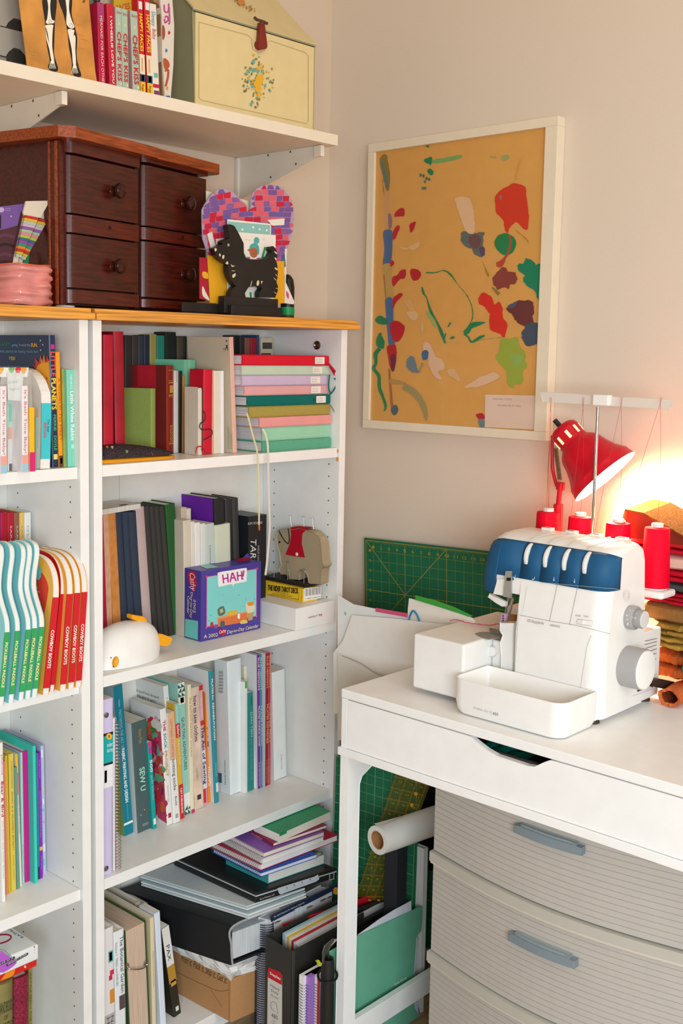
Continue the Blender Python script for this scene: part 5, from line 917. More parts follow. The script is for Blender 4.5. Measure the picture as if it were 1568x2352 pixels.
s3('pink and red spine reading The Act of Sewing', (812, 1212), 842, (770, 315), .18, 'e4a9b4', bk=545, side=[(0, 1, 0, 1, 'd9d2cc'), (0, .07, 0, 1, 'c8262c')], txt=[('Sonya Philip', .1, .26, .35, .65, 'f4e8ec'), ('The Act', .34, .54, .15, .85, '2c4a8c', 'b'), ('of Sewing', .56, .82, .15, .85, '2c4a8c', 'b')], bands=[(0, .04, 0, 1, 'd02a30'), (.29, .33, 0, 1, 'd42f34'), (.86, .98, 0, .6, 'd42f34'), (.52, .86, 0, 1, 'e9dde0')])
s3('orange spine reading MOVE with a red arrow', (842, 1188), 890, (822, 362), .17, 'e8892a', txt=[('MOVE', .2, .49, .15, .8, '3a2118', 'b'), ('CAROLINE', .66, .84, .55, .88, 'f6e6d0', 'b'), ('WILLIAMS', .67, .85, .1, .45, 'f6e6d0', 'b')], bands=[(.05, .17, .3, .45, 'c8281e'), (.14, .18, .2, .6, 'c8281e')])
s3('teal spine reading PILATES for REHABILITATION', (896, 1102), 926, (851, 205), .2, '2f93a0', Y=-.135, hard=False, side=[(0, 1, .03, 1, 'e3e6e4')], txt=[('PILATES for', .06, .22, .3, .72, 'eef4f2', 'b'), ('REHABILITATION', .24, .52, .3, .72, 'eef4f2', 'b'), ('WOOD', .69, .80, .3, .65, '9fd0d4')], bands=[(.85, .92, .35, .9, 'dfe8e6')])
t, M = s3('thick white hardback with a barcode high on its visible side', (1010, 1136), 1112, (985, 132), .16, 'e9efef', bk=905, txt=())
pk = PLANE(M @ V((0, .01, .01)), M.to_3x3() @ V((-1, 0, 0))); pk.off = .0012; m = MB()
pk.blob(m, [q(*a) for a in [(916, 190), (965, 190), (962, 378), (916, 372)]], 'f0f2f0', sm=False)
for k in range(22): y = 195+k*8; pk.stroke(m, [q(922, y), q(958, y+2)], .5+.8*((k*7) % 3)/2, '2f3436', sm=False)
pk.text(m, 'Human Kinetics', q(978, 1052), q(974, 868), q(968, 1052), '5c6468'); pk.blob(m, [q(*a) for a in [(920, 962), (948, 968), (948, 1040), (922, 1035)]], '4f6a78', sm=False); m.build('back_cover_print', t)
s3('slim white booklet with a green squiggle at its top', (1112, 1118), 1140, (1110, 285), .16, 'e8edea', Y=-.140, bands=[(0, .06, .3, .9, '6fae54')])
s3('cream spine with the faint letters HEAL', (1140, 1050), 1180, (1114, 168), .1, 'e6ddc0', Y=-.10, txt=[('HEAL', .05, .22, .45, .75, 'b7ab86')])
s3('dark teal fading spine reading DAN TIEN', (1143, 1088), 1190, (1132, 372), .14, '2f8c86', Y=-.137, txt=[('MARKERT', .04, .13, .65, .82, '163f42'), ('DAN TIEN', .2, .45, .5, .8, 'c4dcd6'), ('your secret energy center', .47, .9, .5, .75, '7fb4ae')])
s3('slim white paperback between DAN TIEN and the purple spine', (1188, 1068), 1212, (1200, 330), .14, 'e4ecea', Y=-.133)
for a, b, x, y, by, c, tc_, s1_, s2_, l in [(1214, 1238, 1207, 85, 1062, '7d2aa0', 'f0dcd0', "ELLIE HERMAN'S", 'PILATES WUNDA CHAIR', "purple spine reading PILATES WUNDA CHAIR"), (1238, 1252, 1229, 82, 1056, '2f86a8', 'e0eef0', "ELLIE HERMAN'S", 'PILATES CADILLAC', 'slim blue spine reading PILATES CADILLAC'),
        (1270, 1297, 1273, 72, 1055, '96203c', 'f0a83c', "ELLIE HERMAN'S", 'PILATES REFORMER', "maroon spine reading PILATES REFORMER"), (1297, 1311, 1297, 66, 1036, 'd8242c', 'f0c0a8', "ELLIE HERMAN'S", 'PILATES MAT', 'slim bright red spine right of the maroon one')]:
    s3(l, (a, by), b, (x, y), .2, c, Y=-.142, side=[(0, 1, 0, 1, 'e3e4e2')], txt=[(s1_, .02, .26, .25, .7, tc_, 'b'), (s2_, .38, .68, .25, .7, tc_, 'b'), ('ELLIE HERMAN BOOKS', .8, .98, .3, .6, tc_)])
s3('blank white boxed set at the right end of the third shelf', (1340, 1052), 1434, (1322, 215), .12, 'e6ece9', Y=-.132, name='slipcase', txt=[('Margaret Puddy', .78, .92, .55, .63, '8fa0a0')])
# ------------------------------------------------------------ right bookcase, bottom compartment
q = ZM(6.272, 230, 2000); G = 'old and garden books on the bottom shelf'
def s4(label, bl, br, tl, d, col, Y, **k): k.setdefault('name', 'book'); k.setdefault('group', G); return sb(label, bl, br, tl, Z4, d, col, Y=Y, q=q, **k)
s4('pale natural history spine with a sun, a flower and seed cluster', (75, 2900), 235, (28, 870), .2, 'e3dedb', Y=-.268, bands=[(.17, .25, .5, .9, '4fa0a0'), (.18, .24, .58, .82, 'e8b02c'), (.31, .345, .6, .95, 'd0304c'), (.345, .38, .5, .8, 'c82a50'), (.45, .55, .55, .95, 'd88a2c'), (.62, 1, 0, 1, 'b4afae')], txt=[('HISTORY', .64, .95, .2, .5, '5a5656'), ('NATURAL', .64, .95, .55, .85, '5a5656')])
s4('white spine reading The Botanical Garden Volume 1', (235, 2900), 385, (190, 900), .22, 'e6e9e9', Y=-.262, txt=[('The Botanical Garden', .05, .49, .58, .92, '4f5658'), ('Volume 1  TREES and SHRUBS', .08, .42, .12, .32, '8f9698')], bands=[(.51, .62, .4, .95, '5a4a50')], side=[(0, 1, 0, 1, '4f9a78')])
t, M = s4('dark green cloth book held by a metal ring, red edged pages showing', (430, 2900), 730, (352, 880), .23, '3f5a34', Y=-.25, kind='cloth', back=True, pc='d4b8a0')
m = MB(); pr4 = PLANE((0, -.2535, 0), FY); m.tube(smooth_open([pr4.at(*q(385, 1378)), pr4.at(*q(400, 1400), .006), pr4.at(*q(470, 1398), .010), pr4.at(*q(560, 1388), .010), pr4.at(*q(620, 1360), .008), pr4.at(*q(655, 1330))], 5), .0016, mt('b8aea0', .3, metal=1), 8)
for x, y in ((383, 1375), (655, 1335)): m.tube([pr4.at(*q(x, y), .001)+V((.0045*math.cos(a), 0, .0055*math.sin(a))) for a in [2*PI*i/14 for i in range(14)]], .0016, mt('b8aea0', .3, metal=1), 6, closed=True)
m.build('metal_ring', t, smooth=True)
m = MB(); m.slab([pr4.at(*q(575, 880), -.01), pr4.at(*q(625, 868), -.01), pr4.at(*q(600, 830), -.04), pr4.at(*q(560, 800), -.06)], .002, 'c4304c'); m.build('red_endpaper', t)
t, M = s4('white covered book with a drawn almond behind the green cloth book', (590, 2500), 660, (510, 470), .13, 'dcd4c8', Y=-.150, bk=30, bands=[(.03, .07, .2, .7, 'c4264a'), (.09, .2, .3, .7, 'bfb8b0')])
pa_ = PLANE(M @ V((0, .01, .01)), M.to_3x3() @ V((-1, 0, 0))); pa_.off = .001; m = MB()
pa_.blob(m, [q(*a) for a in [(308, 440), (345, 475), (375, 540), (400, 610), (402, 665), (330, 650), (285, 600), (272, 540), (280, 480)]], 'd08a2c')
for k in range(5): pa_.stroke(m, [q(308, 450), q(295+k*18, 520), q(300+k*22, 640)], .7, '9c5c1c')
pa_.text(m, 'is about', q(75, 345), q(170, 385), q(82, 318), '3a3432'); pa_.text(m, 'and times of', q(58, 405), q(210, 495), q(66, 372), '3a3432'); m.build('cover_drawing', t)
s4('black paperback with pink and white marks behind the cream strip', (690, 2400), 790, (598, 520), .1, '22231f', Y=-.135, bands=[(.0, .05, 0, .6, 'cfc6c4'), (.03, .06, .1, .4, 'c83c6c'), (.07, .12, 0, .8, 'a8a49c')], hard=False)
s4('cream paper spine with faint brown title', (760, 2900), 815, (722, 690), .2, 'e3d2a8', Y=-.250, hard=False, txt=[('MINERS EACH OTHER AND SCHOOL', .28, .58, .35, .6, 'b59a6c')])
s4('dark and pale green patterned spine beside the cream one', (815, 2900), 870, (784, 660), .15, '1f5a58', Y=-.22, hard=False, bands=[(.35, 1, 0, 1, 'a4c092'), (.56, 1, .2, 1, '6fb07c')])
s4('white blank paperback leaning beside the black PAX book', (880, 2900), 960, (782, 625), .25, 'dbe4ef', Y=-.245, hard=False, bk=560)
pP = V((0, -.215, Z4))
s4('white and black PAX book leaning under the big black binder', (1065, 1868), 1172, (880, 850), .13, '2f2a20', Y=-.225, hard=False, bands=[(0, .43, 0, 1, 'e4e2dc'), (.43, .62, 0, 1, 'b88a34'), (.60, .66, .2, .9, 'c89a3c'), (.9, .95, .35, .75, 'd8dcd0')], txt=[('PAX', .2, .37, .25, .72, '3a3a3a')])
# pile of flat things: each is set by its near corner, right end and far corner
q = ZM(2.613, 220, 1820)
def pbox(mb, A, u, v, h, m):
    A, u, v = V(A), V(u), V(v); W3 = V((0, 0, h)); pts = [A, A+u, A+u+v, A+v]; mb.add(pts+[p+W3 for p in pts], [(0, 3, 2, 1), (4, 5, 6, 7), (0, 1, 5, 4), (1, 2, 6, 5), (2, 3, 7, 6), (3, 0, 4, 7)], m)
def flat(A, B, C_, z, w=None, d=None):
    a, b, c = hit(*q(*A), 2, z), hit(*q(*B), 2, z), hit(*q(*C_), 2, z); u, v = b-a, c-a
    if w: u = u.normalized()*w
    if d: v = v.normalized()*d
    return a, u, v
A, u, v = flat((812, 1382), (930, 1330), (490, 1205), Z4+.0006, .19, .215); kr = mt('b98a5c', .8, 'cloth')
t = thing('cardboard_box', 'brown cardboard mailer box printed Print it. Pack it. Ship it. Get it.', 'box', A+u*.5+v*.5); hb = sol(2, (A.x, A.y, 0), py=q(812, 1125)[1])-A.z
m = MB(); pbox(m, A, u, v, hb, kr); m.build('box', t, bevel=.0015); Nx = V((-v.y, v.x, 0)) ; pl = PLANE(A, Nx)
m = MB(); pl.text(m, 'Print it. Pack it. Ship it. Get it.', q(512, 1012), q(786, 1150), q(518, 972), '4a3424'); m.build('lettering', t)
m = MB(); pl.stroke(m, [q(488, 1078), q(640, 1152), q(740, 1192), q(800, 1185)], 1, '7c5836'); pl.stroke(m, [q(690, 1185), q(760, 1290)], .8, '8c6540'); pl.stroke(m, [q(800, 1130), q(800, 1370)], 1, '8c6540'); m.build('flap_crease', t)
# loose papers
zp = A.z+hb+.0008; Ap, up_, vp = flat((920, 1150), (935, 1145), (420, 835), zp, .17, .26)
random.seed(2); Ap = A-u.normalized()*.004+V((0, 0, hb+.0008)); up_ = u.normalized()*.2; vp = v.normalized()*.25
Abz = None
Ab, ub, vb = flat((812, 797), (960, 742), (165, 592), .322, .24, .345)
zb0 = sol(2, (Ab.x, Ab.y, 0), py=q(780, 1040)[1])
hp = zb0-.001-Ap.z
for k, (dz, c) in enumerate([(0, 'dddcd6'), (.25, 'e6e4de'), (.5, 'e9e8e4'), (.75, 'e2e2dd')]):
    m = MB(); A_ = Ap + V((random.uniform(-.008, .004), random.uniform(-.006, .006), dz*hp)); n = 12; th_ = hp*.25-.0008; vs = []
    for top in (0, 1):
        for i in range(n+1):
            for j in range(n+1):
                p = A_+up_*(i/n)+vp*(j/n)+V((0, 0, (th_ if top else 0)))
                if i == 0: p += V((random.uniform(-.006, .002), 0, 0))
                if j == 0: p += V((0, random.uniform(-.012, .003), 0))
                vs.append(p)
    f = []; N1 = (n+1)**2
    for i in range(n):
        for j in range(n): a = i*(n+1)+j; f += [(a, a+1, a+n+2, a+n+1), (N1+a, N1+a+n+1, N1+a+n+2, N1+a+1)]
    for i in range(n):
        for (a, b) in ((i, i+1), ((i+1)+n*(n+1), i+n*(n+1)), ((i+1)*(n+1), i*(n+1)), (i*(n+1)+n, (i+1)*(n+1)+n)): f.append((a, b, N1+b, N1+a))
    m.add(vs, f, mt(c, .8)); tag(m.build('paper_sheaf'), ['lowest', 'second', 'third', 'topmost'][k]+' ragged sheaf of white papers between the cardboard box and the big black binder', 'papers', 'ragged paper sheaves')
# big black ring binder lying flat
t = thing('ring_binder', 'very thick black ring binder lying flat under the scanner', 'binder', Ab+ub*.5+vb*.5-V((0, 0, .08))); A0b = V((Ab.x, Ab.y, zb0)); hbB = Ab.z-zb0; bk_ = mt('1c1e1f', .5, 'plain', 0, .2)
m = MB(); pbox(m, A0b+V((0, 0, hbB-.003)), ub, vb, .003, bk_); pbox(m, A0b, ub, vb, .003, bk_); pbox(m, A0b+V((0, 0, .003)), ub*.012, vb, hbB-.006, bk_); m.build('cover', t, bevel=.0015)
m = MB(); pbox(m, A0b+ub*.06+vb*.03+V((0, 0, .008)), ub*.9, vb*.94, hbB*.66, mt('cfd4d6', .8, 'pages')); m.build('pages', t)
m = MB(); nrm = ub.normalized(); m.tube(smooth_open([A0b+ub*.02+V((0, 0, .002)), A0b+ub*.012+V((-.004, -.002, hbB*.5)), A0b+ub*.03+V((0, 0, hbB-.004)), A0b+ub*.6+V((0, 0, hbB-.002))], 6), .0028, mt('9fa3a2', .4), 6); m.build('edge_piping', t, smooth=True)
pl = PLANE(A0b+V((0, 0, hbB)), (0, 0, 1)); 
# plastic sleeves
Asl = A0b+V((0, 0, hbB+.0008)); zs = .3505
for k in range(5):
    m = MB(); a_ = Asl+ub*(.20+.012*k)+vb*(-.01+.012*k)+V((0, 0, k*.0052)); pbox(m, a_, ub*.75, vb*.95, .0042, mt(['cdd4d4', 'dfe3e2', '8fa6aa', 'd9dedd', 'c3cccd'][k], .15))
    tag(m.build('plastic_folder', bevel=.0008), ['lowest clear plastic folder resting on the big black binder', 'second clear plastic folder above the big black binder', 'grey blue plastic folder in the middle under the scanner', 'white plastic folder second below the scanner', 'pale grey plastic folder directly under the scanner'][k], 'folder', 'plastic folders under the scanner')
# flatbed scanner
ztp = .375; At, ut, vt = flat((960, 605), (1448, 455), (510, 400), ztp, None, .30); hS = .375-.3465-.0012-.0; hS = .0262
t = thing('flatbed_scanner', 'black flatbed scanner with a silver trim line lying on the folders', 'scanner', At+ut*.5+vt*.5-V((0, 0, hS))); sk = mt('202221', .35)
Z0s = Asl.z+4*.0052+.0042+.0006; hS = ztp-Z0s
m = MB(); pbox(m, V((At.x, At.y, Z0s)), ut, vt, hS*.58, sk); m.build('base', t, bevel=.004, seg=3)
m = MB(); pbox(m, V((At.x, At.y, Z0s+hS*.60))+ut*.002+vt*.002, ut*.996, vt*.996, hS*.12, mt('b4b9ba', .3)); m.build('silver_trim', t, bevel=.001)
m = MB(); pbox(m, V((At.x, At.y, Z0s+hS*.73)), ut, vt, hS*.27, sk); m.build('lid', t, bevel=.004, seg=3)
Ns = V((ut.y, -ut.x, 0)).normalized(); pl = PLANE(V((At.x, At.y, Z0s))+Ns*.0002, Ns); m = MB()
pl.blob(m, [q(*a) for a in [(1088, 575), (1310, 505), (1332, 492), (1340, 520), (1322, 535), (1108, 612), (1098, 605)]], mt('b8bfc4', .3), sm=False); 
for x, y in ((1145, 572), (1190, 556), (1237, 540), (1285, 522)): pl.disc(m, *q(x, y), 1.6, 1.8, '5c6870', 8); pl.stroke(m, [q(x-16, y+18), q(x+16, y+8)], .5, '7c868c', sm=False)
pl.blob(m, [q(*a) for a in [(1400, 485), (1430, 476), (1428, 520), (1398, 528)]], 'b9bdbc', sm=False); pl.blob(m, [q(*a) for a in [(1404, 490), (1426, 483), (1424, 516), (1402, 523)]], '2a2c2c', sm=False)
pl.text(m, 'Epson Perfection V39', q(983, 645), q(1070, 618), q(984, 634), 'b9bdbc'); m.build('front_panel', t)
# books and pads on the scanner
zc = ztp+.0006
def fbook(name, label, cat, A, B, C_, z, h, cov, pages, w=None, d=None, spine_side=True, group='things piled on the scanner', hard=.0012, covt=None):
    a, u, v = flat(A, B, C_, z, w, d); t = thing(name, label, cat, a+u*.5+v*.5, group=group); m = MB()
    pbox(m, a, u, v, hard, cov); pbox(m, a+V((0, 0, h-hard)), u, v, hard, covt or cov)
    if spine_side: pbox(m, a+V((0, 0, hard)), u*.01, v, h-2*hard, cov)
    m.build('cover', t); m = MB(); pbox(m, a+u*.012+v*.01+V((0, 0, hard)), u*.98, v*.98, h-2*hard, mt(pages, .8)); m.build('pages', t); return t, a, u, v
t, a, u, v = fbook('paperback', 'teal and gold paperback lying directly on the scanner', 'book', (1032, 548), (1372, 428), (780, 430), zc, .026, '3a9a98', 'dedcd4', covt=mt('6f9a90', .4)); pl = PLANE(a+V((0, 0, .026)), (0, 0, 1)); m = MB(); pl.blob(m, [q(*b) for b in [(1150, 405), (1290, 365), (1350, 372), (1240, 420), (1130, 450)]], 'c4b48c'); m.build('cover_print', t)
zc += .0266
pads = [('blue covered wire bound pad', (992, 508), (1330, 392), (700, 360), .010, '2450a8', 'd8e0ea', '203f8c'), ('red covered wire bound notebook', (988, 470), (1452, 290), (690, 330), .016, 'c41c44', 'ece8e4', '8c8c90'), ('white covered wire bound notebook', (1000, 430), (1370, 290), (740, 290), .012, 'e6e2e2', 'e9e6e0', '8f8f93'), ('purple covered wire bound notebook', (1005, 392), (1372, 262), (760, 262), .012, '8a5cb0', 'e6ddc4', 'd9d9dc')]
for (l, A_, B_, C_, h_, c_, pg_, wr_) in pads:
    t, a, u, v = fbook('spiral_notebook', l+' in the pile on the scanner', 'notebook', A_, B_, C_, zc, h_, c_, pg_, spine_side=False, hard=.0009); m = MB(); n = 26; rr = h_*.55+.0012
    uu = u.normalized()
    for k in range(n):
        c = a+v*((k+.5)/n)+V((0, 0, h_/2)); m.tube([c+uu*(rr*math.cos(x)+.001)+V((0, 0, (h_/2+.0004)*math.sin(x))) for x in [2*PI*i/10 for i in range(10)]], .0006, mt(wr_, .3, metal=.5), 4, closed=True)
    m.build('wire_binding', t); zc += h_+.0008
t, a, u, v = fbook('paperback', 'thin maroon book with MOVEMENT on its spine under the green paperback', 'book', (1062, 326), (1385, 215), (915, 236), zc, .009, '8c2a4a', 'e4dccc'); 
pl = PLANE(a, V((-v.y, v.x, 0))); m = MB(); pl.text(m, 'MOVEMENT', q(930, 255), q(998, 292), q(934, 240), 'e4a8bc'); m.build('spine_title', t); zc += .0096
hg = min(.024, Z3-ST-.002-zc)
t, a, u, v = fbook('paperback', 'green paperback with an orange edge on top of the pile on the scanner', 'book', (1100, 300), (1408, 160), (948, 232), zc, max(.014, hg), 'e6e4da', 'e6e0cf', covt=mt('1f8f5c', .4))
m = MB(); pbox(m, a+v*.9+V((0, 0, max(.014, hg)+.0002)), u, v*.1, .0003, mt('e89a24', .4)); pbox(m, a+V((0, 0, max(.014, hg)-.007)), u*.14, v*.002, .007, '1f8f5c'); m.build('orange_strip', t)
# ------------------------------------------------------------ left bookcase, top compartment
G = 'books in the left bookcase'
q = ZM(6.355, 0, 740)
t, M = sb('navy picture book LITTLE PLANETS with a sun on its cover, tallest on its shelf', (768, 2125), 858, (716, 192), Z1, .2, '1d2f52', q=q, name='picture_book', group=G, bk=-190, hard=True, rough=.3, txt=[('LITTLE', .125, .31, .12, .85, 'e2503c', 'b'), ('PLANETS', .325, .56, .12, .85, 'efd04a', 'b'), ('FERRIE', .60, .72, .28, .72, '3fae7c', 'b'), ('DOYLE', .76, .87, .28, .72, '3fae7c', 'b')], bands=[(.07, .105, .2, .8, 'c42a86'), (.90, .94, .2, .85, 'dfd682')])
pc_ = PLANE(M @ V((0, .01, .01)), M.to_3x3() @ V((-1, 0, 0))); pc_.off = .001; m = MB()
for pts, c in (([(480, 610), (520, 640), (515, 515), (570, 590), (600, 480), (625, 580), (650, 470), (670, 580), (690, 490), (715, 545), (724, 560), (700, 700), (500, 740), (525, 690)], 'c8402c'), ([(590, 480), (620, 575), (650, 465), (668, 590), (600, 600)], 'd88a2c')): pc_.blob(m, [q(*a) for a in pts], c, sm=False)
pc_.blob(m, [q(*a) for a in [(535, 690), (560, 630), (620, 595), (690, 590), (722, 600), (738, 1060), (700, 980), (620, 880), (560, 830), (530, 760)]], 'eda62c')
pc_.blob(m, [q(*a) for a in [(605, 820), (630, 808), (636, 825), (618, 858)]], '5c2f1c'); pc_.disc(m, *q(688, 820), 1.6, 3.2, 'b0542c', 8, .4)
pc_.text(m, 'PLANETS', q(-10, 345), q(168, 347), q(-10, 295), '2f8a5c'); pc_.text(m, "going 'round the", q(178, 350), q(448, 352), q(178, 310), '7fb4c4'); pc_.text(m, 'SUN.', q(460, 356), q(556, 358), q(460, 308), 'efb02c', bold=.06)
pc_.text(m, 'little planets be having much fun?', q(5, 440), q(566, 448), q(5, 402), '6fa8c0'); pc_.text(m, 'YES!', q(138, 550), q(228, 552), q(138, 505), 'c9c03c', bold=.04); pc_.text(m, 'once upon how but it spins on its axis', q(-5, 652), q(428, 655), q(-5, 632), '9fb4c4')
for x, y in ((596, 268), (600, 408), (632, 328)): pc_.disc(m, *q(x, y), 1.4, 1.9, 'd4dde0', 7)
m.build('cover_art', t)
sb('orange spine reading A WORLD TO MEET next to LITTLE PLANETS', (866, 2105), 926, (815, 440), Z1, .17, 'ee9a1c', q=q, Y=-.262, name='picture_book', group=G, hard=True, txt=[('A WORLD TO MEET', .22, .77, .3, .8, 'c4571c')], bands=[(.9, 1, 0, 1, '5c3f2c'), (.92, .97, .3, .8, 'd8744c')])
sb('olive green patterned spine between the orange and mint ones', (930, 2100), 984, (903, 690), Z1, .15, 'a9a646', q=q, Y=-.260, name='picture_book', group=G, kind='worn', hard=True)
sb('mint spine reading Little White Rabbit, next to the post', (998, 2095), 1130, (973, 700), Z1, .17, '7fd0b8', q=q, Y=-.270, name='picture_book', group=G, hard=True, txt=[('HENKES', .05, .2, .3, .55, 'cfeee4', 'b'), ('Little White Rabbit', .22, .73, .3, .7, 'e9f6f0', 'b'), ('Greenwillow', .84, .96, .45, .6, 'b7e4d8')], bands=[(.77, .81, .35, .65, 'b9e6da')])
# board book with an arched top
def shaped(label, bl, br, tl, z, Y, outl, band, cover, pagec, txt, hs, q=q, group=None, name='shaped_board_book', lo=.0, seed=0):
    """board book whose pages and boards are cut to an outline (y back, z up, in metres); band = its spine strip"""
    A_, B_, T_ = q(*bl), q(br, 0)[0], q(*tl); P = V((0, Y, z)); P.x = sol(0, P, px=A_[0]); w = sol(0, P, px=B_)-P.x; T = hit(T_[0], T_[1], 1, Y); lean = math.atan2(T.x-P.x, T.z-(z+lo)); sz = T.z-z
    P = P.copy(); P.z += .0006+max(0, w*math.sin(lean)); M = MX.Translation(P) @ MX.Rotation(lean, 4, 'Y'); t = thing(name, label, 'book', mat=M, group=group)
    oo = [(y*1.0, zz*sz/hs) for y, zz in outl]; m = lb(MB()); m.prism(oo, 0, .0015, w-.0015, mt(pagec, .7)); m.build('pages', t)
    m = lb(MB()); m.prism(oo, 0, 0, .0014, mt(cover, .4)); m.prism(oo, 0, w-.0014, w, mt(cover, .4)); m.box((0, -.0012, lo), (w, .001, sz), mt(band, .4)); m.build('cover', t)
    for s_, t0, t1, u0, u1, c in txt: tb = lb(MB()); H = sz-lo; text(tb, s_, (u0*w, -.0014, sz-H*t0), (u0*w, -.0014, sz-H*t1), (u1*w, -.0014, sz-H*t0), mt(c), .0003, .045); tb.build('spine_title', t)
    return t, M
arc = [(0, .0), (0, .135), (.008, .165), (.03, .19), (.07, .205), (.13, .2), (.16, .16), (.16, 0)]
shaped("white arched board book about donuts with a turquoise spine", (590, 2140), 728, (600, 1190), Z1, -.272, smooth_open(arc, 3), '3fc4cc', 'e9e6de', 'ebe8e2', [("I'm just", .30, .52, .62, .85, '2f7f98'), ('donuts', .34, .62, .28, .6, 'd0506c')], .135, q=q, lo=.02)
sb('slim grey green spine behind the yellow bath book spine', (520, 2130), 600, (520, 1390), Z1, .12, '8fb4ac', q=q, Y=-.262, name='picture_book', group=G, bands=[(.6, 1, .2, 1, 'b9b4d4')])
YF = -.300
def front_book(label, x0, x1, yt, yb, c, txt=(), bands=(), d=.16, Y=YF): return sb(label, (x0, yb), x1, (x0-4, yt), Z1, d, c, q=q, Y=Y, name='cloth_book', group='bath books wrapped in clear film', bands=bands, txt=txt, hard=False)
YF = -.282
front_book("left white spine reading It's Bath Time Baby!, nearer the photo edge", 14, 104, 940, 2170, 'e9e2e2', [("It's Bath Time Baby!", .05, .78, .3, .7, 'd06a78')], [(.8, .9, 0, 1, 'e8a094'), (.9, 1, 0, 1, '9cc4d8')])
front_book("right white spine reading It's Bath Time Baby!, beside the yellow spine", 326, 418, 935, 2170, 'e9e2e2', [("It's Bath Time Baby!", .05, .78, .3, .7, 'd06a78')], [(.8, .9, 0, 1, 'e8a094'), (.9, 1, 0, 1, '9cc4d8')])
front_book('yellow and pink spine beside the right bath book', 436, 515, 1250, 2130, 'eeb81c', (), [(.7, 1, 0, 1, 'd8246c')])
front_book('mint book front between the two bath book spines', 112, 300, 1150, 2100, 'a4dcc4', (), [(.05, .3, .1, .35, '5fccaa'), (.38, .55, .05, .4, 'e69c80'), (.55, 1, 0, .7, 'dcd8d4'), (.9, 1, .1, .35, '4f9cb8'), (.92, 1, .5, .8, 'dfa08c')], d=.12, Y=-.262)
sheet('grey printed header card with good night lettering over the mint book', 'header_card', 'card', [q(105, 740), q(345, 745), q(318, 1150), q(118, 1140)], -.2925, 'd4d8d4', .001, deco=lambda mb, pl: (pl.text(mb, 'good', q(120, 890), q(250, 890), q(120, 840), 'a4b4b0'), pl.text(mb, 'night', q(130, 990), q(268, 990), q(130, 950), 'a4b4b0')))
def bunt(mb, pl):
    for x, c in ((10, 'e8a83c'), (168, '6fae5c'), (262, 'd02a3c'), (345, 'e0a23c')): pl.blob(mb, [q(x-40, 668), q(x+42, 668), q(x+22, 735), q(x-4, 760), q(x-28, 735)], c)
sheet('white printed card top with coloured scallops above the bath books', 'header_card', 'card', [q(-40, 660), q(420, 662), q(400, 800), q(-40, 800)], -.2905, 'e6e6e0', .001, deco=bunt)
flm = mt('ffffff', .08, 'plain', 0, 0); flm = flm.copy(); flm.name = 'clear_film'; bs = flm.node_tree.nodes['Principled BSDF']; bs.inputs['Alpha'].default_value = .16; bs.inputs['Roughness'].default_value = .06
m = MB(); random.seed(8); nx, nz = 26, 30; vs = []
for i in range(nx+1):
    for j in range(nz+1):
        p = hit(q(-60+520*i/nx, 0)[0], q(0, 700)[1]+(q(0, 2200)[1]-q(0, 700)[1])*j/nz, 1, -.2955); vs.append(p+V((0, -.0022*random.random()-.002*math.sin(i*1.1+j*.35), 0)))
m.add(vs, [(i*(nz+1)+j, (i+1)*(nz+1)+j, (i+1)*(nz+1)+j+1, i*(nz+1)+j+1) for i in range(nx) for j in range(nz)], flm); tag(m.build('clear_wrapper', smooth=True), 'crinkled clear plastic wrapper in front of the bath books', 'wrapper')
# ------------------------------------------------------------ left bookcase, second compartment
q = ZM(4.9, 0, 1160)
for a, b, c, l, tx in [(-40, 12, 'b8187c', 'magenta spine cut off by the photo edge behind the paddle books', None), (14, 84, 'b0142a', 'plain dark red spine behind the paddle books', None), (86, 160, 'b8162c', 'red spine with white lettering next to the plain dark red one', "SARA O'LEARY   JULIE MORSTAD"), (162, 220, '8f6248', 'brown spine with cream lettering between the red and yellow ones', "SARA O'LEARY  JULIE MORSTAD"), (221, 275, 'e8c060', 'yellow spine behind the paddle books', "SARA O'LEARY / JULIE MORSTAD"), (277, 352, 'e9e8e2', 'white spine with grey lettering behind the paddle books', "O'LEARY  MORSTAD * THIS IS")]:
    sb(l, (a+4, 900), b+4, (a, 92), Z2, .09, c, q=q, Y=-.115, name='picture_book', group=G, hard=True, txt=[(tx, .08, .8, .35, .6, 'e9dccc' if a < 200 else 'a39a80')] if tx else ())
paddle = smooth_open([(0, 0), (0, .120), (.0, .132), (.006, .152), (.022, .172), (.035, .188), (.044, .205), (.046, .23), (.044, .262), (.052, .280), (.075, .286), (.10, .283), (.115, .26), (.12, .2), (.15, .17), (.17, .12), (.17, .02), (.16, 0)], 3)
ii = 0
for (bx, x1, tx, yt, yb, l) in [(-20, 40, 42, 1440, 2165, 'leftmost'), (92, 150, 158, 1425, 2150, 'second from the left'), (205, 262, 278, 1410, 2135, 'middle'), (280, 340, 350, 1395, 2120, 'fourth from the left'), (355, 415, 428, 1380, 2100, 'rightmost')]:
    shaped('PICKLEBALL PADDLE board book with a green spine, %s of five' % l, (bx, yb), x1, (tx, yt), Z2, -.310, paddle, '35a35c', '8fd6da', 'edebe6', [('PICKLEBALL PADDLE', .16, .86, .22, .72, 'f1e9a4')], .132, q=q, lo=.018, group='paddle shaped board books')
boot = smooth_open([(0, 0), (0, .185), (0, .2), (.004, .225), (.016, .25), (.04, .27), (.075, .278), (.12, .277), (.15, .27), (.16, .2), (.16, 0)], 3)
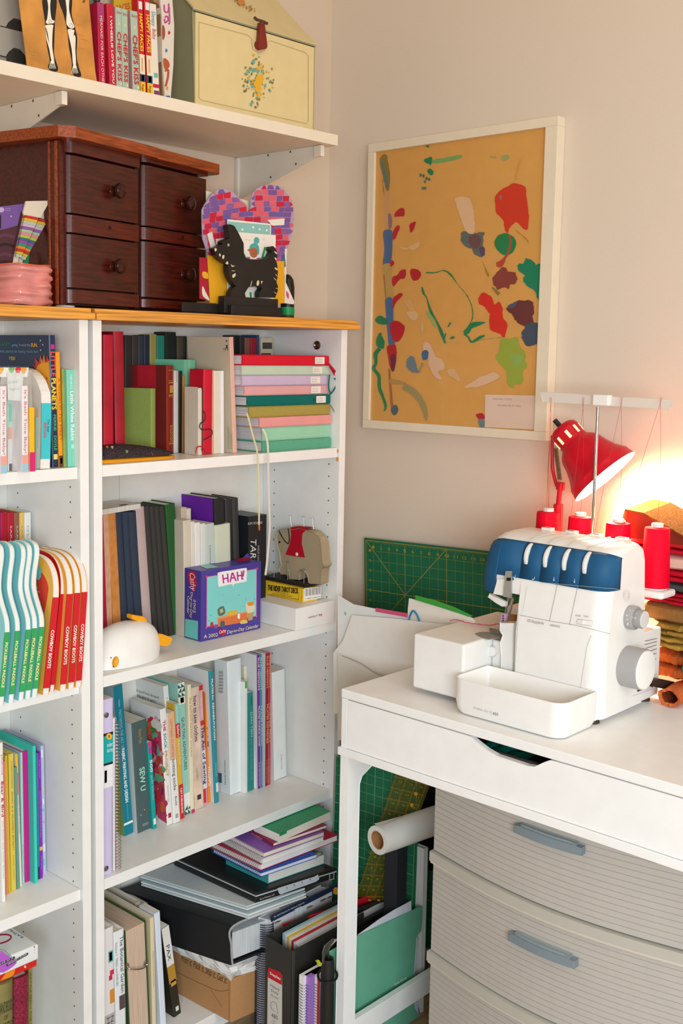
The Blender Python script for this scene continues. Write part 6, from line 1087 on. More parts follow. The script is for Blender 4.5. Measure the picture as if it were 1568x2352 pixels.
for (bx, x1, tx, yt, yb, l) in [(478, 548, 585, 1045, 2130, 'leftmost'), (672, 740, 745, 1010, 2085, 'second from the left'), (765, 832, 832, 998, 2068, 'third from the left'), (848, 912, 912, 988, 2050, 'rightmost')]:
    t, M = shaped('COWBOY BOOTS board book with a red spine, %s of four' % l, (bx, yb), x1, (tx, yt), Z2, -.312, boot, 'cf1c26', 'efb24c', 'ece7e4', [('COWBOY BOOTS', .36, .78, .25, .75, 'f2e8dc')], .2, q=q, lo=.014, group='boot shaped board books')
    if l == 'leftmost':
        pc_ = PLANE(M @ V((0, .01, .01)), M.to_3x3() @ V((-1, 0, 0))); pc_.off = .0006; m = MB()
        pc_.blob(m, [q(*a) for a in [(372, 715), (430, 720), (500, 800), (540, 900), (540, 1000), (490, 1240), (430, 1150), (365, 1060), (345, 960)]], 'd8402c'); pc_.blob(m, [q(*a) for a in [(400, 700), (440, 690), (470, 720), (462, 810), (440, 845), (400, 820), (378, 790)]], '7fc4bc', sm=False)
        pc_.text(m, 'AW!', q(380, 1120), q(455, 1140), q(382, 1065), 'f2e8dc', bold=.05); pc_.text(m, 'and life with', q(345, 920), q(430, 940), q(346, 900), 'f2e0d8'); pc_.text(m, 'cowboy boots', q(345, 955), q(452, 985), q(346, 938), 'f2e0d8'); m.build('cover_art', t)
shaped('single red board book spine hidden between two COWBOY BOOTS books', (556, 2100), 610, (668, 1005), Z2, -.300, boot, 'c61a24', 'c61a24', 'ece7e4', [], .2, q=q, lo=.014, group=None)
# ------------------------------------------------------------ left bookcase, third compartment
q = ZM(5.347, 0, 1640); ZL3 = .5125
def s5(label, bl, br, tl, d, c, Y=None, **k): k.setdefault('group', G); k.setdefault('hard', True); return sb(label, bl, br, tl, ZL3, d, c, q=q, Y=Y, name='picture_book', **k)
s5('large teal spine cut off by the photo edge in front of the others', (-30, 2195), 44, (-52, 720), .2, '0fa587')
s5('white spine reading Bear and Bird The Picnic', (30, 2085), 72, (-4, 362), .15, 'e9e6e0', Y=-.215, txt=[('JARVIS', .07, .2, .3, .7, 'd0707c'), ('Bear & Bird', .24, .46, .15, .8, 'c83a44', 'b'), ('The Picnic and Other Stories', .48, .85, .3, .6, 'a9a49c')])
s5('salmon orange slim picture book left of the yellow ones', (74, 1985), 104, (42, 590), .15, 'e28a6a', Y=-.19)
s5('mustard yellow slim spine left of the WHISPERY SECRET one', (106, 1990), 140, (60, 520), .15, 'cfae30', Y=-.19)
s5('yellow spine reading WHAT IS A WHISPERY SECRET?', (142, 1990), 205, (106, 502), .15, 'd6c050', Y=-.185, txt=[('SCHAEFER ALEXANDER', .05, .25, .4, .65, '9c8a2c'), ('WHAT IS A WHISPERY SECRET?', .27, .70, .35, .65, '8c7a24'), ('MAGIC MARKS', .74, .92, .4, .6, '9c8a2c')])
s5('grey green slim spine right of the WHISPERY SECRET one', (210, 1998), 246, (176, 662), .14, '64968a', Y=-.185)
s5('cream and orange slim spine with a yellow top', (248, 1985), 276, (190, 500), .14, 'e4d9c4', Y=-.18, bands=[(0, .14, 0, 1, 'e8b42c'), (.14, .3, 0, 1, 'd8786c')], txt=[('FUZZY MUD LULLABY', .3, .6, .3, .6, 'a4785c')])
s5('pale turquoise slim spine left of the magenta folder', (278, 1900), 306, (250, 480), .13, 'a4d4d0', Y=-.17, txt=[('ALCARONOVA ROMANO', .7, .95, .3, .6, '5f9a98')])
s5('magenta cloth folder standing in the third row', (310, 1895), 400, (270, 470), .13, 'c22c84', Y=-.17, kind='cloth')
s5('white and turquoise slim spine right of the magenta folder', (402, 1890), 424, (337, 445), .12, 'e4e8e6', Y=-.165, bands=[(.25, 1, 0, 1, '3fc0b8')])
s5('large turquoise folder with its wide cover showing', (430, 1965), 470, (402, 400), .2, '3cc9b8', Y=-.190, bk=-60)
s5('slim teal and black spine left of the purple one', (472, 1930), 492, (445, 490), .12, '2f8f94', Y=-.178, bands=[(.90, 1, 0, 1, '2f3438')])
s5('purple spine with pink lettering at the right end of the third row', (494, 1935), 530, (462, 488), .17, '8b22b8', Y=-.178, txt=[('Sergio Ruzzier', .05, .2, .3, .6, 'd99ae0'), ('Good Boring Color We Are the Dinky Donkeys', .3, .67, .3, .65, 'd99ae0'), ('Harper', .82, .93, .35, .6, 'd99ae0')], bands=[(.745, .775, 0, 1, 'dfb04c')])
s5('pale lilac picture book with small coloured shapes, last before the post', (532, 1890), 572, (500, 398), .16, 'b9c0de', Y=-.165, bands=[(.03, .09, 0, .6, 'dfe2ea'), (.33, .35, .1, .4, 'e4cf6c'), (.41, .45, .2, .7, 'e6e6f0'), (.49, .505, 0, .7, '5fc4cc'), (.58, .6, .4, .6, 'd86fb4'), (.76, .82, 0, .8, 'dadcea'), (.88, .93, .1, .5, '4fc8c0')])
# ------------------------------------------------------------ left bookcase, bottom compartment
q = ZM(8.055, 0, 2060)
def s6(label, bl, br, tl, d, c, Y, **k): return sb(label, bl, br, tl, Z4, d, c, q=q, Y=Y, name='book', group='old books on the bottom shelf', **k)
s6('old olive green spine lettered HANDBOOK OF NATURE STUDY', (-120, 3000), 240, (-120, 1660), .15, '827a48', -.262, kind='worn', bulge=.01, txt=[('HANDBOOK', .12, .2, .1, .9, '3a3a24', 'up'), ('OF', .22, .25, .4, .6, '3a3a24', 'up'), ('NATURE-STUDY', .27, .34, .05, .92, '3a3a24', 'up'), ('COMSTOCK', .42, .46, .2, .8, '3a3a24', 'up')])
s6('old maroon cloth spine beside the olive handbook', (245, 3000), 524, (255, 1530), .15, '84283c', -.255, kind='speck', bulge=.006)
s6('old moss green spine lettered in black beside the maroon one', (528, 3000), 606, (528, 1300), .14, '8c8c44', -.235, kind='worn', txt=[('CATTLE FEEDS FOR USE', .05, .5, .3, .6, '3f401f')])
zs_ = hit(*q(250, 1480), 1, -.26).z+.003
def fl6(A, B, z): a, b = hit(*q(*A), 2, z), hit(*q(*B), 2, z); return a, b
for (l, A_, h_, c_, dd, deco) in [('red and orange flamed paperback lying on the old books', (680, 1245), .020, 'cf2a22', .2, 1), ('white hardback with a FEMINIST PUNK subtitle lying on top', (720, 1040), .034, 'e2e6e4', .2, 2)]:
    z = zs_; P = V((0, -.262-(.012 if deco == 2 else 0), z)); P.x = sol(0, P, px=q(*A_)[0]); L0 = .24
    t = thing('book', l, 'book', P+V((-L0/2, .08, 0)), group='books lying on the old books'); m = MB(); m.box((P.x-L0, P.y, z), (P.x, P.y+.15, z+h_), mt(c_, .4)); m.build('cover', t, bevel=.004 if deco == 2 else .0015, seg=3)
    pl = PLANE(P, FY); m = MB()
    if deco == 1:
        pl.blob(m, [q(*a) for a in [(0, 1560), (60, 1470), (110, 1400), (180, 1360), (200, 1300), (290, 1250), (270, 1370), (230, 1460), (120, 1510), (30, 1540)]], 'ee8a1c'); pl.text(m, 'INK', q(500, 1270), q(508, 1180), q(540, 1268), 'a01c1c'); 
        for x, y in ((458, 1225), (462, 1290)): pl.disc(m, *q(x, y), 2.6, 3, 'f0e6e0', 10); pl.disc(m, *q(x, y), 1.1, 1.4, 'cf2a22', 8)
        pl.stroke(m, [q(570, 1165), q(650, 1110), q(600, 1200), q(640, 1130)], .7, 'e8a83c')
    else:
        pl.disc(m, *q(632, 924), 1.5, 1.7, 'b01c40', 10)
        for y in (960, 992, 1025): pl.disc(m, *q(640, y), .7, .7, '4a4a4c', 6)
        pl.blob(m, [q(*a) for a in [(0, 1010), (60, 1030), (120, 1070), (200, 1120), (300, 1230), (0, 1400)]], 'b45cc8'); pl.stroke(m, [q(-10, 965), q(60, 980), q(130, 1030), (q(210, 1110)), q(300, 1200)], 1.4, '1f9c94')
        pl.blob(m, [q(*a) for a in [(-10, 1220), (270, 1095), (276, 1140), (-10, 1270)]], '333638', sm=False); pl.text(m, 'LIFE AS A', q(0, 1255), q(240, 1138), q(0, 1225), 'd9dadc'); pl.blob(m, [q(*a) for a in [(112, 1240), (515, 1025), (518, 1070), (116, 1290)]], '333638', sm=False); pl.text(m, 'FEMINIST PUNK', q(140, 1262), q(500, 1068), q(140, 1232), 'd9dadc')
    m.build('spine_print', t)
    if deco == 2:
        pt = PLANE(P+V((0, 0, h_)), (0, 0, 1)); m = MB(); pt.text(m, 'KATHLEEN', q(440, 745), q(60, 520), q(400, 770), '3a3d40'); pt.stroke(m, [q(-20, 710), q(120, 700), q(205, 735), q(170, 800), q(60, 850), q(-30, 870)], 3.4, 'b81440'); m.build('cover_print', t)
    zs_ += h_+.0008
# ------------------------------------------------------------ row of binders standing on the floor
q = ZM(6.533, 560, 2020)
def corner(A, B, C_, z): a, b, c = hit(*q(*A), 2, z), hit(*q(*B), 2, z), hit(*q(*C_), 2, z); return a, b-a, c-a
ZTb = .29; a, u, v = corner((705, 1090), (1425, 700), (320, 840), ZTb); u = u.normalized()*.262; bkm = mt('34332f', .45, 'plain', 0, .12); dkm = mt('1d1c1b', .5)
t = thing('ring_binder', 'black heavy duty binder with a red and white spine label standing on the floor', 'binder', V((a.x, a.y, 0))+u*.5+v*.5)
a0 = V((a.x, a.y, .0005)); hB = ZTb-.0005; un, vn = u.normalized(), v.normalized()
m = MB(); pbox(m, a0, un*.004, v, hB, bkm); m.build('spine', t, bevel=.0015)
m = MB(); pbox(m, a0+un*.0042, u, vn*.004, hB, bkm); m.build('front_board', t, bevel=.0015); m = MB(); pbox(m, a0+un*.0042+v-vn*.004, u, vn*.004, hB, bkm); m.build('back_board', t, bevel=.0015)
m = MB(); pbox(m, a0+un*.05+vn*.03+V((0, 0, .01)), un*.012, vn*.05, hB-.03, mt('b4b2ac', .25, metal=1)); m.build('ring_mechanism', t)
for k, c in enumerate(['a4ccd4', 'e6e4e0', 'e8c44c', 'e4e4e6', 'c43a34', 'dfe2ea', 'd8dade', 'eceae6']): m = MB(); pbox(m, a0+un*(.045-.0*k)+vn*(.014+.0085*(7-k))+V((0, 0, .01)), un*.21, vn*.0075, hB-.014-.0012*k, mt(c, .8)); m.build('divider_sheets', t)
pl = PLANE(a0, V((-v.y, v.x, 0))); pl.off = .0006; m = MB()
pl.blob(m, [q(*b) for b in [(362, 1345), (380, 1318), (545, 1388), (578, 1430), (572, 2500), (350, 2300)]], 'd6d4cc', sm=False); pl.blob(m, [q(*b) for b in [(362, 1345), (380, 1318), (545, 1388), (578, 1430), (574, 1586), (362, 1468)]], 'c81c2c', sm=False)
pl.text(m, 'Staples', q(392, 1420), q(552, 1510), q(392, 1380), 'f0e4e0', bold=.05)
for s_, A_, B_, C_, c in (('Heavy', (400, 1605), (536, 1678), (400, 1558), '35332f'), ('Duty', (412, 1680), (520, 1738), (412, 1636), '35332f'), ('Binder', (410, 1745), (525, 1808), (410, 1710), '6c6a64'), ('480', (415, 2060), (508, 2110), (415, 1995), '35332f'), ('Sheet', (430, 2120), (485, 2146), (430, 2098), '6c6a64'), ('Capacity', (415, 2150), (510, 2200), (415, 2128), '6c6a64')): pl.text(m, s_, q(*A_), q(*B_), q(*C_), c)
pl.stroke(m, [q(*b) for b in [(415, 1925), (405, 1880), (415, 1840), (440, 1830), (488, 1860), (515, 2015), (425, 1950), (415, 1925)]], .8, '35332f', sm=False); m.build('spine_label', t)
m = MB(); 
for dx in (.006, .011): pbox(m, a0+un*dx-vn*.0004, un*.0012, vn*.0008, hB-.002, mt('6c665c', .4)); 
m.build('hinge_grooves', t)
# coil bound anatomy book behind it
ZT2 = .30; a, u, v = corner((395, 612), (1435, 62), (185, 560), ZT2); a0 = V((a.x, a.y, .0005)); un = u.normalized(); yoff = max(0, 0)
t = thing('coil_bound_book', 'thick coil bound book with a navy title band standing behind the binder', 'book', a0+un*.12); h2 = ZT2-.0005; vv_ = v.normalized()*.034
m = MB(); pbox(m, a0, un*.235, vv_*.05, h2, mt('d9dade', .4)); pbox(m, a0+vv_*.95, un*.235, vv_*.05, h2, mt('d9dade', .4)); m.build('cover', t)
m = MB(); pbox(m, a0+vv_*.06+un*.004, un*.228, vv_*.88, h2-.002, mt('d6d8da', .8)); m.build('pages', t)
pl = PLANE(a0, V((u.y, -u.x, 0))); m = MB()
pl.blob(m, [q(*b) for b in [(390, 560), (1435, 40), (1435, 120), (405, 640)]], '22304c', sm=False); pl.text(m, 'The Gold Standard for Palpatory Anatomy', q(440, 580), q(905, 352), q(445, 552), 'dfe2e8'); pl.disc(m, *q(1375, 170), 6.4, 8.4, 'e8a62c', 16, .4); pl.stroke(m, [q(1345, 165), q(1405, 155)], .6, 'b5742c'); pl.stroke(m, [q(1345, 185), q(1405, 178)], .6, 'b5742c')
for x, y in ((500, 640), (800, 490), (980, 415), (1185, 310), (1290, 265)): pl.blob(m, [q(x-45, y+20), q(x-10, y-12), q(x+40, y-20), q(x+20, y+8), q(x-30, y+34)], 'b49a88'); pl.blob(m, [q(x-50, y+14), q(x-8, y-14), q(x+50, y-28), q(x+45, y-16), q(x-5, y)], '3a3530')
m.build('cover_print', t)
m = MB(); c0 = a0+vv_*.5+un*(-.002); nk = 50
for k in range(nk): c = c0+V((0, 0, .004+k*(h2-.008)/nk)); m.tube([c+un*(.015*math.cos(x)+.004)+vv_.normalized()*(.022*math.sin(x))+V((0, 0, .0015*math.cos(x))) for x in [2*PI*i/14 for i in range(14)]], .0013, mt('1d2440', .3), 5, closed=True)
m.build('coil', t, smooth=True)
# thin files between binder and desk leg
qf = ZM(1, 0, 0)
def vsheet(name, label, cat, A_, B_, z, thick, c, z0=.0005, group='files standing beside the binder', x_end=None):
    a, b = hit(A_[0], A_[1], 2, z), hit(B_[0], B_[1], 2, z); u = b-a; n = V((-u.y, u.x, 0)).normalized()*thick; m = MB(); pbox(m, V((a.x, a.y, z0)), u, n, z-z0, asmat(c)); return tag(m.build(name, bevel=.0006), label, cat, group)
vsheet('folder', 'bright red folder standing behind the black ring binder', 'folder', (650, 2124), (884, 2046), .285, .004, 'c4142c')
vsheet('folder', 'black folder in front of the bright red one', 'folder', (800, 2096), (884, 2064), .283, .006, '28282a')
vsheet('papers', 'white papers in front of the black folder beyond the desk leg', 'papers', (806, 2112), (882, 2072), .276, .006, 'e4e2e0')
vsheet('folder', 'dark charcoal folder with a rounded corner behind the green folder', 'folder', (815, 2128), (928, 2066), .27, .010, '35383b')
vsheet('folder', 'slim black folder directly behind the loose sheet', 'folder', (815, 2140), (905, 2092), .268, .004, '1f2022')
# green folder with its loose sheet
pg = PLANE((0, -.598, 0), FY); t = thing('green_folder', 'sage green pocket folder with a star logo leaning inside the desk leg frame', 'folder', (hit(860, 2300, 1, -.598).x, -.598, .02)); gf = mt('6cb394', .7, 'plain', 0, .1)
zb_ = .0008; lp_ = pg.at(756, 2180); 
pts = [pg.at(*p) for p in [(757, 2186), (822, 2150), (947, 2092), (962, 2083), (970, 2083), (969, 2120), (967, 2138), (956, 2152), (948, 2258), (950, 2300), (953, 2318), (962, 2334), (962, 2352)]]
pts += [V((pts[-1].x, -.598, zb_)), V((pts[0].x, -.598, zb_))]
m = MB(); m.slab(pts, .003, gf, V((0, -1, 0))); pg.off = .0008; pg.text(m, 'FIVE STAR', (906, 2264), (934, 2248), (904.5, 2259.5), 'd9efe4', bold=.04)
for k in range(5): x, y = 910+k*4.6, 2269-k*2.7; pg.blob(m, [(x+(1.5 if i % 2 == 0 else .6)*math.sin(PI*i/5), y-(1.6 if i % 2 == 0 else .7)*math.cos(PI*i/5)) for i in range(10)], 'd9efe4', sm=False)
m.build('cover', t)
m = MB(); pz = PLANE((0, -.5935, 0), FY); w_ = [pz.at(*p) for p in [(822, 2147), (870, 2112), (905, 2090), (944, 2069), (945, 2110), (960, 2160), (953, 2230), (950, 2262), (964, 2352)]]; w_ += [V((w_[-1].x, -.5935, .001)), V((w_[0].x, -.5935, .001))]; m.slab(w_, .0012, mt('dadbe0', .7), V((0, -1, 0))); m.build('loose_sheet', t)
# notebooks and rolled pouch in front of the binder
q = ZM(6.533, 560, 2020)
for (x0, x1, y0, c, wc, l, g) in [(828, 900, 1400, 'e9e8ea', '8c8c90', 'white edged wire bound notebook standing against the ring binder', 0), (902, 990, 1400, 'a678c8', '7c6c9c', 'purple wire bound notebook standing against the ring binder', 0), (1002, 1120, 1370, 'e6e4e2', '8c8c90', 'white wire bound notebook with red edge beside the rolled black pouch', 1)]:
    z_ = .262; A_ = hit(*q(x0, y0+25), 2, z_); B_ = hit(*q(x1, y0+25), 1, A_.y) if 0 else None; th_ = abs(along(A_, V((0, -1, 0)), q(x1, 0)[0])); t = thing('spiral_notebook', l, 'notebook', (A_.x+.05, A_.y-th_/2, 0), group='notebooks by the ring binder'); m = MB()
    m.box((A_.x, A_.y-th_+.0004, .0005), (A_.x+.15, A_.y-.0004, z_), mt(c, .5)); 
    if g: m.box((A_.x-.0008, A_.y-th_+.0001, .0005), (A_.x+.005, A_.y-th_+.0030, z_-.006), 'd0342c')
    m.build('cover', t); m = MB()
    for k in range(34): z = .01+k*(z_-.025)/34; m.tube([V((A_.x+.004-.006*math.sin(x), A_.y-th_/2+(th_*.5)*math.cos(x), z+.001*math.cos(x))) for x in [PI*i/7 for i in range(8)]], .0010, mt(wc, .3, metal=.3), 4)
    m.build('wire_binding', t)
A_ = hit(*q(1250, 1700), 1, -.624); rp = .0165; t = thing('tool_roll', 'black rolled sleeve of steel rulers with a black ring by the standing binder', 'tool roll', (A_.x, A_.y, 0)); zt_ = hit(*q(1250, 1180), 1, -.624).z
m = MB(MX.Translation((A_.x, A_.y, .0005))); m.lathe([(rp*.9, 0), (rp, .01), (rp, zt_*.6), (rp*.92, zt_*.97), (rp*.8, zt_-.001), (rp*.6, zt_-.004), (rp*.55, zt_-.05), (.001, zt_-.06)], mt('22211f', .45), n=24, caps=False); m.build('sleeve', t, smooth=True)
zr_ = hit(*q(1250, 1440), 1, -.624).z; m = MB(); m.tube([V((A_.x+.022*math.cos(x), A_.y+.022*math.sin(x), zr_+.006*math.sin(x+1))) for x in [2*PI*i/24 for i in range(24)]], .0028, mt('1c1b1a', .3), 8, closed=True); m.build('ring', t, smooth=True)
for k in range(4):
    m = MB(); pr5 = PLANE((0, -.624+.004*k-.006, 0), FY); x = 1185+k*18; m.slab([pr5.at(*q(*b)) for b in [(x, 1260), (x-2, 1090), (x+30+6*k, 990), (x+150, 890), (x+152, 915), (x+50+5*k, 1010), (x+20, 1100), (x+22, 1260)]], .0014, mt('b9b8b4', .25, metal=1)); m.build('steel_ruler', t)
m = MB(); pr5 = PLANE((0, -.63, 0), FY); m.slab([pr5.at(*q(*b)) for b in [(1085, 1225), (1130, 1210), (1150, 1245), (1175, 1260), (1160, 1300), (1120, 1308), (1112, 1260)]], .004, mt('b4bc2c', .5)); m.build('lime_clip', t)
# ------------------------------------------------------------ cutting mats, ruler, paper behind the desk
gm_ = mt('1a6a48', .6, 'plain', 0, .05)
P0 = hit(836, 1235, 0, -.030); P1 = hit(1110, 1265, 0, -.030); hu = (P1-P0).normalized(); dnA = V((0, hu.z, -hu.y)).normalized(); dnA = dnA if dnA.z < 0 else -dnA; LN = V((-.10, .02, -1)).normalized()
def mat_thing(label, P0, hu, dn, W, H, grid, line, off_, thick=.002, strong=None, ticks=False):
    n = hu.cross(dn).normalized()
    if n.dot(CP-P0) < 0: n = -n
    m = MB(); m.slab([P0, P0+hu*W, P0+hu*W+dn*H, P0+dn*H], thick, gm_, n)
    lm, sm_ = mt(line, .6), mt(strong or line, .6); e = n*.0005
    def ln(a, b, w, mm): d = (b-a).normalized(); s_ = n.cross(d)*w/2; m.add([a-s_+e, b-s_+e, b+s_+e, a+s_+e], [(0, 1, 2, 3)], mm)
    nx, ny = int((W-2*off_)/grid), int((H-2*off_)/grid)
    for i in range(nx+1): a = P0+hu*(off_+i*grid)+dn*off_; ln(a, a+dn*ny*grid, .0012 if i % 5 == 0 else .0006, sm_ if i % 5 == 0 else lm)
    for j in range(ny+1): a = P0+hu*off_+dn*(off_+j*grid); ln(a, a+hu*nx*grid, .0012 if j % 5 == 0 else .0006, sm_ if j % 5 == 0 else lm)
    if ticks:
        for i in range(nx*8): a = P0+hu*(off_+i*grid/8)+dn*off_; L_ = .008 if i % 8 == 4 else .005; ln(a, a+dn*L_, .0005, lm)
        for j in range(ny*8): a = P0+hu*off_+dn*(off_+j*grid/8); L_ = .008 if j % 8 == 4 else .005; ln(a, a+hu*L_, .0005, lm)
        O = P0+hu*off_+dn*off_; ln(O, O+(hu+dn)*grid*5, .0012, sm_); ln(O+hu*grid*10, O+(hu+dn)*grid*5, .0012, sm_); ln(O+(hu+dn)*grid*5, O+hu*grid*0+dn*grid*10, .0012, sm_)
        for i in range(1, nx+1): p = O+hu*(i*grid-.005)+dn*.022; text(m, str(i), p, p+hu*(.009 if i < 10 else .014), p-dn*.008, sm_ if i % 5 == 0 else lm, .0007)
        for j in range(1, min(ny, 12)+1): p = O+hu*.012+dn*(j*grid+.004); text(m, str(j), p, p+hu*.007, p-dn*.008, sm_ if j % 5 == 0 else lm, .0007)
    return tag(m.build('cutting_mat'), label, 'cutting mat')
mat_thing('green cutting mat with yellow inch grid and diagonals leaning against the right wall', P0, hu, dnA, .62, P0.z-.03, .0283, 'a8962e', .0062, strong='c8a838', ticks=True)
Pb = hit(772, 1736, 0, -.27); hb_ = V((.10, -1, 0)).normalized()
mat_thing('darker green cutting mat with thin pale grid standing under the desk side', Pb, hb_, V((-.02, 0, -1)).normalized(), .262, Pb.z-.002, .0254, '8fb07c', .0)
# quilting ruler
qd = ZM(3.608, 740, 1700); pr_ = PLANE((-.292, -.45, 0), (-1, -.1, 0)); t = thing('quilting_ruler', 'clear quilting ruler with dense yellow markings leaning on the darker green mat', 'ruler', (-.292, -.5, .2))
m = MB(); rl = [(612, 270), (880, 350), (510, 1290), (262, 1290)]; rl = [(615, 250), (905, 330), (520, 1330), (268, 1330)]
tr_m = mt('6c6a1c', .1, 'plain', 0, .05, 0, 0, .3); m.slab([pr_.at(*qd(*p)) for p in rl], .003, tr_m); m.build('blade', t)
m = MB(); ym = mt('b98e1c', .5); L0, R0_, R1_, L1 = rl
def lerp(a, b, f): return (a[0]+(b[0]-a[0])*f, a[1]+(b[1]-a[1])*f)
for i in range(4):
    f = [.04, .34, .64, .93][i]; a, b = lerp(L0, R0_, f), lerp(L1, R1_, f); n = 84
    for k in range(n): c = lerp(a, b, k/n); w_ = 11 if k % 4 else 18; pr_.stroke(m, [qd(c[0]-w_/2, c[1]-w_*.13), qd(c[0]+w_/2, c[1]+w_*.13)], .7, ym, sm=False)
for k in range(12):
    f = (k+.5)/12; a, b = lerp(L0, L1, f), lerp(R0_, R1_, f); n = 26
    for j in range(n): c = lerp(a, b, j/n); pr_.stroke(m, [qd(c[0], c[1]-6), qd(c[0]-2, c[1]+6)], .7, ym, sm=False)
    for j in range(3): c = lerp(a, b, .2+.3*j); pr_.text(m, str(12-k), qd(c[0]-14, c[1]+34), qd(c[0]+8, c[1]+40), qd(c[0]-12, c[1]+18), ym)
for x, y in ((790, 436), (757, 530)): pr_.disc(m, *qd(x, y), 4, 4.6, 'c9931c', 12)
m.build('markings', t)
# tall black case, white file box, paper roll
def vbox(name, label, cat, x0, y0, x1, y1, z0, z1, m_): m = MB(); m.box((x0, y0, z0), (x1, y1, z1), asmat(m_)); return tag(m.build(name, bevel=.002), label, cat)
xa_ = sol(0, (0, -.545, .5), px=884); xb_ = sol(0, (0, -.585, .5), px=937); vbox('black_case', 'tall black flat case standing between the binders and the drawer tower', 'case', xa_, -.585, max(xb_, xa_+.02), -.545, .0005, hit(910, 1910, 1, -.57).z, '24262a')
sheet('black board standing behind the clear ruler beside the drawer tower', 'black_board', 'board', [(960, 1780), (1010, 1780), (1010, 2000), (960, 2000)], -.50, '17181a', .004)
xa_ = sol(0, (0, -.545, .4), px=939); xb_ = sol(0, (0, -.592, .4), px=981); ztb = hit(945, 1942, 1, -.585).z
t = thing('file_box', 'white cardboard file box standing beside the green folder under the paper roll', 'file box', ((xa_+xb_)/2, -.55, 0)); wmb = mt('dfe1dd', .6)
m = MB(); m.box((xa_, -.592, .0005), (xa_+.002, -.545, ztb-.02), wmb); m.box((xa_+.002, -.592, .0005), (xb_, -.590, ztb-.02), wmb); m.box((xa_+.002, -.547, .0005), (xb_, -.545, ztb-.02), wmb); m.box((xb_-.002, -.590, .0005), (xb_, -.547, ztb-.02), wmb); m.box((xa_+.002, -.590, .0005), (xb_-.002, -.547, .003), wmb); m.build('box', t)
m = MB(); a = (xa_+xb_)/2+.004; m.box((a, -.5932, .001), (a+.004, -.5922, ztb-.022), 'c9ccc8'); m.build('fold_line', t)
ra, rb_ = hit(866, 1930, 1, -.600), None; rr = .0345; rbx = ra + V((.33, -.045, 0)).normalized()*.28; rbx.z = ra.z
t = thing('paper_roll', 'roll of white tracing paper with a cardboard core resting level under the desk', 'paper roll', (ra+rbx)/2); dR = (rbx-ra).normalized(); Mr = MX.Translation(ra) @ dR.to_track_quat('Z', 'Y').to_matrix().to_4x4(); LR = (rbx-ra).length
m = MB(Mr); m.lathe([(.0225, .0), (rr, .0), (rr+.0005, .05), (rr, LR), (.0225, LR), (.0225, 0)], mt('e2dfd6', .6), n=40, caps=False); m.build('paper', t, smooth=True)
m = MB(Mr); m.lathe([(.0203, .001), (.0223, .001), (.0223, LR-.001), (.0203, LR-.001), (.0203, .001)], mt('a9794c', .8), n=36, caps=False); m.build('core', t, smooth=True)
m = MB(); pe = [ra+dR*x_+V((0, 0, rr)) for x_ in (.004, .03, .06)]; m.slab([ra+dR*.001+V((0, -.004, rr+.001)), ra+dR*.09+V((0, -.004, rr+.0006)), ra+dR*.09+V((0, .014, rr-.002)), ra+dR*.001+V((0, .012, rr+.003))], .0004, mt('e2dfd6', .6), V((0, 0, 1))); m.build('paper_edge', t)
# big paper sheets tucked between desk and bookcase
def psheet(label, pts, x, c, name='paper_sheet', thick=.0006, tilt=.0, cat='paper', g='large sheets tucked beside the desk', deco=None, bow=0):
    N = V((-1, -tilt, 0)).normalized(); pl = PLANE((x, -.45, 0), N); m = MB(); m.slab([pl.at(*p) for p in pts], thick, mt(c, .7)); 
    if deco: deco(m, pl)
    return tag(m.build(name), label, cat, g)
psheet('white poster sheet, rearmost of the paper beside the desk, with a mint dot', [(775, 1366), (812, 1388), (950, 1416), (950, 1600), (775, 1600)], -.306, 'e6e5e0', deco=lambda m, pl: pl.disc(m, 793, 1409, 2.6, 4.6, '9cc4b4', 10))
psheet('pink paper strip edge in front of the green mat', [(862, 1396), (936, 1409), (936, 1418), (862, 1405)], -.309, 'd8507c', name='paper_strip')
psheet('cream card with a raised corner in front of the green mat', [(939, 1374), (956, 1378), (1085, 1419), (1100, 1440), (1000, 1600), (936, 1600), (936, 1400)], -.312, 'e6dccf')
psheet('bright green strip along the top of the cream card', [(953, 1367), (1000, 1379), (1040, 1393), (1086, 1415), (1076, 1417), (1040, 1404), (990, 1389), (953, 1378)], -.315, '3d9a3a', name='paper_strip')
t_ = psheet('large white paper sheet lying foremost between bookcase and desk', [(808, 1413), (900, 1420), (1000, 1432), (1100, 1440), (1060, 1600), (765, 1640), (765, 1500), (788, 1470)], -.318, 'ece6dc')
psheet('grey white sheet below the others with a dark crease', [(775, 1500), (860, 1545), (900, 1560), (1000, 1620), (900, 1700), (775, 1700)], -.324, 'ded8cc', deco=lambda m, pl: pl.stroke(m, [(785, 1506), (830, 1524), (860, 1545), (905, 1560)], 2, 'b4a994'))
m = MB(); pb = PLANE((-.3155, -.45, 0), (-1, 0, 0)); m.tube(smooth_open([pb.at(*p) for p in [(939, 1431), (940, 1418), (946, 1405), (951, 1404), (957, 1412), (962, 1424), (963, 1432)]], 5), .0022, mt('1f7fb0', .5), 6); tag(m.build('ribbon_loop', smooth=True), 'blue ribbon loop sticking up behind the large white sheet', 'ribbon')
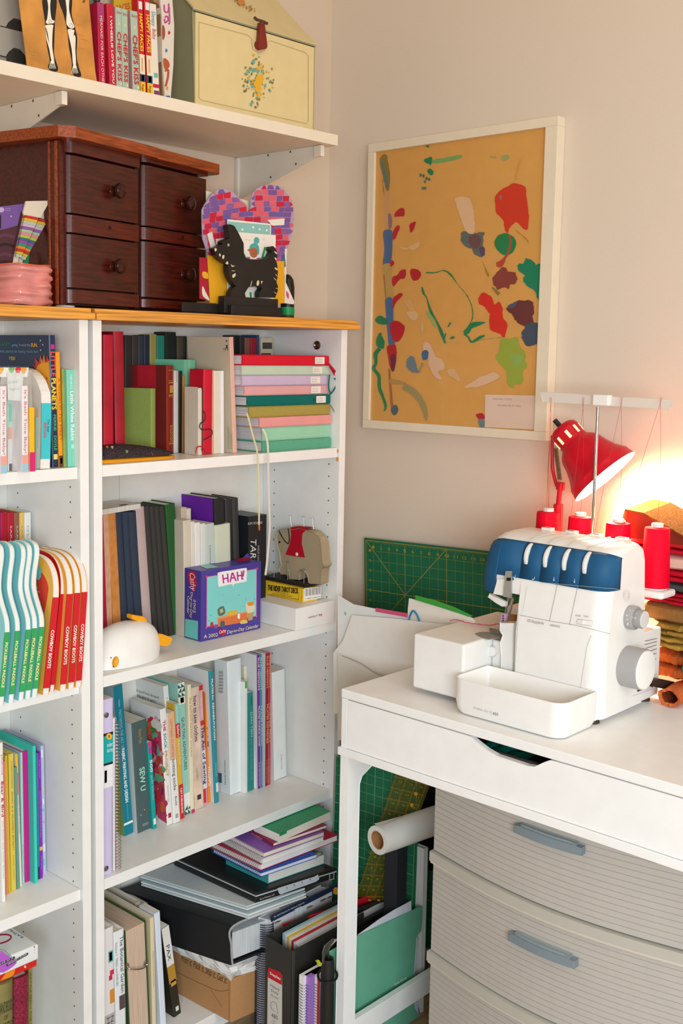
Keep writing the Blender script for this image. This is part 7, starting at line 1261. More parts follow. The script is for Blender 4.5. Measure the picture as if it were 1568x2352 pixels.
# ------------------------------------------------------------ serger
q = ZM(2.347, 900, 1180); wt = mt('f1efea', .28); wt2 = mt('e9e8e4', .3); blu = mt('185680', .58, 'plain', 0, .04); chrome = mt('c2c0bc', .15, metal=1); gry = mt('a4a2a0', .35)
Y0s, Yc = -1.150, -.950; zd = HD+.0004
t = thing('overlock_machine', 'white overlock sewing machine with blue thread panel standing on the desk', 'sewing machine', (-.35, -1.0, HD)); SG = t
prof = [(-.419, .949), (-.42, 1.0), (-.42, 1.10), (-.416, 1.135), (-.405, 1.21), (-.395, 1.262), (-.382, 1.285), (-.36, 1.298), (-.32, 1.303), (-.27, 1.303), (-.255, 1.295), (-.2468, 1.274), (-.232, 1.10), (-.232, .949)]
def rprism(pr_, y0, y1, m_, r=.03, seg=6, left=False):      # side profile swept along the machine with a rounded right end
    vs, fs = [], []; n = len(pr_); cx = sum(p[0] for p in pr_)/n; cz = sum(p[1] for p in pr_)/n; st = []
    for k in range(seg+1): a = PI/2*k/seg; st.append((y0+r*(1-math.sin(a)), r*(1-math.cos(a))))
    st = [(y0+r*(1-math.cos(PI/2*k/seg)), r*(1-math.sin(PI/2*k/seg))) for k in range(seg+1)]
    st.append((y1, 0))
    for (y, ins) in st:
        for (x, z) in pr_:
            xx = x+ins*max(0, min(1, (-.30-x)/.08)); zz = z-(ins*.35 if z > 1.25 else 0); vs.append((xx, y, zz))
    for i in range(len(st)-1):
        for j in range(n): fs.append((i*n+j, i*n+(j+1) % n, (i+1)*n+(j+1) % n, (i+1)*n+j))
    ts = tessellate_polygon([[V((*p, 0)) for p in pr_]]); fs += [tuple(a) for a in ts] + [tuple((len(st)-1)*n+b for b in a) for a in ts]
    return MB().add(vs, fs, m_)
m = rprism(prof, Y0s, Yc, wt, .032); m.build('body', t, smooth=True)
# head over the needles
hp_ = [(-.405, 1.178), (-.405, 1.21), (-.395, 1.262), (-.382, 1.285), (-.36, 1.298), (-.32, 1.303), (-.27, 1.303), (-.255, 1.295), (-.2468, 1.274), (-.245, 1.178)]
vs, fs = [], []; n = len(hp_); st = [(Yc+.0002, 0), (-.885, 0), (-.868, .003), (-.852, .012), (-.842, .026), (-.838, .045)]
for (y, ins) in st:
    for (x, z) in hp_: vs.append((x+(ins*.8 if x < -.33 else 0), y, z-(ins*.9 if z > 1.25 else 0)-.004*(1 if z < 1.19 and y > -.87 else 0)))
for i in range(len(st)-1):
    for j in range(n): fs.append((i*n+j, i*n+(j+1) % n, (i+1)*n+(j+1) % n, (i+1)*n+j))
ts = tessellate_polygon([[V((*p, 0)) for p in hp_]]); fs += [tuple(a) for a in ts] + [tuple((len(st)-1)*n+b for b in a) for a in ts]
MB().add(vs, fs, wt).build('head', t, smooth=True)
# blue thread panel: shell over the front, cut in four by seams
def shell(y0, y1, zlow, m_, name, off_=.0022, parent=t, endr=False, endl=False):
    pr2 = [(-.405-(1.21-zlow)*-.04 if 0 else -.405+(1.21-zlow)*-.15 if zlow > 1.2 else -.405, zlow), (-.405, 1.21), (-.395, 1.262), (-.386, 1.280), (-.376, 1.289)]
    if zlow < 1.205: pr2[0] = (-.405, zlow)
    else: pr2 = pr2[1:]; pr2[0] = (-.405+(zlow-1.21)*.19, zlow)
    ys_ = [y0, y1]
    if endr: ys_ = [Y0s+.0105*0-.0005, Y0s+.004, Y0s+.010, Y0s+.018, Y0s+.032, y1]
    if endl: ys_ = [y0, -.885, -.868, -.852, -.842, -.8365]
    vs, fs = [], []; n = len(pr2)
    def insR(y):
        d = (y-Y0s)/.032; d = max(0, min(1, d)); return .032*(1-math.sqrt(max(0, 1-(1-d)**2)))
    def insL(y): return {-.885: 0, -.868: .003, -.852: .012, -.842: .026, -.8365: .045}.get(y, 0)*.8
    for y in ys_:
        ins = insR(y) if endr else (insL(y) if endl else 0); lift = -insL(y)*.9/.8 if endl else -ins*.35
        for (x, z) in pr2: vs.append((x-off_+ins*(max(0, min(1, (-.30-x)/.08)) if endr else 1), y-(.0015 if endr and y < Y0s+.005 else 0)+(.0015 if endl and y > -.84 else 0), z+(lift if z > 1.25 else 0)+.001))
    if endr:   # wraps a little round the corner
        for (x, z) in pr2: vs.append((-.352+.02*(z-1.21), Y0s-.0022, z+ (insR(Y0s)*-.35 if z > 1.25 else 0)))
        for _ in (0,):
            L_ = vs[-n:]; vs = L_+vs[:-n]; ys_ = [0]+ys_
    nn = len(ys_)
    for i in range(nn-1):
        for j in range(n-1): fs.append((i*n+j, i*n+j+1, (i+1)*n+j+1, (i+1)*n+j))
    o = MB().add(vs, fs, m_).build(name, parent, smooth=True); sd = o.modifiers.new('thickness', 'SOLIDIFY'); sd.thickness = .003; sd.offset = -1 if fs and 1 else 1; return o
ydiv = [-.9485, -.9975, -1.0455, -1.0905]
ydiv = [hit(*q(690, 340), 0, -.403).y, hit(*q(797, 352), 0, -.403).y, hit(*q(902, 360), 0, -.403).y, hit(*q(1010, 370), 0, -.403).y]
shell(ydiv[0]+.0006, -.8365, 1.213, blu, 'thread_panel', endl=True)
for k in range(3): shell(ydiv[k+1]+.0006, ydiv[k]-.0006, 1.213, blu, 'thread_panel')
shell(Y0s, ydiv[3]-.0006, 1.213, blu, 'thread_panel', endr=True)
pf_ = PLANE((-.4085, 0, 0), FX)
shell(-.8868, -.8365, 1.172, blu, 'thread_panel', off_=.0026, endl=True)
# tension dials and thread slots
for k, (x, y) in enumerate(((735, 195), (838, 210), (940, 228), (1050, 245))):
    c = hit(*q(x, y), 0, -.392); m = MB(); Md = MX.Translation((-.372, c.y, 1.258)) @ MX.Rotation(PI/2, 4, 'X'); m.lathe([(.022, -.0045), (.0305, -.0045), (.0315, -.003), (.0315, .003), (.0305, .0045), (.022, .0045)], mt('ecebe8', .3), Md, 40)
    for j in range(14): a = PI+.15+j*.07; m.add([Md @ V(((.0316)*math.cos(a+d), .0316*math.sin(a+d), zz)) for d, zz in ((-.006, -.0035), (.006, -.0035), (.006, -.0015), (-.006, -.0015))], [(0, 1, 2, 3)], '8c8a88')
    m.build('tension_dial', t, smooth=True)
    m = MB(); m.tube(smooth_open([V((-.388, c.y+.002, 1.292)), V((-.37, c.y-.002, 1.300)), V((-.34, c.y-.012, 1.3045)), V((-.30, c.y-.03, 1.3055)), V((-.275, c.y-.035, 1.306))], 5), .0012, mt('c6c3be', .4), 6); m.build('thread_channel', t)
m = MB()
for k, y in enumerate((-.93, -.99, -1.05, -1.11)): m.box((-.285, y-.014, 1.3025), (-.268, y+.010, 1.309), wt); m.box((-.283, y-.010, 1.309), (-.280, y+.006, 1.3105), chrome)
m.build('thread_guides', t, bevel=.001)
m = MB(); m.tube([V((-.33+.006*math.sin(a), -.868+.013*math.cos(a), 1.290+.004*math.sin(a*1))) for a in [2*PI*i/16 for i in range(16)]], .003, wt, 6, closed=True); m.build('carry_loop', t, smooth=True)
for k, (x, y) in enumerate(((658, 335), (762, 345), (874, 352), (985, 362))):
    m = MB(); pf_.off = .0016
    if k < 2: pf_.stroke(m, [q(x+8, y-6), q(x+8, y+5), q(x-2, y+9)], 1, 'd9e2e6', sm=False); pf_.blob(m, [q(x-6, y+8), q(x+1, y+3), q(x+2, y+12)], 'd9e2e6', sm=False)
    else: pf_.stroke(m, [q(x+1, y-12), q(x, y+6)], 1, 'd9e2e6', sm=False); pf_.blob(m, [q(x-5, y+2), q(x+5, y+3), q(x, y+12)], 'd9e2e6', sm=False)
    m.build('thread_mark', t)
pf_.off = .0006
# front door lines, lettering
pd = PLANE((-.4205, 0, 0), FX); m = MB(); pd.off = .0006; ln_ = mt('8f8d8a', .5)
pd.stroke(m, [q(690, 547), q(850, 578), q(1000, 603), q(1100, 628), q(1178, 648)], .9, ln_, sm=False); pd.stroke(m, [q(678, 480), q(682, 545), q(670, 700), q(656, 955)], .8, ln_, sm=False)
pd.stroke(m, [q(1075, 655), q(1050, 720), q(1035, 820), q(1015, 945)], 1.2, mt('cfcdc9', .4), sm=False); m.build('door_seams', t)
pu_ = PLANE((-.4125, 0, 1.17), V((-1, 0, .12))); pu_.off = .0012; m = MB(); pu_.stroke(m, [q(893, 380), q(850, 577)], .9, ln_, sm=False); pu_.stroke(m, [q(1003, 390), q(958, 598)], .9, ln_, sm=False); pu_.stroke(m, [q(730, 392), q(705, 535)], .6, mt('d2d0cc', .5), sm=False)
pu_.stroke(m, [q(800, 370), q(893, 378), q(1003, 388), q(1230, 408)], .8, mt('b9b7b3', .5), sm=False); m.build('cover_seams', t)
m = MB(); pd.text(m, 'Husqvarna', q(752, 588), q(818, 598), q(754, 570), '8c8a88'); pd.text(m, 'VIKING', q(850, 606), q(905, 614), q(851, 594), '7c7a78'); pd.stroke(m, [q(734+8*math.cos(a)+5, 576+8*math.sin(a)) for a in [2*PI*i/10 for i in range(11)]], .7, '8c8a88', sm=False); pd.text(m, 'H', q(735, 580), q(743, 581), q(735, 571), '8c8a88')
pu_.text(m, 'NORM', q(990, 552), q(1018, 556), q(990, 543), '8c8a88'); pu_.text(m, 'TIGHT', q(1033, 556), q(1062, 560), q(1033, 547), '8c8a88'); m.build('brand_lettering', t)
m = MB(); pu_.stroke(m, [q(1002, 568), q(1000, 592), q(1078, 606), q(1082, 578), q(1002, 568)], .6, ln_, sm=False); m.slab([pu_.at(*q(*a), .003) for a in [(1003, 570), (1032, 573), (1030, 596), (1001, 591)]], .003, wt2, V((-1, 0, .1))); m.build('slide_switch', t)
# base and looper area, left cover
m = MB(); m.box((-.232, Y0s+.002, .949), (-.1485, -.80, 1.1025), wt); m.build('rear_housing', t, bevel=.004, seg=3)
m = MB(); m.box((-.40, -.948, .949), (-.235, -.878, 1.066), wt); m.box((-.41, Y0s+.01, .945), (-.16, -.76, .952), wt2); m.build('base', t, bevel=.003)
m = MB(); m.box((-.504, -.8765, .950), (-.18, -.740, 1.072), wt); m.build('side_cover', t, bevel=.006, seg=4)
m = MB(); yp_ = -.8772; ps_ = PLANE((0, -.905, 0), FY); pk_ = PLANE((-.4005, 0, 0), FX); pk_.off = .0004
m.slab([pk_.at(*q(*a), .010) for a in [(600, 585), (665, 590), (668, 640), (663, 955), (600, 955), (605, 760), (598, 690), (612, 650), (598, 625)]], .012, wt2, V((-1, 0, 0))); m.build('looper_guard', t, bevel=.002)
m = MB(); pk_.disc(m, *q(545, 740), 10, 13, mt('e4e2de', .4), 20); pk_.stroke(m, [q(513, 700), q(508, 740), q(518, 775)], .7, '9c9a98'); pk_.stroke(m, [q(463, 715), q(468, 730)], 2, '8c8a88')
for a, b in (((488, 805), (512, 800)), ((495, 820), (515, 812)), ((490, 838), (510, 830)), ((465, 815), (470, 840)), ((522, 838), (526, 858))): pk_.stroke(m, [q(*a), q((a[0]+b[0])/2, a[1]-6), q(*b)], .6, '6f8f9c')
m.build('threading_diagram', t)
m = MB(); m.lathe([(.0001, 0), (.011, 0), (.012, .004), (.0105, .009), (.0001, .010)], wt2, MX.Translation(pk_.at(*q(545, 740))) @ MX.Rotation(-PI/2, 4, 'Y'), 24); m.build('looper_knob', t, smooth=True)
# needle plate, presser foot, needles
zn = 1.073
pz_ = PLANE((0, 0, zn), (0, 0, 1)); m = MB(); m.slab([pz_.at(*q(*a), .0016) for a in [(448, 648), (480, 640), (560, 642), (600, 655), (598, 668), (520, 680), (470, 660)]], .0016, mt('9c9a94', .4, metal=.5), V((0, 0, 1))); m.build('needle_plate', t)
yn = -.925; nX = -.37
def seg3(x, y, x_=nX): return hit(*q(x, y), 0, x_)
m = MB(); m.tube([seg3(650, 455), seg3(618, 580)], .0042, chrome, 12); m.tube([seg3(628, 448, -.36), seg3(604, 580, -.36)], .0024, chrome, 10); m.build('presser_bar', t, smooth=True)
m = MB(); m.slab([seg3(*a, -.4165) for a in [(613, 308), (642, 310), (640, 455), (600, 445), (606, 370)]], .006, mt('b4b2ae', .3, metal=.7), V((-1, 0, 0))); m.build('needle_lever', t, bevel=.001)
m = MB(); m.slab([seg3(*a, -.4175) for a in [(618, 345), (640, 345), (638, 362), (616, 362)]], .012, '1a1a1a', V((-1, 0, 0))); m.build('lever_slot', t)
m = MB(); m.slab([seg3(*a, -.4105) for a in [(570, 352), (645, 352), (640, 440), (600, 442), (548, 430)]], .003, wt, V((-1, 0, 0))); m.build('face_plate', t, bevel=.001)
m = MB(); m.slab([seg3(*a, -.38) for a in [(590, 540), (618, 540), (610, 586), (582, 584)]], .008, mt('c4a4bc', .3), V((-1, 0, 0))); pn_ = PLANE((-.3805, 0, 0), FX)
for y in (550, 563, 575): pn_.blob(m, [q(595, y-3), q(604, y-3), q(603, y+5), q(594, y+5)], '8c1f4c', sm=False)
m.build('presser_foot', t, bevel=.001)
m = MB(); m.slab([seg3(*a, -.38) for a in [(524, 618), (560, 625), (590, 615), (592, 625), (578, 645), (572, 690), (595, 655), (598, 628), (600, 610), (575, 640), (540, 640), (526, 632)]], .006, chrome, V((-1, 0, 0))); m.build('knife', t, bevel=.001)
m = MB(); m.slab([seg3(*a, -.39) for a in [(528, 432), (612, 478), (610, 500), (595, 500), (560, 480), (520, 448)]], .010, wt, V((-1, 0, 0))); m.build('finger_guard', t, bevel=.0015)
m = MB(); m.slab([seg3(*a, -.34) for a in [(632, 545), (662, 548), (660, 580), (622, 578)]], .01, mt('a4703c', .3, metal=.5), V((-1, 0, 0))); m.build('copper_guide', t)
# front tray
m = MB(); xo, xi = -.5605, -.425
def rr2(x0, y0, x1, y1, r, k=6):
    P = []
    for cx, cy, a0 in ((x1-r*.2, y1-r*.2, 0), (x0+r, y1-r, PI/2), (x0+r, y0+r, PI), (x1-r*.2, y0+r*.2, 3*PI/2)):
        rr_ = r if cx == x0+r else r*.2
        P += [(cx+rr_*math.cos(a0+PI/2*i/k), cy+rr_*math.sin(a0+PI/2*i/k)) for i in range(k+1)]
    return P
outer = rr2(xo, -1.152, xi, -.885, .03); N_ = len(outer); rings = []
def ring(ins, z): cx, cy = (xo+xi)/2, -1.0185; return [(cx+(x-cx)*(1-ins/.068), cy+(y-cy)*(1-ins/.133), z) for x, y in outer]
ztr = 1.015
lv = [(.018, HD+.0008), (.008, HD+.003), (.003, HD+.012), (.0, HD+.03), (0, ztr-.003), (.001, ztr), (.003, ztr), (.0045, ztr-.004), (.0055, HD+.03), (.012, HD+.010)]
vs = []; 
for ins, z in lv: vs += ring(ins, z)
# dip of the rim towards the middle of the tray
vs = [(x, y, z-(.012*max(0, math.sin((y+1.15)/.26*PI*1.0))*(1 if x > -.50 else .0)) if z > ztr-.006 else z) for x, y, z in vs]
fs = [(i*N_+j, i*N_+(j+1) % N_, (i+1)*N_+(j+1) % N_, (i+1)*N_+j) for i in range(len(lv)-1) for j in range(N_)]; fs += [tuple(range(N_))[::-1], tuple((len(lv)-1)*N_+j for j in range(N_))]
m.add(vs, fs, wt); m.build('trim_tray', t, smooth=True)
ptr = PLANE((xo, 0, 0), FX); m = MB(); ptr.text(m, 'Amber Air S', q(438, 1050), q(532, 1078), q(440, 1036), 'bdbbb8'); ptr.stroke(m, [q(537, 1062), q(535, 1088)], .4, 'a9a7a4', sm=False); ptr.text(m, '400', q(541, 1084), q(572, 1090), q(543, 1068), '7c7a78'); m.build('tray_lettering', t)
# right side: dials, wheel, vents, socket
ps_ = PLANE((0, Y0s-.0005, 0), FY); cS = V((1, 0, 0))
def knob(cx, cz, y0_, prof_, m_, name): mm = MB(MX.Translation((cx, y0_, cz)) @ MX.Rotation(PI/2, 4, 'X')); mm.lathe(prof_, m_, n=48); return mm.build(name, t, smooth=True)
c = ps_.at(*q(1278, 556)); knob(c.x, c.z, Y0s, [(.025, 0), (.025, .016), (.0235, .018)], gry, 'length_dial'); knob(c.x, c.z, Y0s-.0182, [(.0195, 0), (.0195, .014), (.018, .016)], mt('9c9a98', .35), 'differential_dial'); knob(c.x, c.z, Y0s-.0343, [(.018, 0), (.0175, .002), (.0001, .0025)], mt('d9d7d4', .3), 'dial_cap')
pt_ = PLANE((c.x-.0225, c.y-.02, c.z), V((-1, -.3, 0))); m = MB(); pt_.text(m, '1.0', q(1297, 564), q(1316, 568), q(1297, 553), 'eceae8'); pt_.text(m, '2 1 R', q(1262, 540), q(1266, 604), q(1271, 540), 'eceae8'); pt_.disc(m, *q(1283, 520), 1, 1, 'eceae8', 6); pt_.disc(m, *q(1318, 538), 1, 1, 'eceae8', 6); m.build('dial_marks', t)
c = ps_.at(*q(1262, 820)); knob(c.x, c.z, Y0s, [(.043, 0), (.043, .040), (.041, .043)], gry, 'handwheel'); knob(c.x, c.z, Y0s-.0432, [(.041, 0), (.0395, .003), (.03, .0045), (.0001, .005)], wt, 'wheel_cap')
m = MB()
for a, b in (((1362, 687), (1427, 672)), ((1361, 706), (1427, 689)), ((1366, 726), (1425, 707)), ((1380, 744), (1425, 728)), ((1388, 765), (1424, 751)), ((1395, 792), (1422, 781))): ps_.stroke(m, [q(*a), q(*b)], 1.1, '5c4a44', sm=False)
ps_.stroke(m, [q(1385, 876), q(1428, 866)], .6, 'b9b5b0', sm=False); ps_.stroke(m, [q(1295, 982), q(1412, 942)], .6, 'b9b5b0', sm=False); m.build('vent_slots', t)
m = MB(); ps_.blob(m, [q(1320, 945), q(1356, 928), q(1352, 948), q(1322, 960)], '4a2f2a', sm=False); m.build('power_switch', t)
m = MB(); 
for k in (14, 10, 6): ps_.stroke(m, [q(1262+k*1.3*math.cos(a), 440+k*2.2*math.sin(a)) for a in [2*PI*i/18 for i in range(19)]], .6, 'd2cfcb', sm=False)
m.build('embossed_badge', t)
for x, y in ((-.40, -1.13), (-.18, -1.13), (-.40, -.90), (-.18, -.80)): m = MB(MX.Translation((x, y, HD+.0003))); m.lathe([(.013, 0), (.014, .002), (.011, .009)], mt('3a302c', .5), n=20); m.build('foot', t, smooth=True)
# plug and cord
pc_ = PLANE((0, Y0s-.012, 0), FY); q8 = ZM(3.535, 1340, 1300); tq = thing('power_plug', 'dark brown power plug and ribbed cord at the right side of the sewing machine', 'plug', pc_.at(*q8(560, 950)))
m = MB(); m.slab([pc_.at(*q8(*a), .008) for a in [(525, 935), (575, 912), (600, 912), (680, 928), (700, 940), (672, 985), (650, 1000), (525, 968)]], .02, mt('3a2a26', .45), V((0, -1, 0))); m.build('plug_body', tq, bevel=.003)
m = MB(); pp = [pc_.at(*q8(*a)) for a in [(660, 968), (700, 975), (740, 988), (780, 1000), (820, 1010), (900, 1030)]]; m.tube(smooth_open(pp, 4), .0045, mt('3a2a26', .5), 10)
pts = [V(p_) for p_ in smooth_open(pp[:4], 5)]
for i in range(len(pts)-1): m.tube([pts[i], pts[i]*.5+pts[i+1]*.5], .0075-.0002*i, mt('3a2a26', .5), 10)
m.build('cord', tq, smooth=True)
# ------------------------------------------------------------ thread stand, cones, threads
XS = -.118-.07; XS = -.192
zsb = hit(1505, 1376, 0, XS-.03).z
m = MB(); t2 = SG
tb = MB(); y0_ = hit(1537, 1365, 0, XS).y; tb.box((XS-.032, y0_, zsb), (XS+.032, -.84, zsb+.016), wt); tb.build('thread_stand', SG, bevel=.006, seg=4)
Pp = hit(1360, 1228, 0, XS-.014); ztp_ = hit(1367, 935, 0, XS-.014).z
m = MB(); m.tube([V((XS-.014, Pp.y, zsb+.016)), V((XS-.014, Pp.y, ztp_))], .0036, chrome, 14); m.build('telescopic_pole', SG, smooth=True)
pbar = PLANE((XS-.014, 0, 0), FX); m = MB(); brm = mt('e9e2d8', .3, 'plain', 0, .03, 0, .0, .72)
m.slab([pbar.at(*a) for a in [(1241, 901), (1250, 900), (1320, 904), (1372, 909), (1410, 911), (1520, 916), (1543, 918), (1542, 934), (1534, 941), (1490, 938), (1372, 930), (1300, 926), (1246, 923)]], .004, brm); m.build('guide_bar', SG, bevel=.001)
m = MB(); a, b = pbar.at(1366, 908), pbar.at(1402, 932); m.box((XS-.026, min(a.y, b.y), b.z), (XS-.006, max(a.y, b.y), a.z+.002), wt); m.build('guide_bar_clamp', SG, bevel=.003)
redt = mt('e6002a', .6, 'thread'); cols = []
for k, (px, l) in enumerate(((1254, 'leftmost cone of bright red thread, beside the lamp arm'), (1328, 'second cone of bright red thread, left of the steel pole'), (1415, 'third cone of bright red thread, right of the steel pole'), (1505, 'rightmost cone of bright red thread, fully in view'))):
    y = hit(px, 1300, 0, XS).y; zt_ = sol(2, (XS, y, 0), py={0: 1172, 1: 1183, 2: 1197, 3: 1208}[k]); zb_ = zsb+.0165; hh = zt_-zb_
    c = thing('thread_cone', l, 'thread cone', (XS, y, zb_), group='four thread cones'); Mk = MX.Translation((XS, y, zb_))
    m = MB(Mk); m.lathe([(.021, .004), (.0305, .004), (.031, .012), (.0262, hh-.008), (.0255, hh-.004), (.013, hh-.002)], redt, n=40); m.build('thread', c, smooth=True)
    m = MB(Mk); m.lathe([(.027, 0), (.027, .0038), (.015, .0038), (.0125, hh-.002), (.0125, hh+.005), (.011, hh+.006), (.006, hh+.006)], mt('ece4dc', .35), n=30); m.build('core', c, smooth=True); cols.append((c, y, zt_))
    top = pbar.at({0: 1265, 1: 1340, 2: 1428, 3: 1518}[k], 912, .004); th = mt('c83040', .6)
    m = MB(); m.tube(smooth_open([V((XS, y, zt_+.004)), V((XS-.001, (y+top.y)/2, (zt_+top.z)/2)), top], 6), .00035, th, 4); gy = (-.93, -.99, -1.05, -1.11)[k]
    m.tube(smooth_open([top+V((-.004, -.006, 0)), V((-.24, (gy+top.y)/2+.003, (1.31+top.z)/2)), V((-.282, gy, 1.311))], 6), .00035, th, 4); m.build('loose_thread', c)
# stitched thread chain running off to the left
random.seed(6); pt3 = PLANE((0, 0, 1.0745), (0, 0, 1)); ch = []
for i in range(60): f = i/59; a = smooth_open([q(312, 582), q(345, 576), q(400, 592), q(460, 600), q(520, 606), q(580, 598)], 12)[i]; ch.append(pt3.at(a[0], a[1])+V((random.uniform(-.001, .001), random.uniform(-.001, .001), .0016+random.uniform(0, .0012))))
m = MB(); m.tube(ch, .0009, mt('c81f5c', .8), 5); m.tube([p+V((0, 0, .0006*math.sin(i*2)))+V((.0015*math.sin(i), .001*math.cos(i*1.7), 0)) for i, p in enumerate(ch)], .0006, mt('d83a70', .8), 4); tag(m.build('thread_chain'), 'pink red chain of overlock thread trailing over the machine\'s side cover', 'thread')
# ------------------------------------------------------------ desk lamp
XLm = -.102; oc = hit(1389, 1095, 0, XLm-.01); nL = V((.14, -.69, -.70)).normalized(); LL = .150; apex = oc - nL*LL; rd = mt('cc0f26', .32, 'plain', 0, .04)
t = thing('desk_lamp', 'bright red metal desk lamp lit behind the sewing machine', 'lamp', (XLm, -.87, HD)); Ml = MX.Translation(apex) @ nL.to_track_quat('Z', 'Y').to_matrix().to_4x4()
pro = [(.001, -.004), (.026, -.003), (.034, .004), (.036, .012), (.035, .040), (.037, .046), (.046, .054), (.053, .064), (.058, .085), (.067, .108), (.078, .125), (.0805, .128), (.0815, .134), (.085, .148), (.0862, .1500)]
mi = [(r_-.002, z_) for r_, z_ in pro[3:]]; wi = mt('ffffff', .6)
m = MB(Ml); m.lathe(pro, rd, n=64, caps=False); m.build('shade', t, smooth=True)
m = MB(Ml); m.lathe([(.001, .008)]+[(.032, .010)]+mi+[(.0862, .1502)], wi, n=64, caps=False); m.build('shade_lining', t, smooth=True)
for k in range(9):
    a = 2*PI*k/9; m = MB(Ml @ MX.Rotation(a, 4, 'Z')); m.box((.0352, -.0035, .016), (.0362, .0035, .036), mt('f6dc9a', .5, emit=1.2)); m.build('vent_slot', t, bevel=.0004)
m = MB(Ml); m.lathe([(.006, -.026), (.006, -.003)], mt('2a2624', .5), n=12); m.build('switch_stem', t)
blb = MB(Ml); blb.lathe([(.001, .052), (.014, .056), (.022, .072), (.028, .092), (.024, .112), (.012, .122), (.001, .124)], mt('ffe2b0', .4, emit=38), n=24, caps=False); blb.build('bulb', t, smooth=True)
ld = bpy.data.lights.new('lamp_light', 'SPOT'); ld.energy = 36; ld.color = (1.0, .66, .38); ld.spot_size = math.radians(128); ld.spot_blend = .5; ld.shadow_soft_size = .03
lo = bpy.data.objects.new('lamp_light', ld); S.collection.objects.link(lo); lo.location = apex+nL*.128; lo.rotation_euler = nL.to_track_quat('-Z', 'Y').to_euler()
pa_ = PLANE((XLm, 0, 0), FX); ar = lambda pts, r_, m_, nm: (lambda mm: (mm.tube(smooth_open([pa_.at(*a) for a in pts], 5), r_, m_, 10), mm.build(nm, t, smooth=True)))(MB())
ar([(1268, 1000), (1268, 1040), (1269, 1078), (1277, 1112), (1284, 1122)], .0042, rd, 'upper_arm'); ar([(1288, 1108), (1286, 1125)], .0105, rd, 'elbow'); ar([(1286, 1122), (1282, 1160), (1280, 1200)], .0062, rd, 'post')
A_ = pa_.at(1282, 1158); m = MB(); m.tube([A_, V((-.098, A_.y+.002, HD+.03))], .0115, rd, 16); m.build('lower_post', t, smooth=True)
m = MB(MX.Translation((-.093, A_.y+.002, HD+.0005))); m.lathe([(.053, 0), (.053, .012), (.048, .022), (.014, .030)], rd, n=40); m.build('base', t, smooth=True)
m = MB(); sp0, sp1 = pa_.at(1279, 1028, .006), pa_.at(1288, 1102, .006); n = 260; dd = (sp1-sp0); sx = dd.normalized().orthogonal().normalized(); sy = dd.normalized().cross(sx)
m.tube([sp0+dd*(i/n)+(sx*math.cos(i*.8)+sy*math.sin(i*.8))*.0052 for i in range(n+1)], .0008, mt('b4a890', .3, metal=1), 4); m.tube([pa_.at(1282, 1000, .006), sp0], .0012, mt('b4a890', .3, metal=1), 5); m.build('spring', t, smooth=True)
m = MB(); m.tube([pa_.at(1264, 1020, .004), pa_.at(1260, 1080, .004), pa_.at(1262, 1175, .004)], .0012, mt('b89a6c', .5, metal=.6), 5); m.build('pull_chain', t)
# ------------------------------------------------------------ fabrics stacked behind the machine
q = ZM(4.356, 1380, 1140); XF = -.150
def zf(y): return hit(1550, 1140+y/4.356, 0, XF).z
def yf_(x, z): return sol(1, (XF, 0, z), px=1380+x/4.356)
def cloth_stack(label, xl, ya, yb, c, kind='cloth', n=3, ragg=.003, seed=1, y1=-1.62, name='folded_fabric', xo=0., c2=None, zlow=None):
    za, zb = zf(ya), zf(yb) if zlow is None else zlow; random.seed(seed); y0_ = yf_(xl, (za+zb)/2); m = MB(); h_ = (za-zb)/n
    for k in range(n):
        z = zb+h_*(k+.5); r_ = h_*.5; ny = 36; nr = 12; vs = []
        for i in range(ny+1):
            y = y0_-random.uniform(0, ragg)*2+(y1-y0_)*i/ny; wob = .004*math.sin(i*.7+seed+k)+random.uniform(-ragg, ragg)*.5; e = max(.15, min(1, i/2.0))
            for j in range(nr):
                a = 2*PI*j/nr; X = .06*math.cos(a); 
                X = (.062*(1 if math.cos(a) > 0 else -1)*abs(math.cos(a))**.35)*e; Zz = r_*(1 if math.sin(a) > 0 else -1)*abs(math.sin(a))**.8*e
                vs.append((XF+.062+xo+X+wob, y, z+Zz*.98+(random.uniform(-ragg, ragg)*.25)))
        fs = [(i*nr+j, i*nr+(j+1) % nr, (i+1)*nr+(j+1) % nr, (i+1)*nr+j) for i in range(ny) for j in range(nr)]+[tuple(range(nr))[::-1], tuple(ny*nr+j for j in range(nr))]
        m.add(vs, fs, mt(c2 if (c2 and k % 2) else c, .95, kind))
    return tag(m.build(name, smooth=True), label, 'fabric', 'fabrics piled behind the machine')
cloth_stack('red and salmon folded cloth directly under the tan box', 130, 470, 600, 'b8142c', n=2, seed=1, c2='c82430')
cloth_stack('pale pink folded cloth near the top of the fabric pile', 340, 602, 752, 'd9b4a4', n=1, seed=2, ragg=.001)
cloth_stack('bright red folded cloth under the pale pink one', 340, 755, 876, 'c4162c', n=2, seed=3, ragg=.001)
cloth_stack('dark green grey cloth with purple stripes in the fabric pile', 330, 880, 972, '46504c', n=1, seed=4, c2='4a3050', ragg=.001)
cloth_stack('crimson frayed cloth above the brown ribbed one', 290, 975, 1095, 'b5142c', n=3, seed=5, ragg=.006)
cloth_stack('brown ochre ribbed cloth roll in the middle of the pile', 300, 1100, 1292, '8c6438', kind='knit', n=1, seed=6, ragg=.002)
cloth_stack('mustard crumpled gauze below the brown roll', 410, 1296, 1420, 'a07c34', kind='knit', n=2, seed=7, ragg=.008)
cloth_stack('golden crumpled gauze above the orange cloth', 410, 1425, 1545, 'b08a3c', kind='knit', n=2, seed=8, ragg=.008)
cloth_stack('teal green crumpled cloth at the right edge of the photo', 690, 1550, 1760, '2f6f5c', n=2, seed=9, ragg=.006)
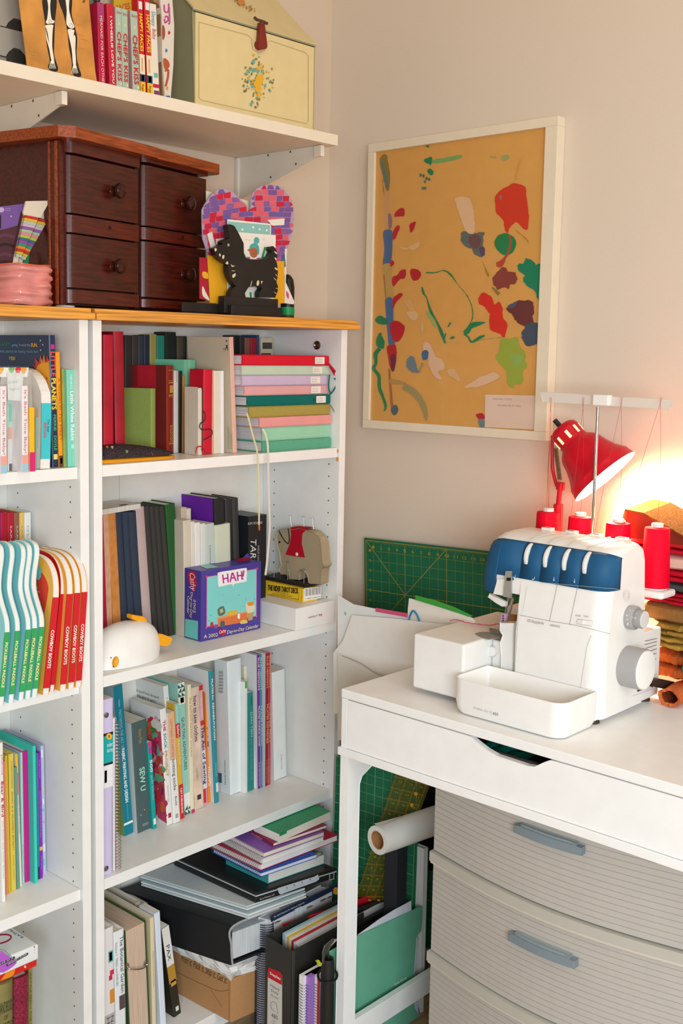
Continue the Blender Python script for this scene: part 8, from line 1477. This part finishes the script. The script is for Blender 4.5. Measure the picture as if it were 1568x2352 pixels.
cloth_stack('orange crinkled cloth behind the power plug', 410, 1610, 1890, 'c4602c', kind='knit', n=2, seed=10, ragg=.007, xo=.03, y1=-1.3)
cloth_stack('white folded cloth on the desk under the teal green one, right of the orange roll', 780, 1765, 1900, 'ddd8d0', n=2, seed=11, ragg=.003, zlow=HD+.001)
zo = HD+.018; m = MB(); random.seed(12); yy = sol(1, (-.19, 0, zo), px=1380+790/4.356); yy0 = sol(1, (-.19, 0, zo), px=1380+560/4.356); cc = V((-.17, (yy+yy0)/2, HD+.0215)); rad = abs(yy-yy0)/2*.95
vs = []; nr = 30; L_ = 8
for i in range(L_+1):
    for j in range(nr): a = 2*PI*j/nr; r1 = (.0205)*(1+.10*math.sin(5*a+i)+random.uniform(-.05, .05)); rh = rad*(1+.06*math.sin(4*a+i)+random.uniform(-.04, .04)); vs.append((cc.x-.02+.016*i+random.uniform(-.002, .002)*(i == 0), cc.y+rh*math.cos(a), cc.z+r1*math.sin(a)))
fs = [(i*nr+j, i*nr+(j+1) % nr, (i+1)*nr+(j+1) % nr, (i+1)*nr+j) for i in range(L_) for j in range(nr)]; o_ = m.add(vs, fs, mt('cf6a38', .95, 'knit')); v2 = [(x+.004, cc.y+(y-cc.y)*.72, cc.z+(z-cc.z)*.66) for x, y, z in vs]; m.add(v2, fs, mt('8f3f24', .95, 'knit')); m.add(vs[:nr]+v2[:nr], [(j, (j+1) % nr, nr+(j+1) % nr, nr+j) for j in range(nr)], mt('cf6a38', .95, 'knit'))
tag(m.build('rolled_fabric', smooth=True), 'orange frayed fabric roll lying on the desk below the power plug', 'fabric', 'fabrics piled behind the machine')
# tan sparkling box tilted on the pile
pb_ = PLANE((XF-.005, 0, 0), FX); pt_ = [pb_.at(*q(*a)) for a in [(205, 230), (245, 125), (420, 170), (560, 235), (700, 330), (830, 400), (830, 530), (690, 500), (480, 500), (250, 455)]]
t = thing('cardboard_tray', 'tan speckled cardboard box tilted open on top of the red cloth', 'box', pt_[7]); 
top = [pb_.at(*q(*a)) for a in [(240, 128), (425, 165), (840, 402)]]; W3 = V((.13, 0, .012))
m = MB(); m.slab([top[0], top[1], top[1]+W3, top[0]+W3], .004, mt('70481c', .7, 'speck'), V((0, 0, 1))); m.slab([top[1], top[2], top[2]+W3, top[1]+W3], .004, mt('70481c', .7, 'speck'), V((0, 0, 1))); m.build('lid', t)
m = MB(); fr_ = [pb_.at(*q(*a)) for a in [(210, 225), (240, 130), (425, 180), (838, 418), (838, 525), (700, 498), (420, 470), (270, 460)]]; m.slab([p+V((.012, 0, 0)) for p in fr_], .01, mt('7c2f1c', .6), V((-1, 0, 0))); m.build('side', t)
m = MB(); e_ = [pb_.at(*q(*a)) for a in [(205, 235), (236, 132), (252, 136), (222, 240)]]; m.slab(e_, .12, mt('a06a34', .7), V((-1, 0, 0))); m.build('edge', t)
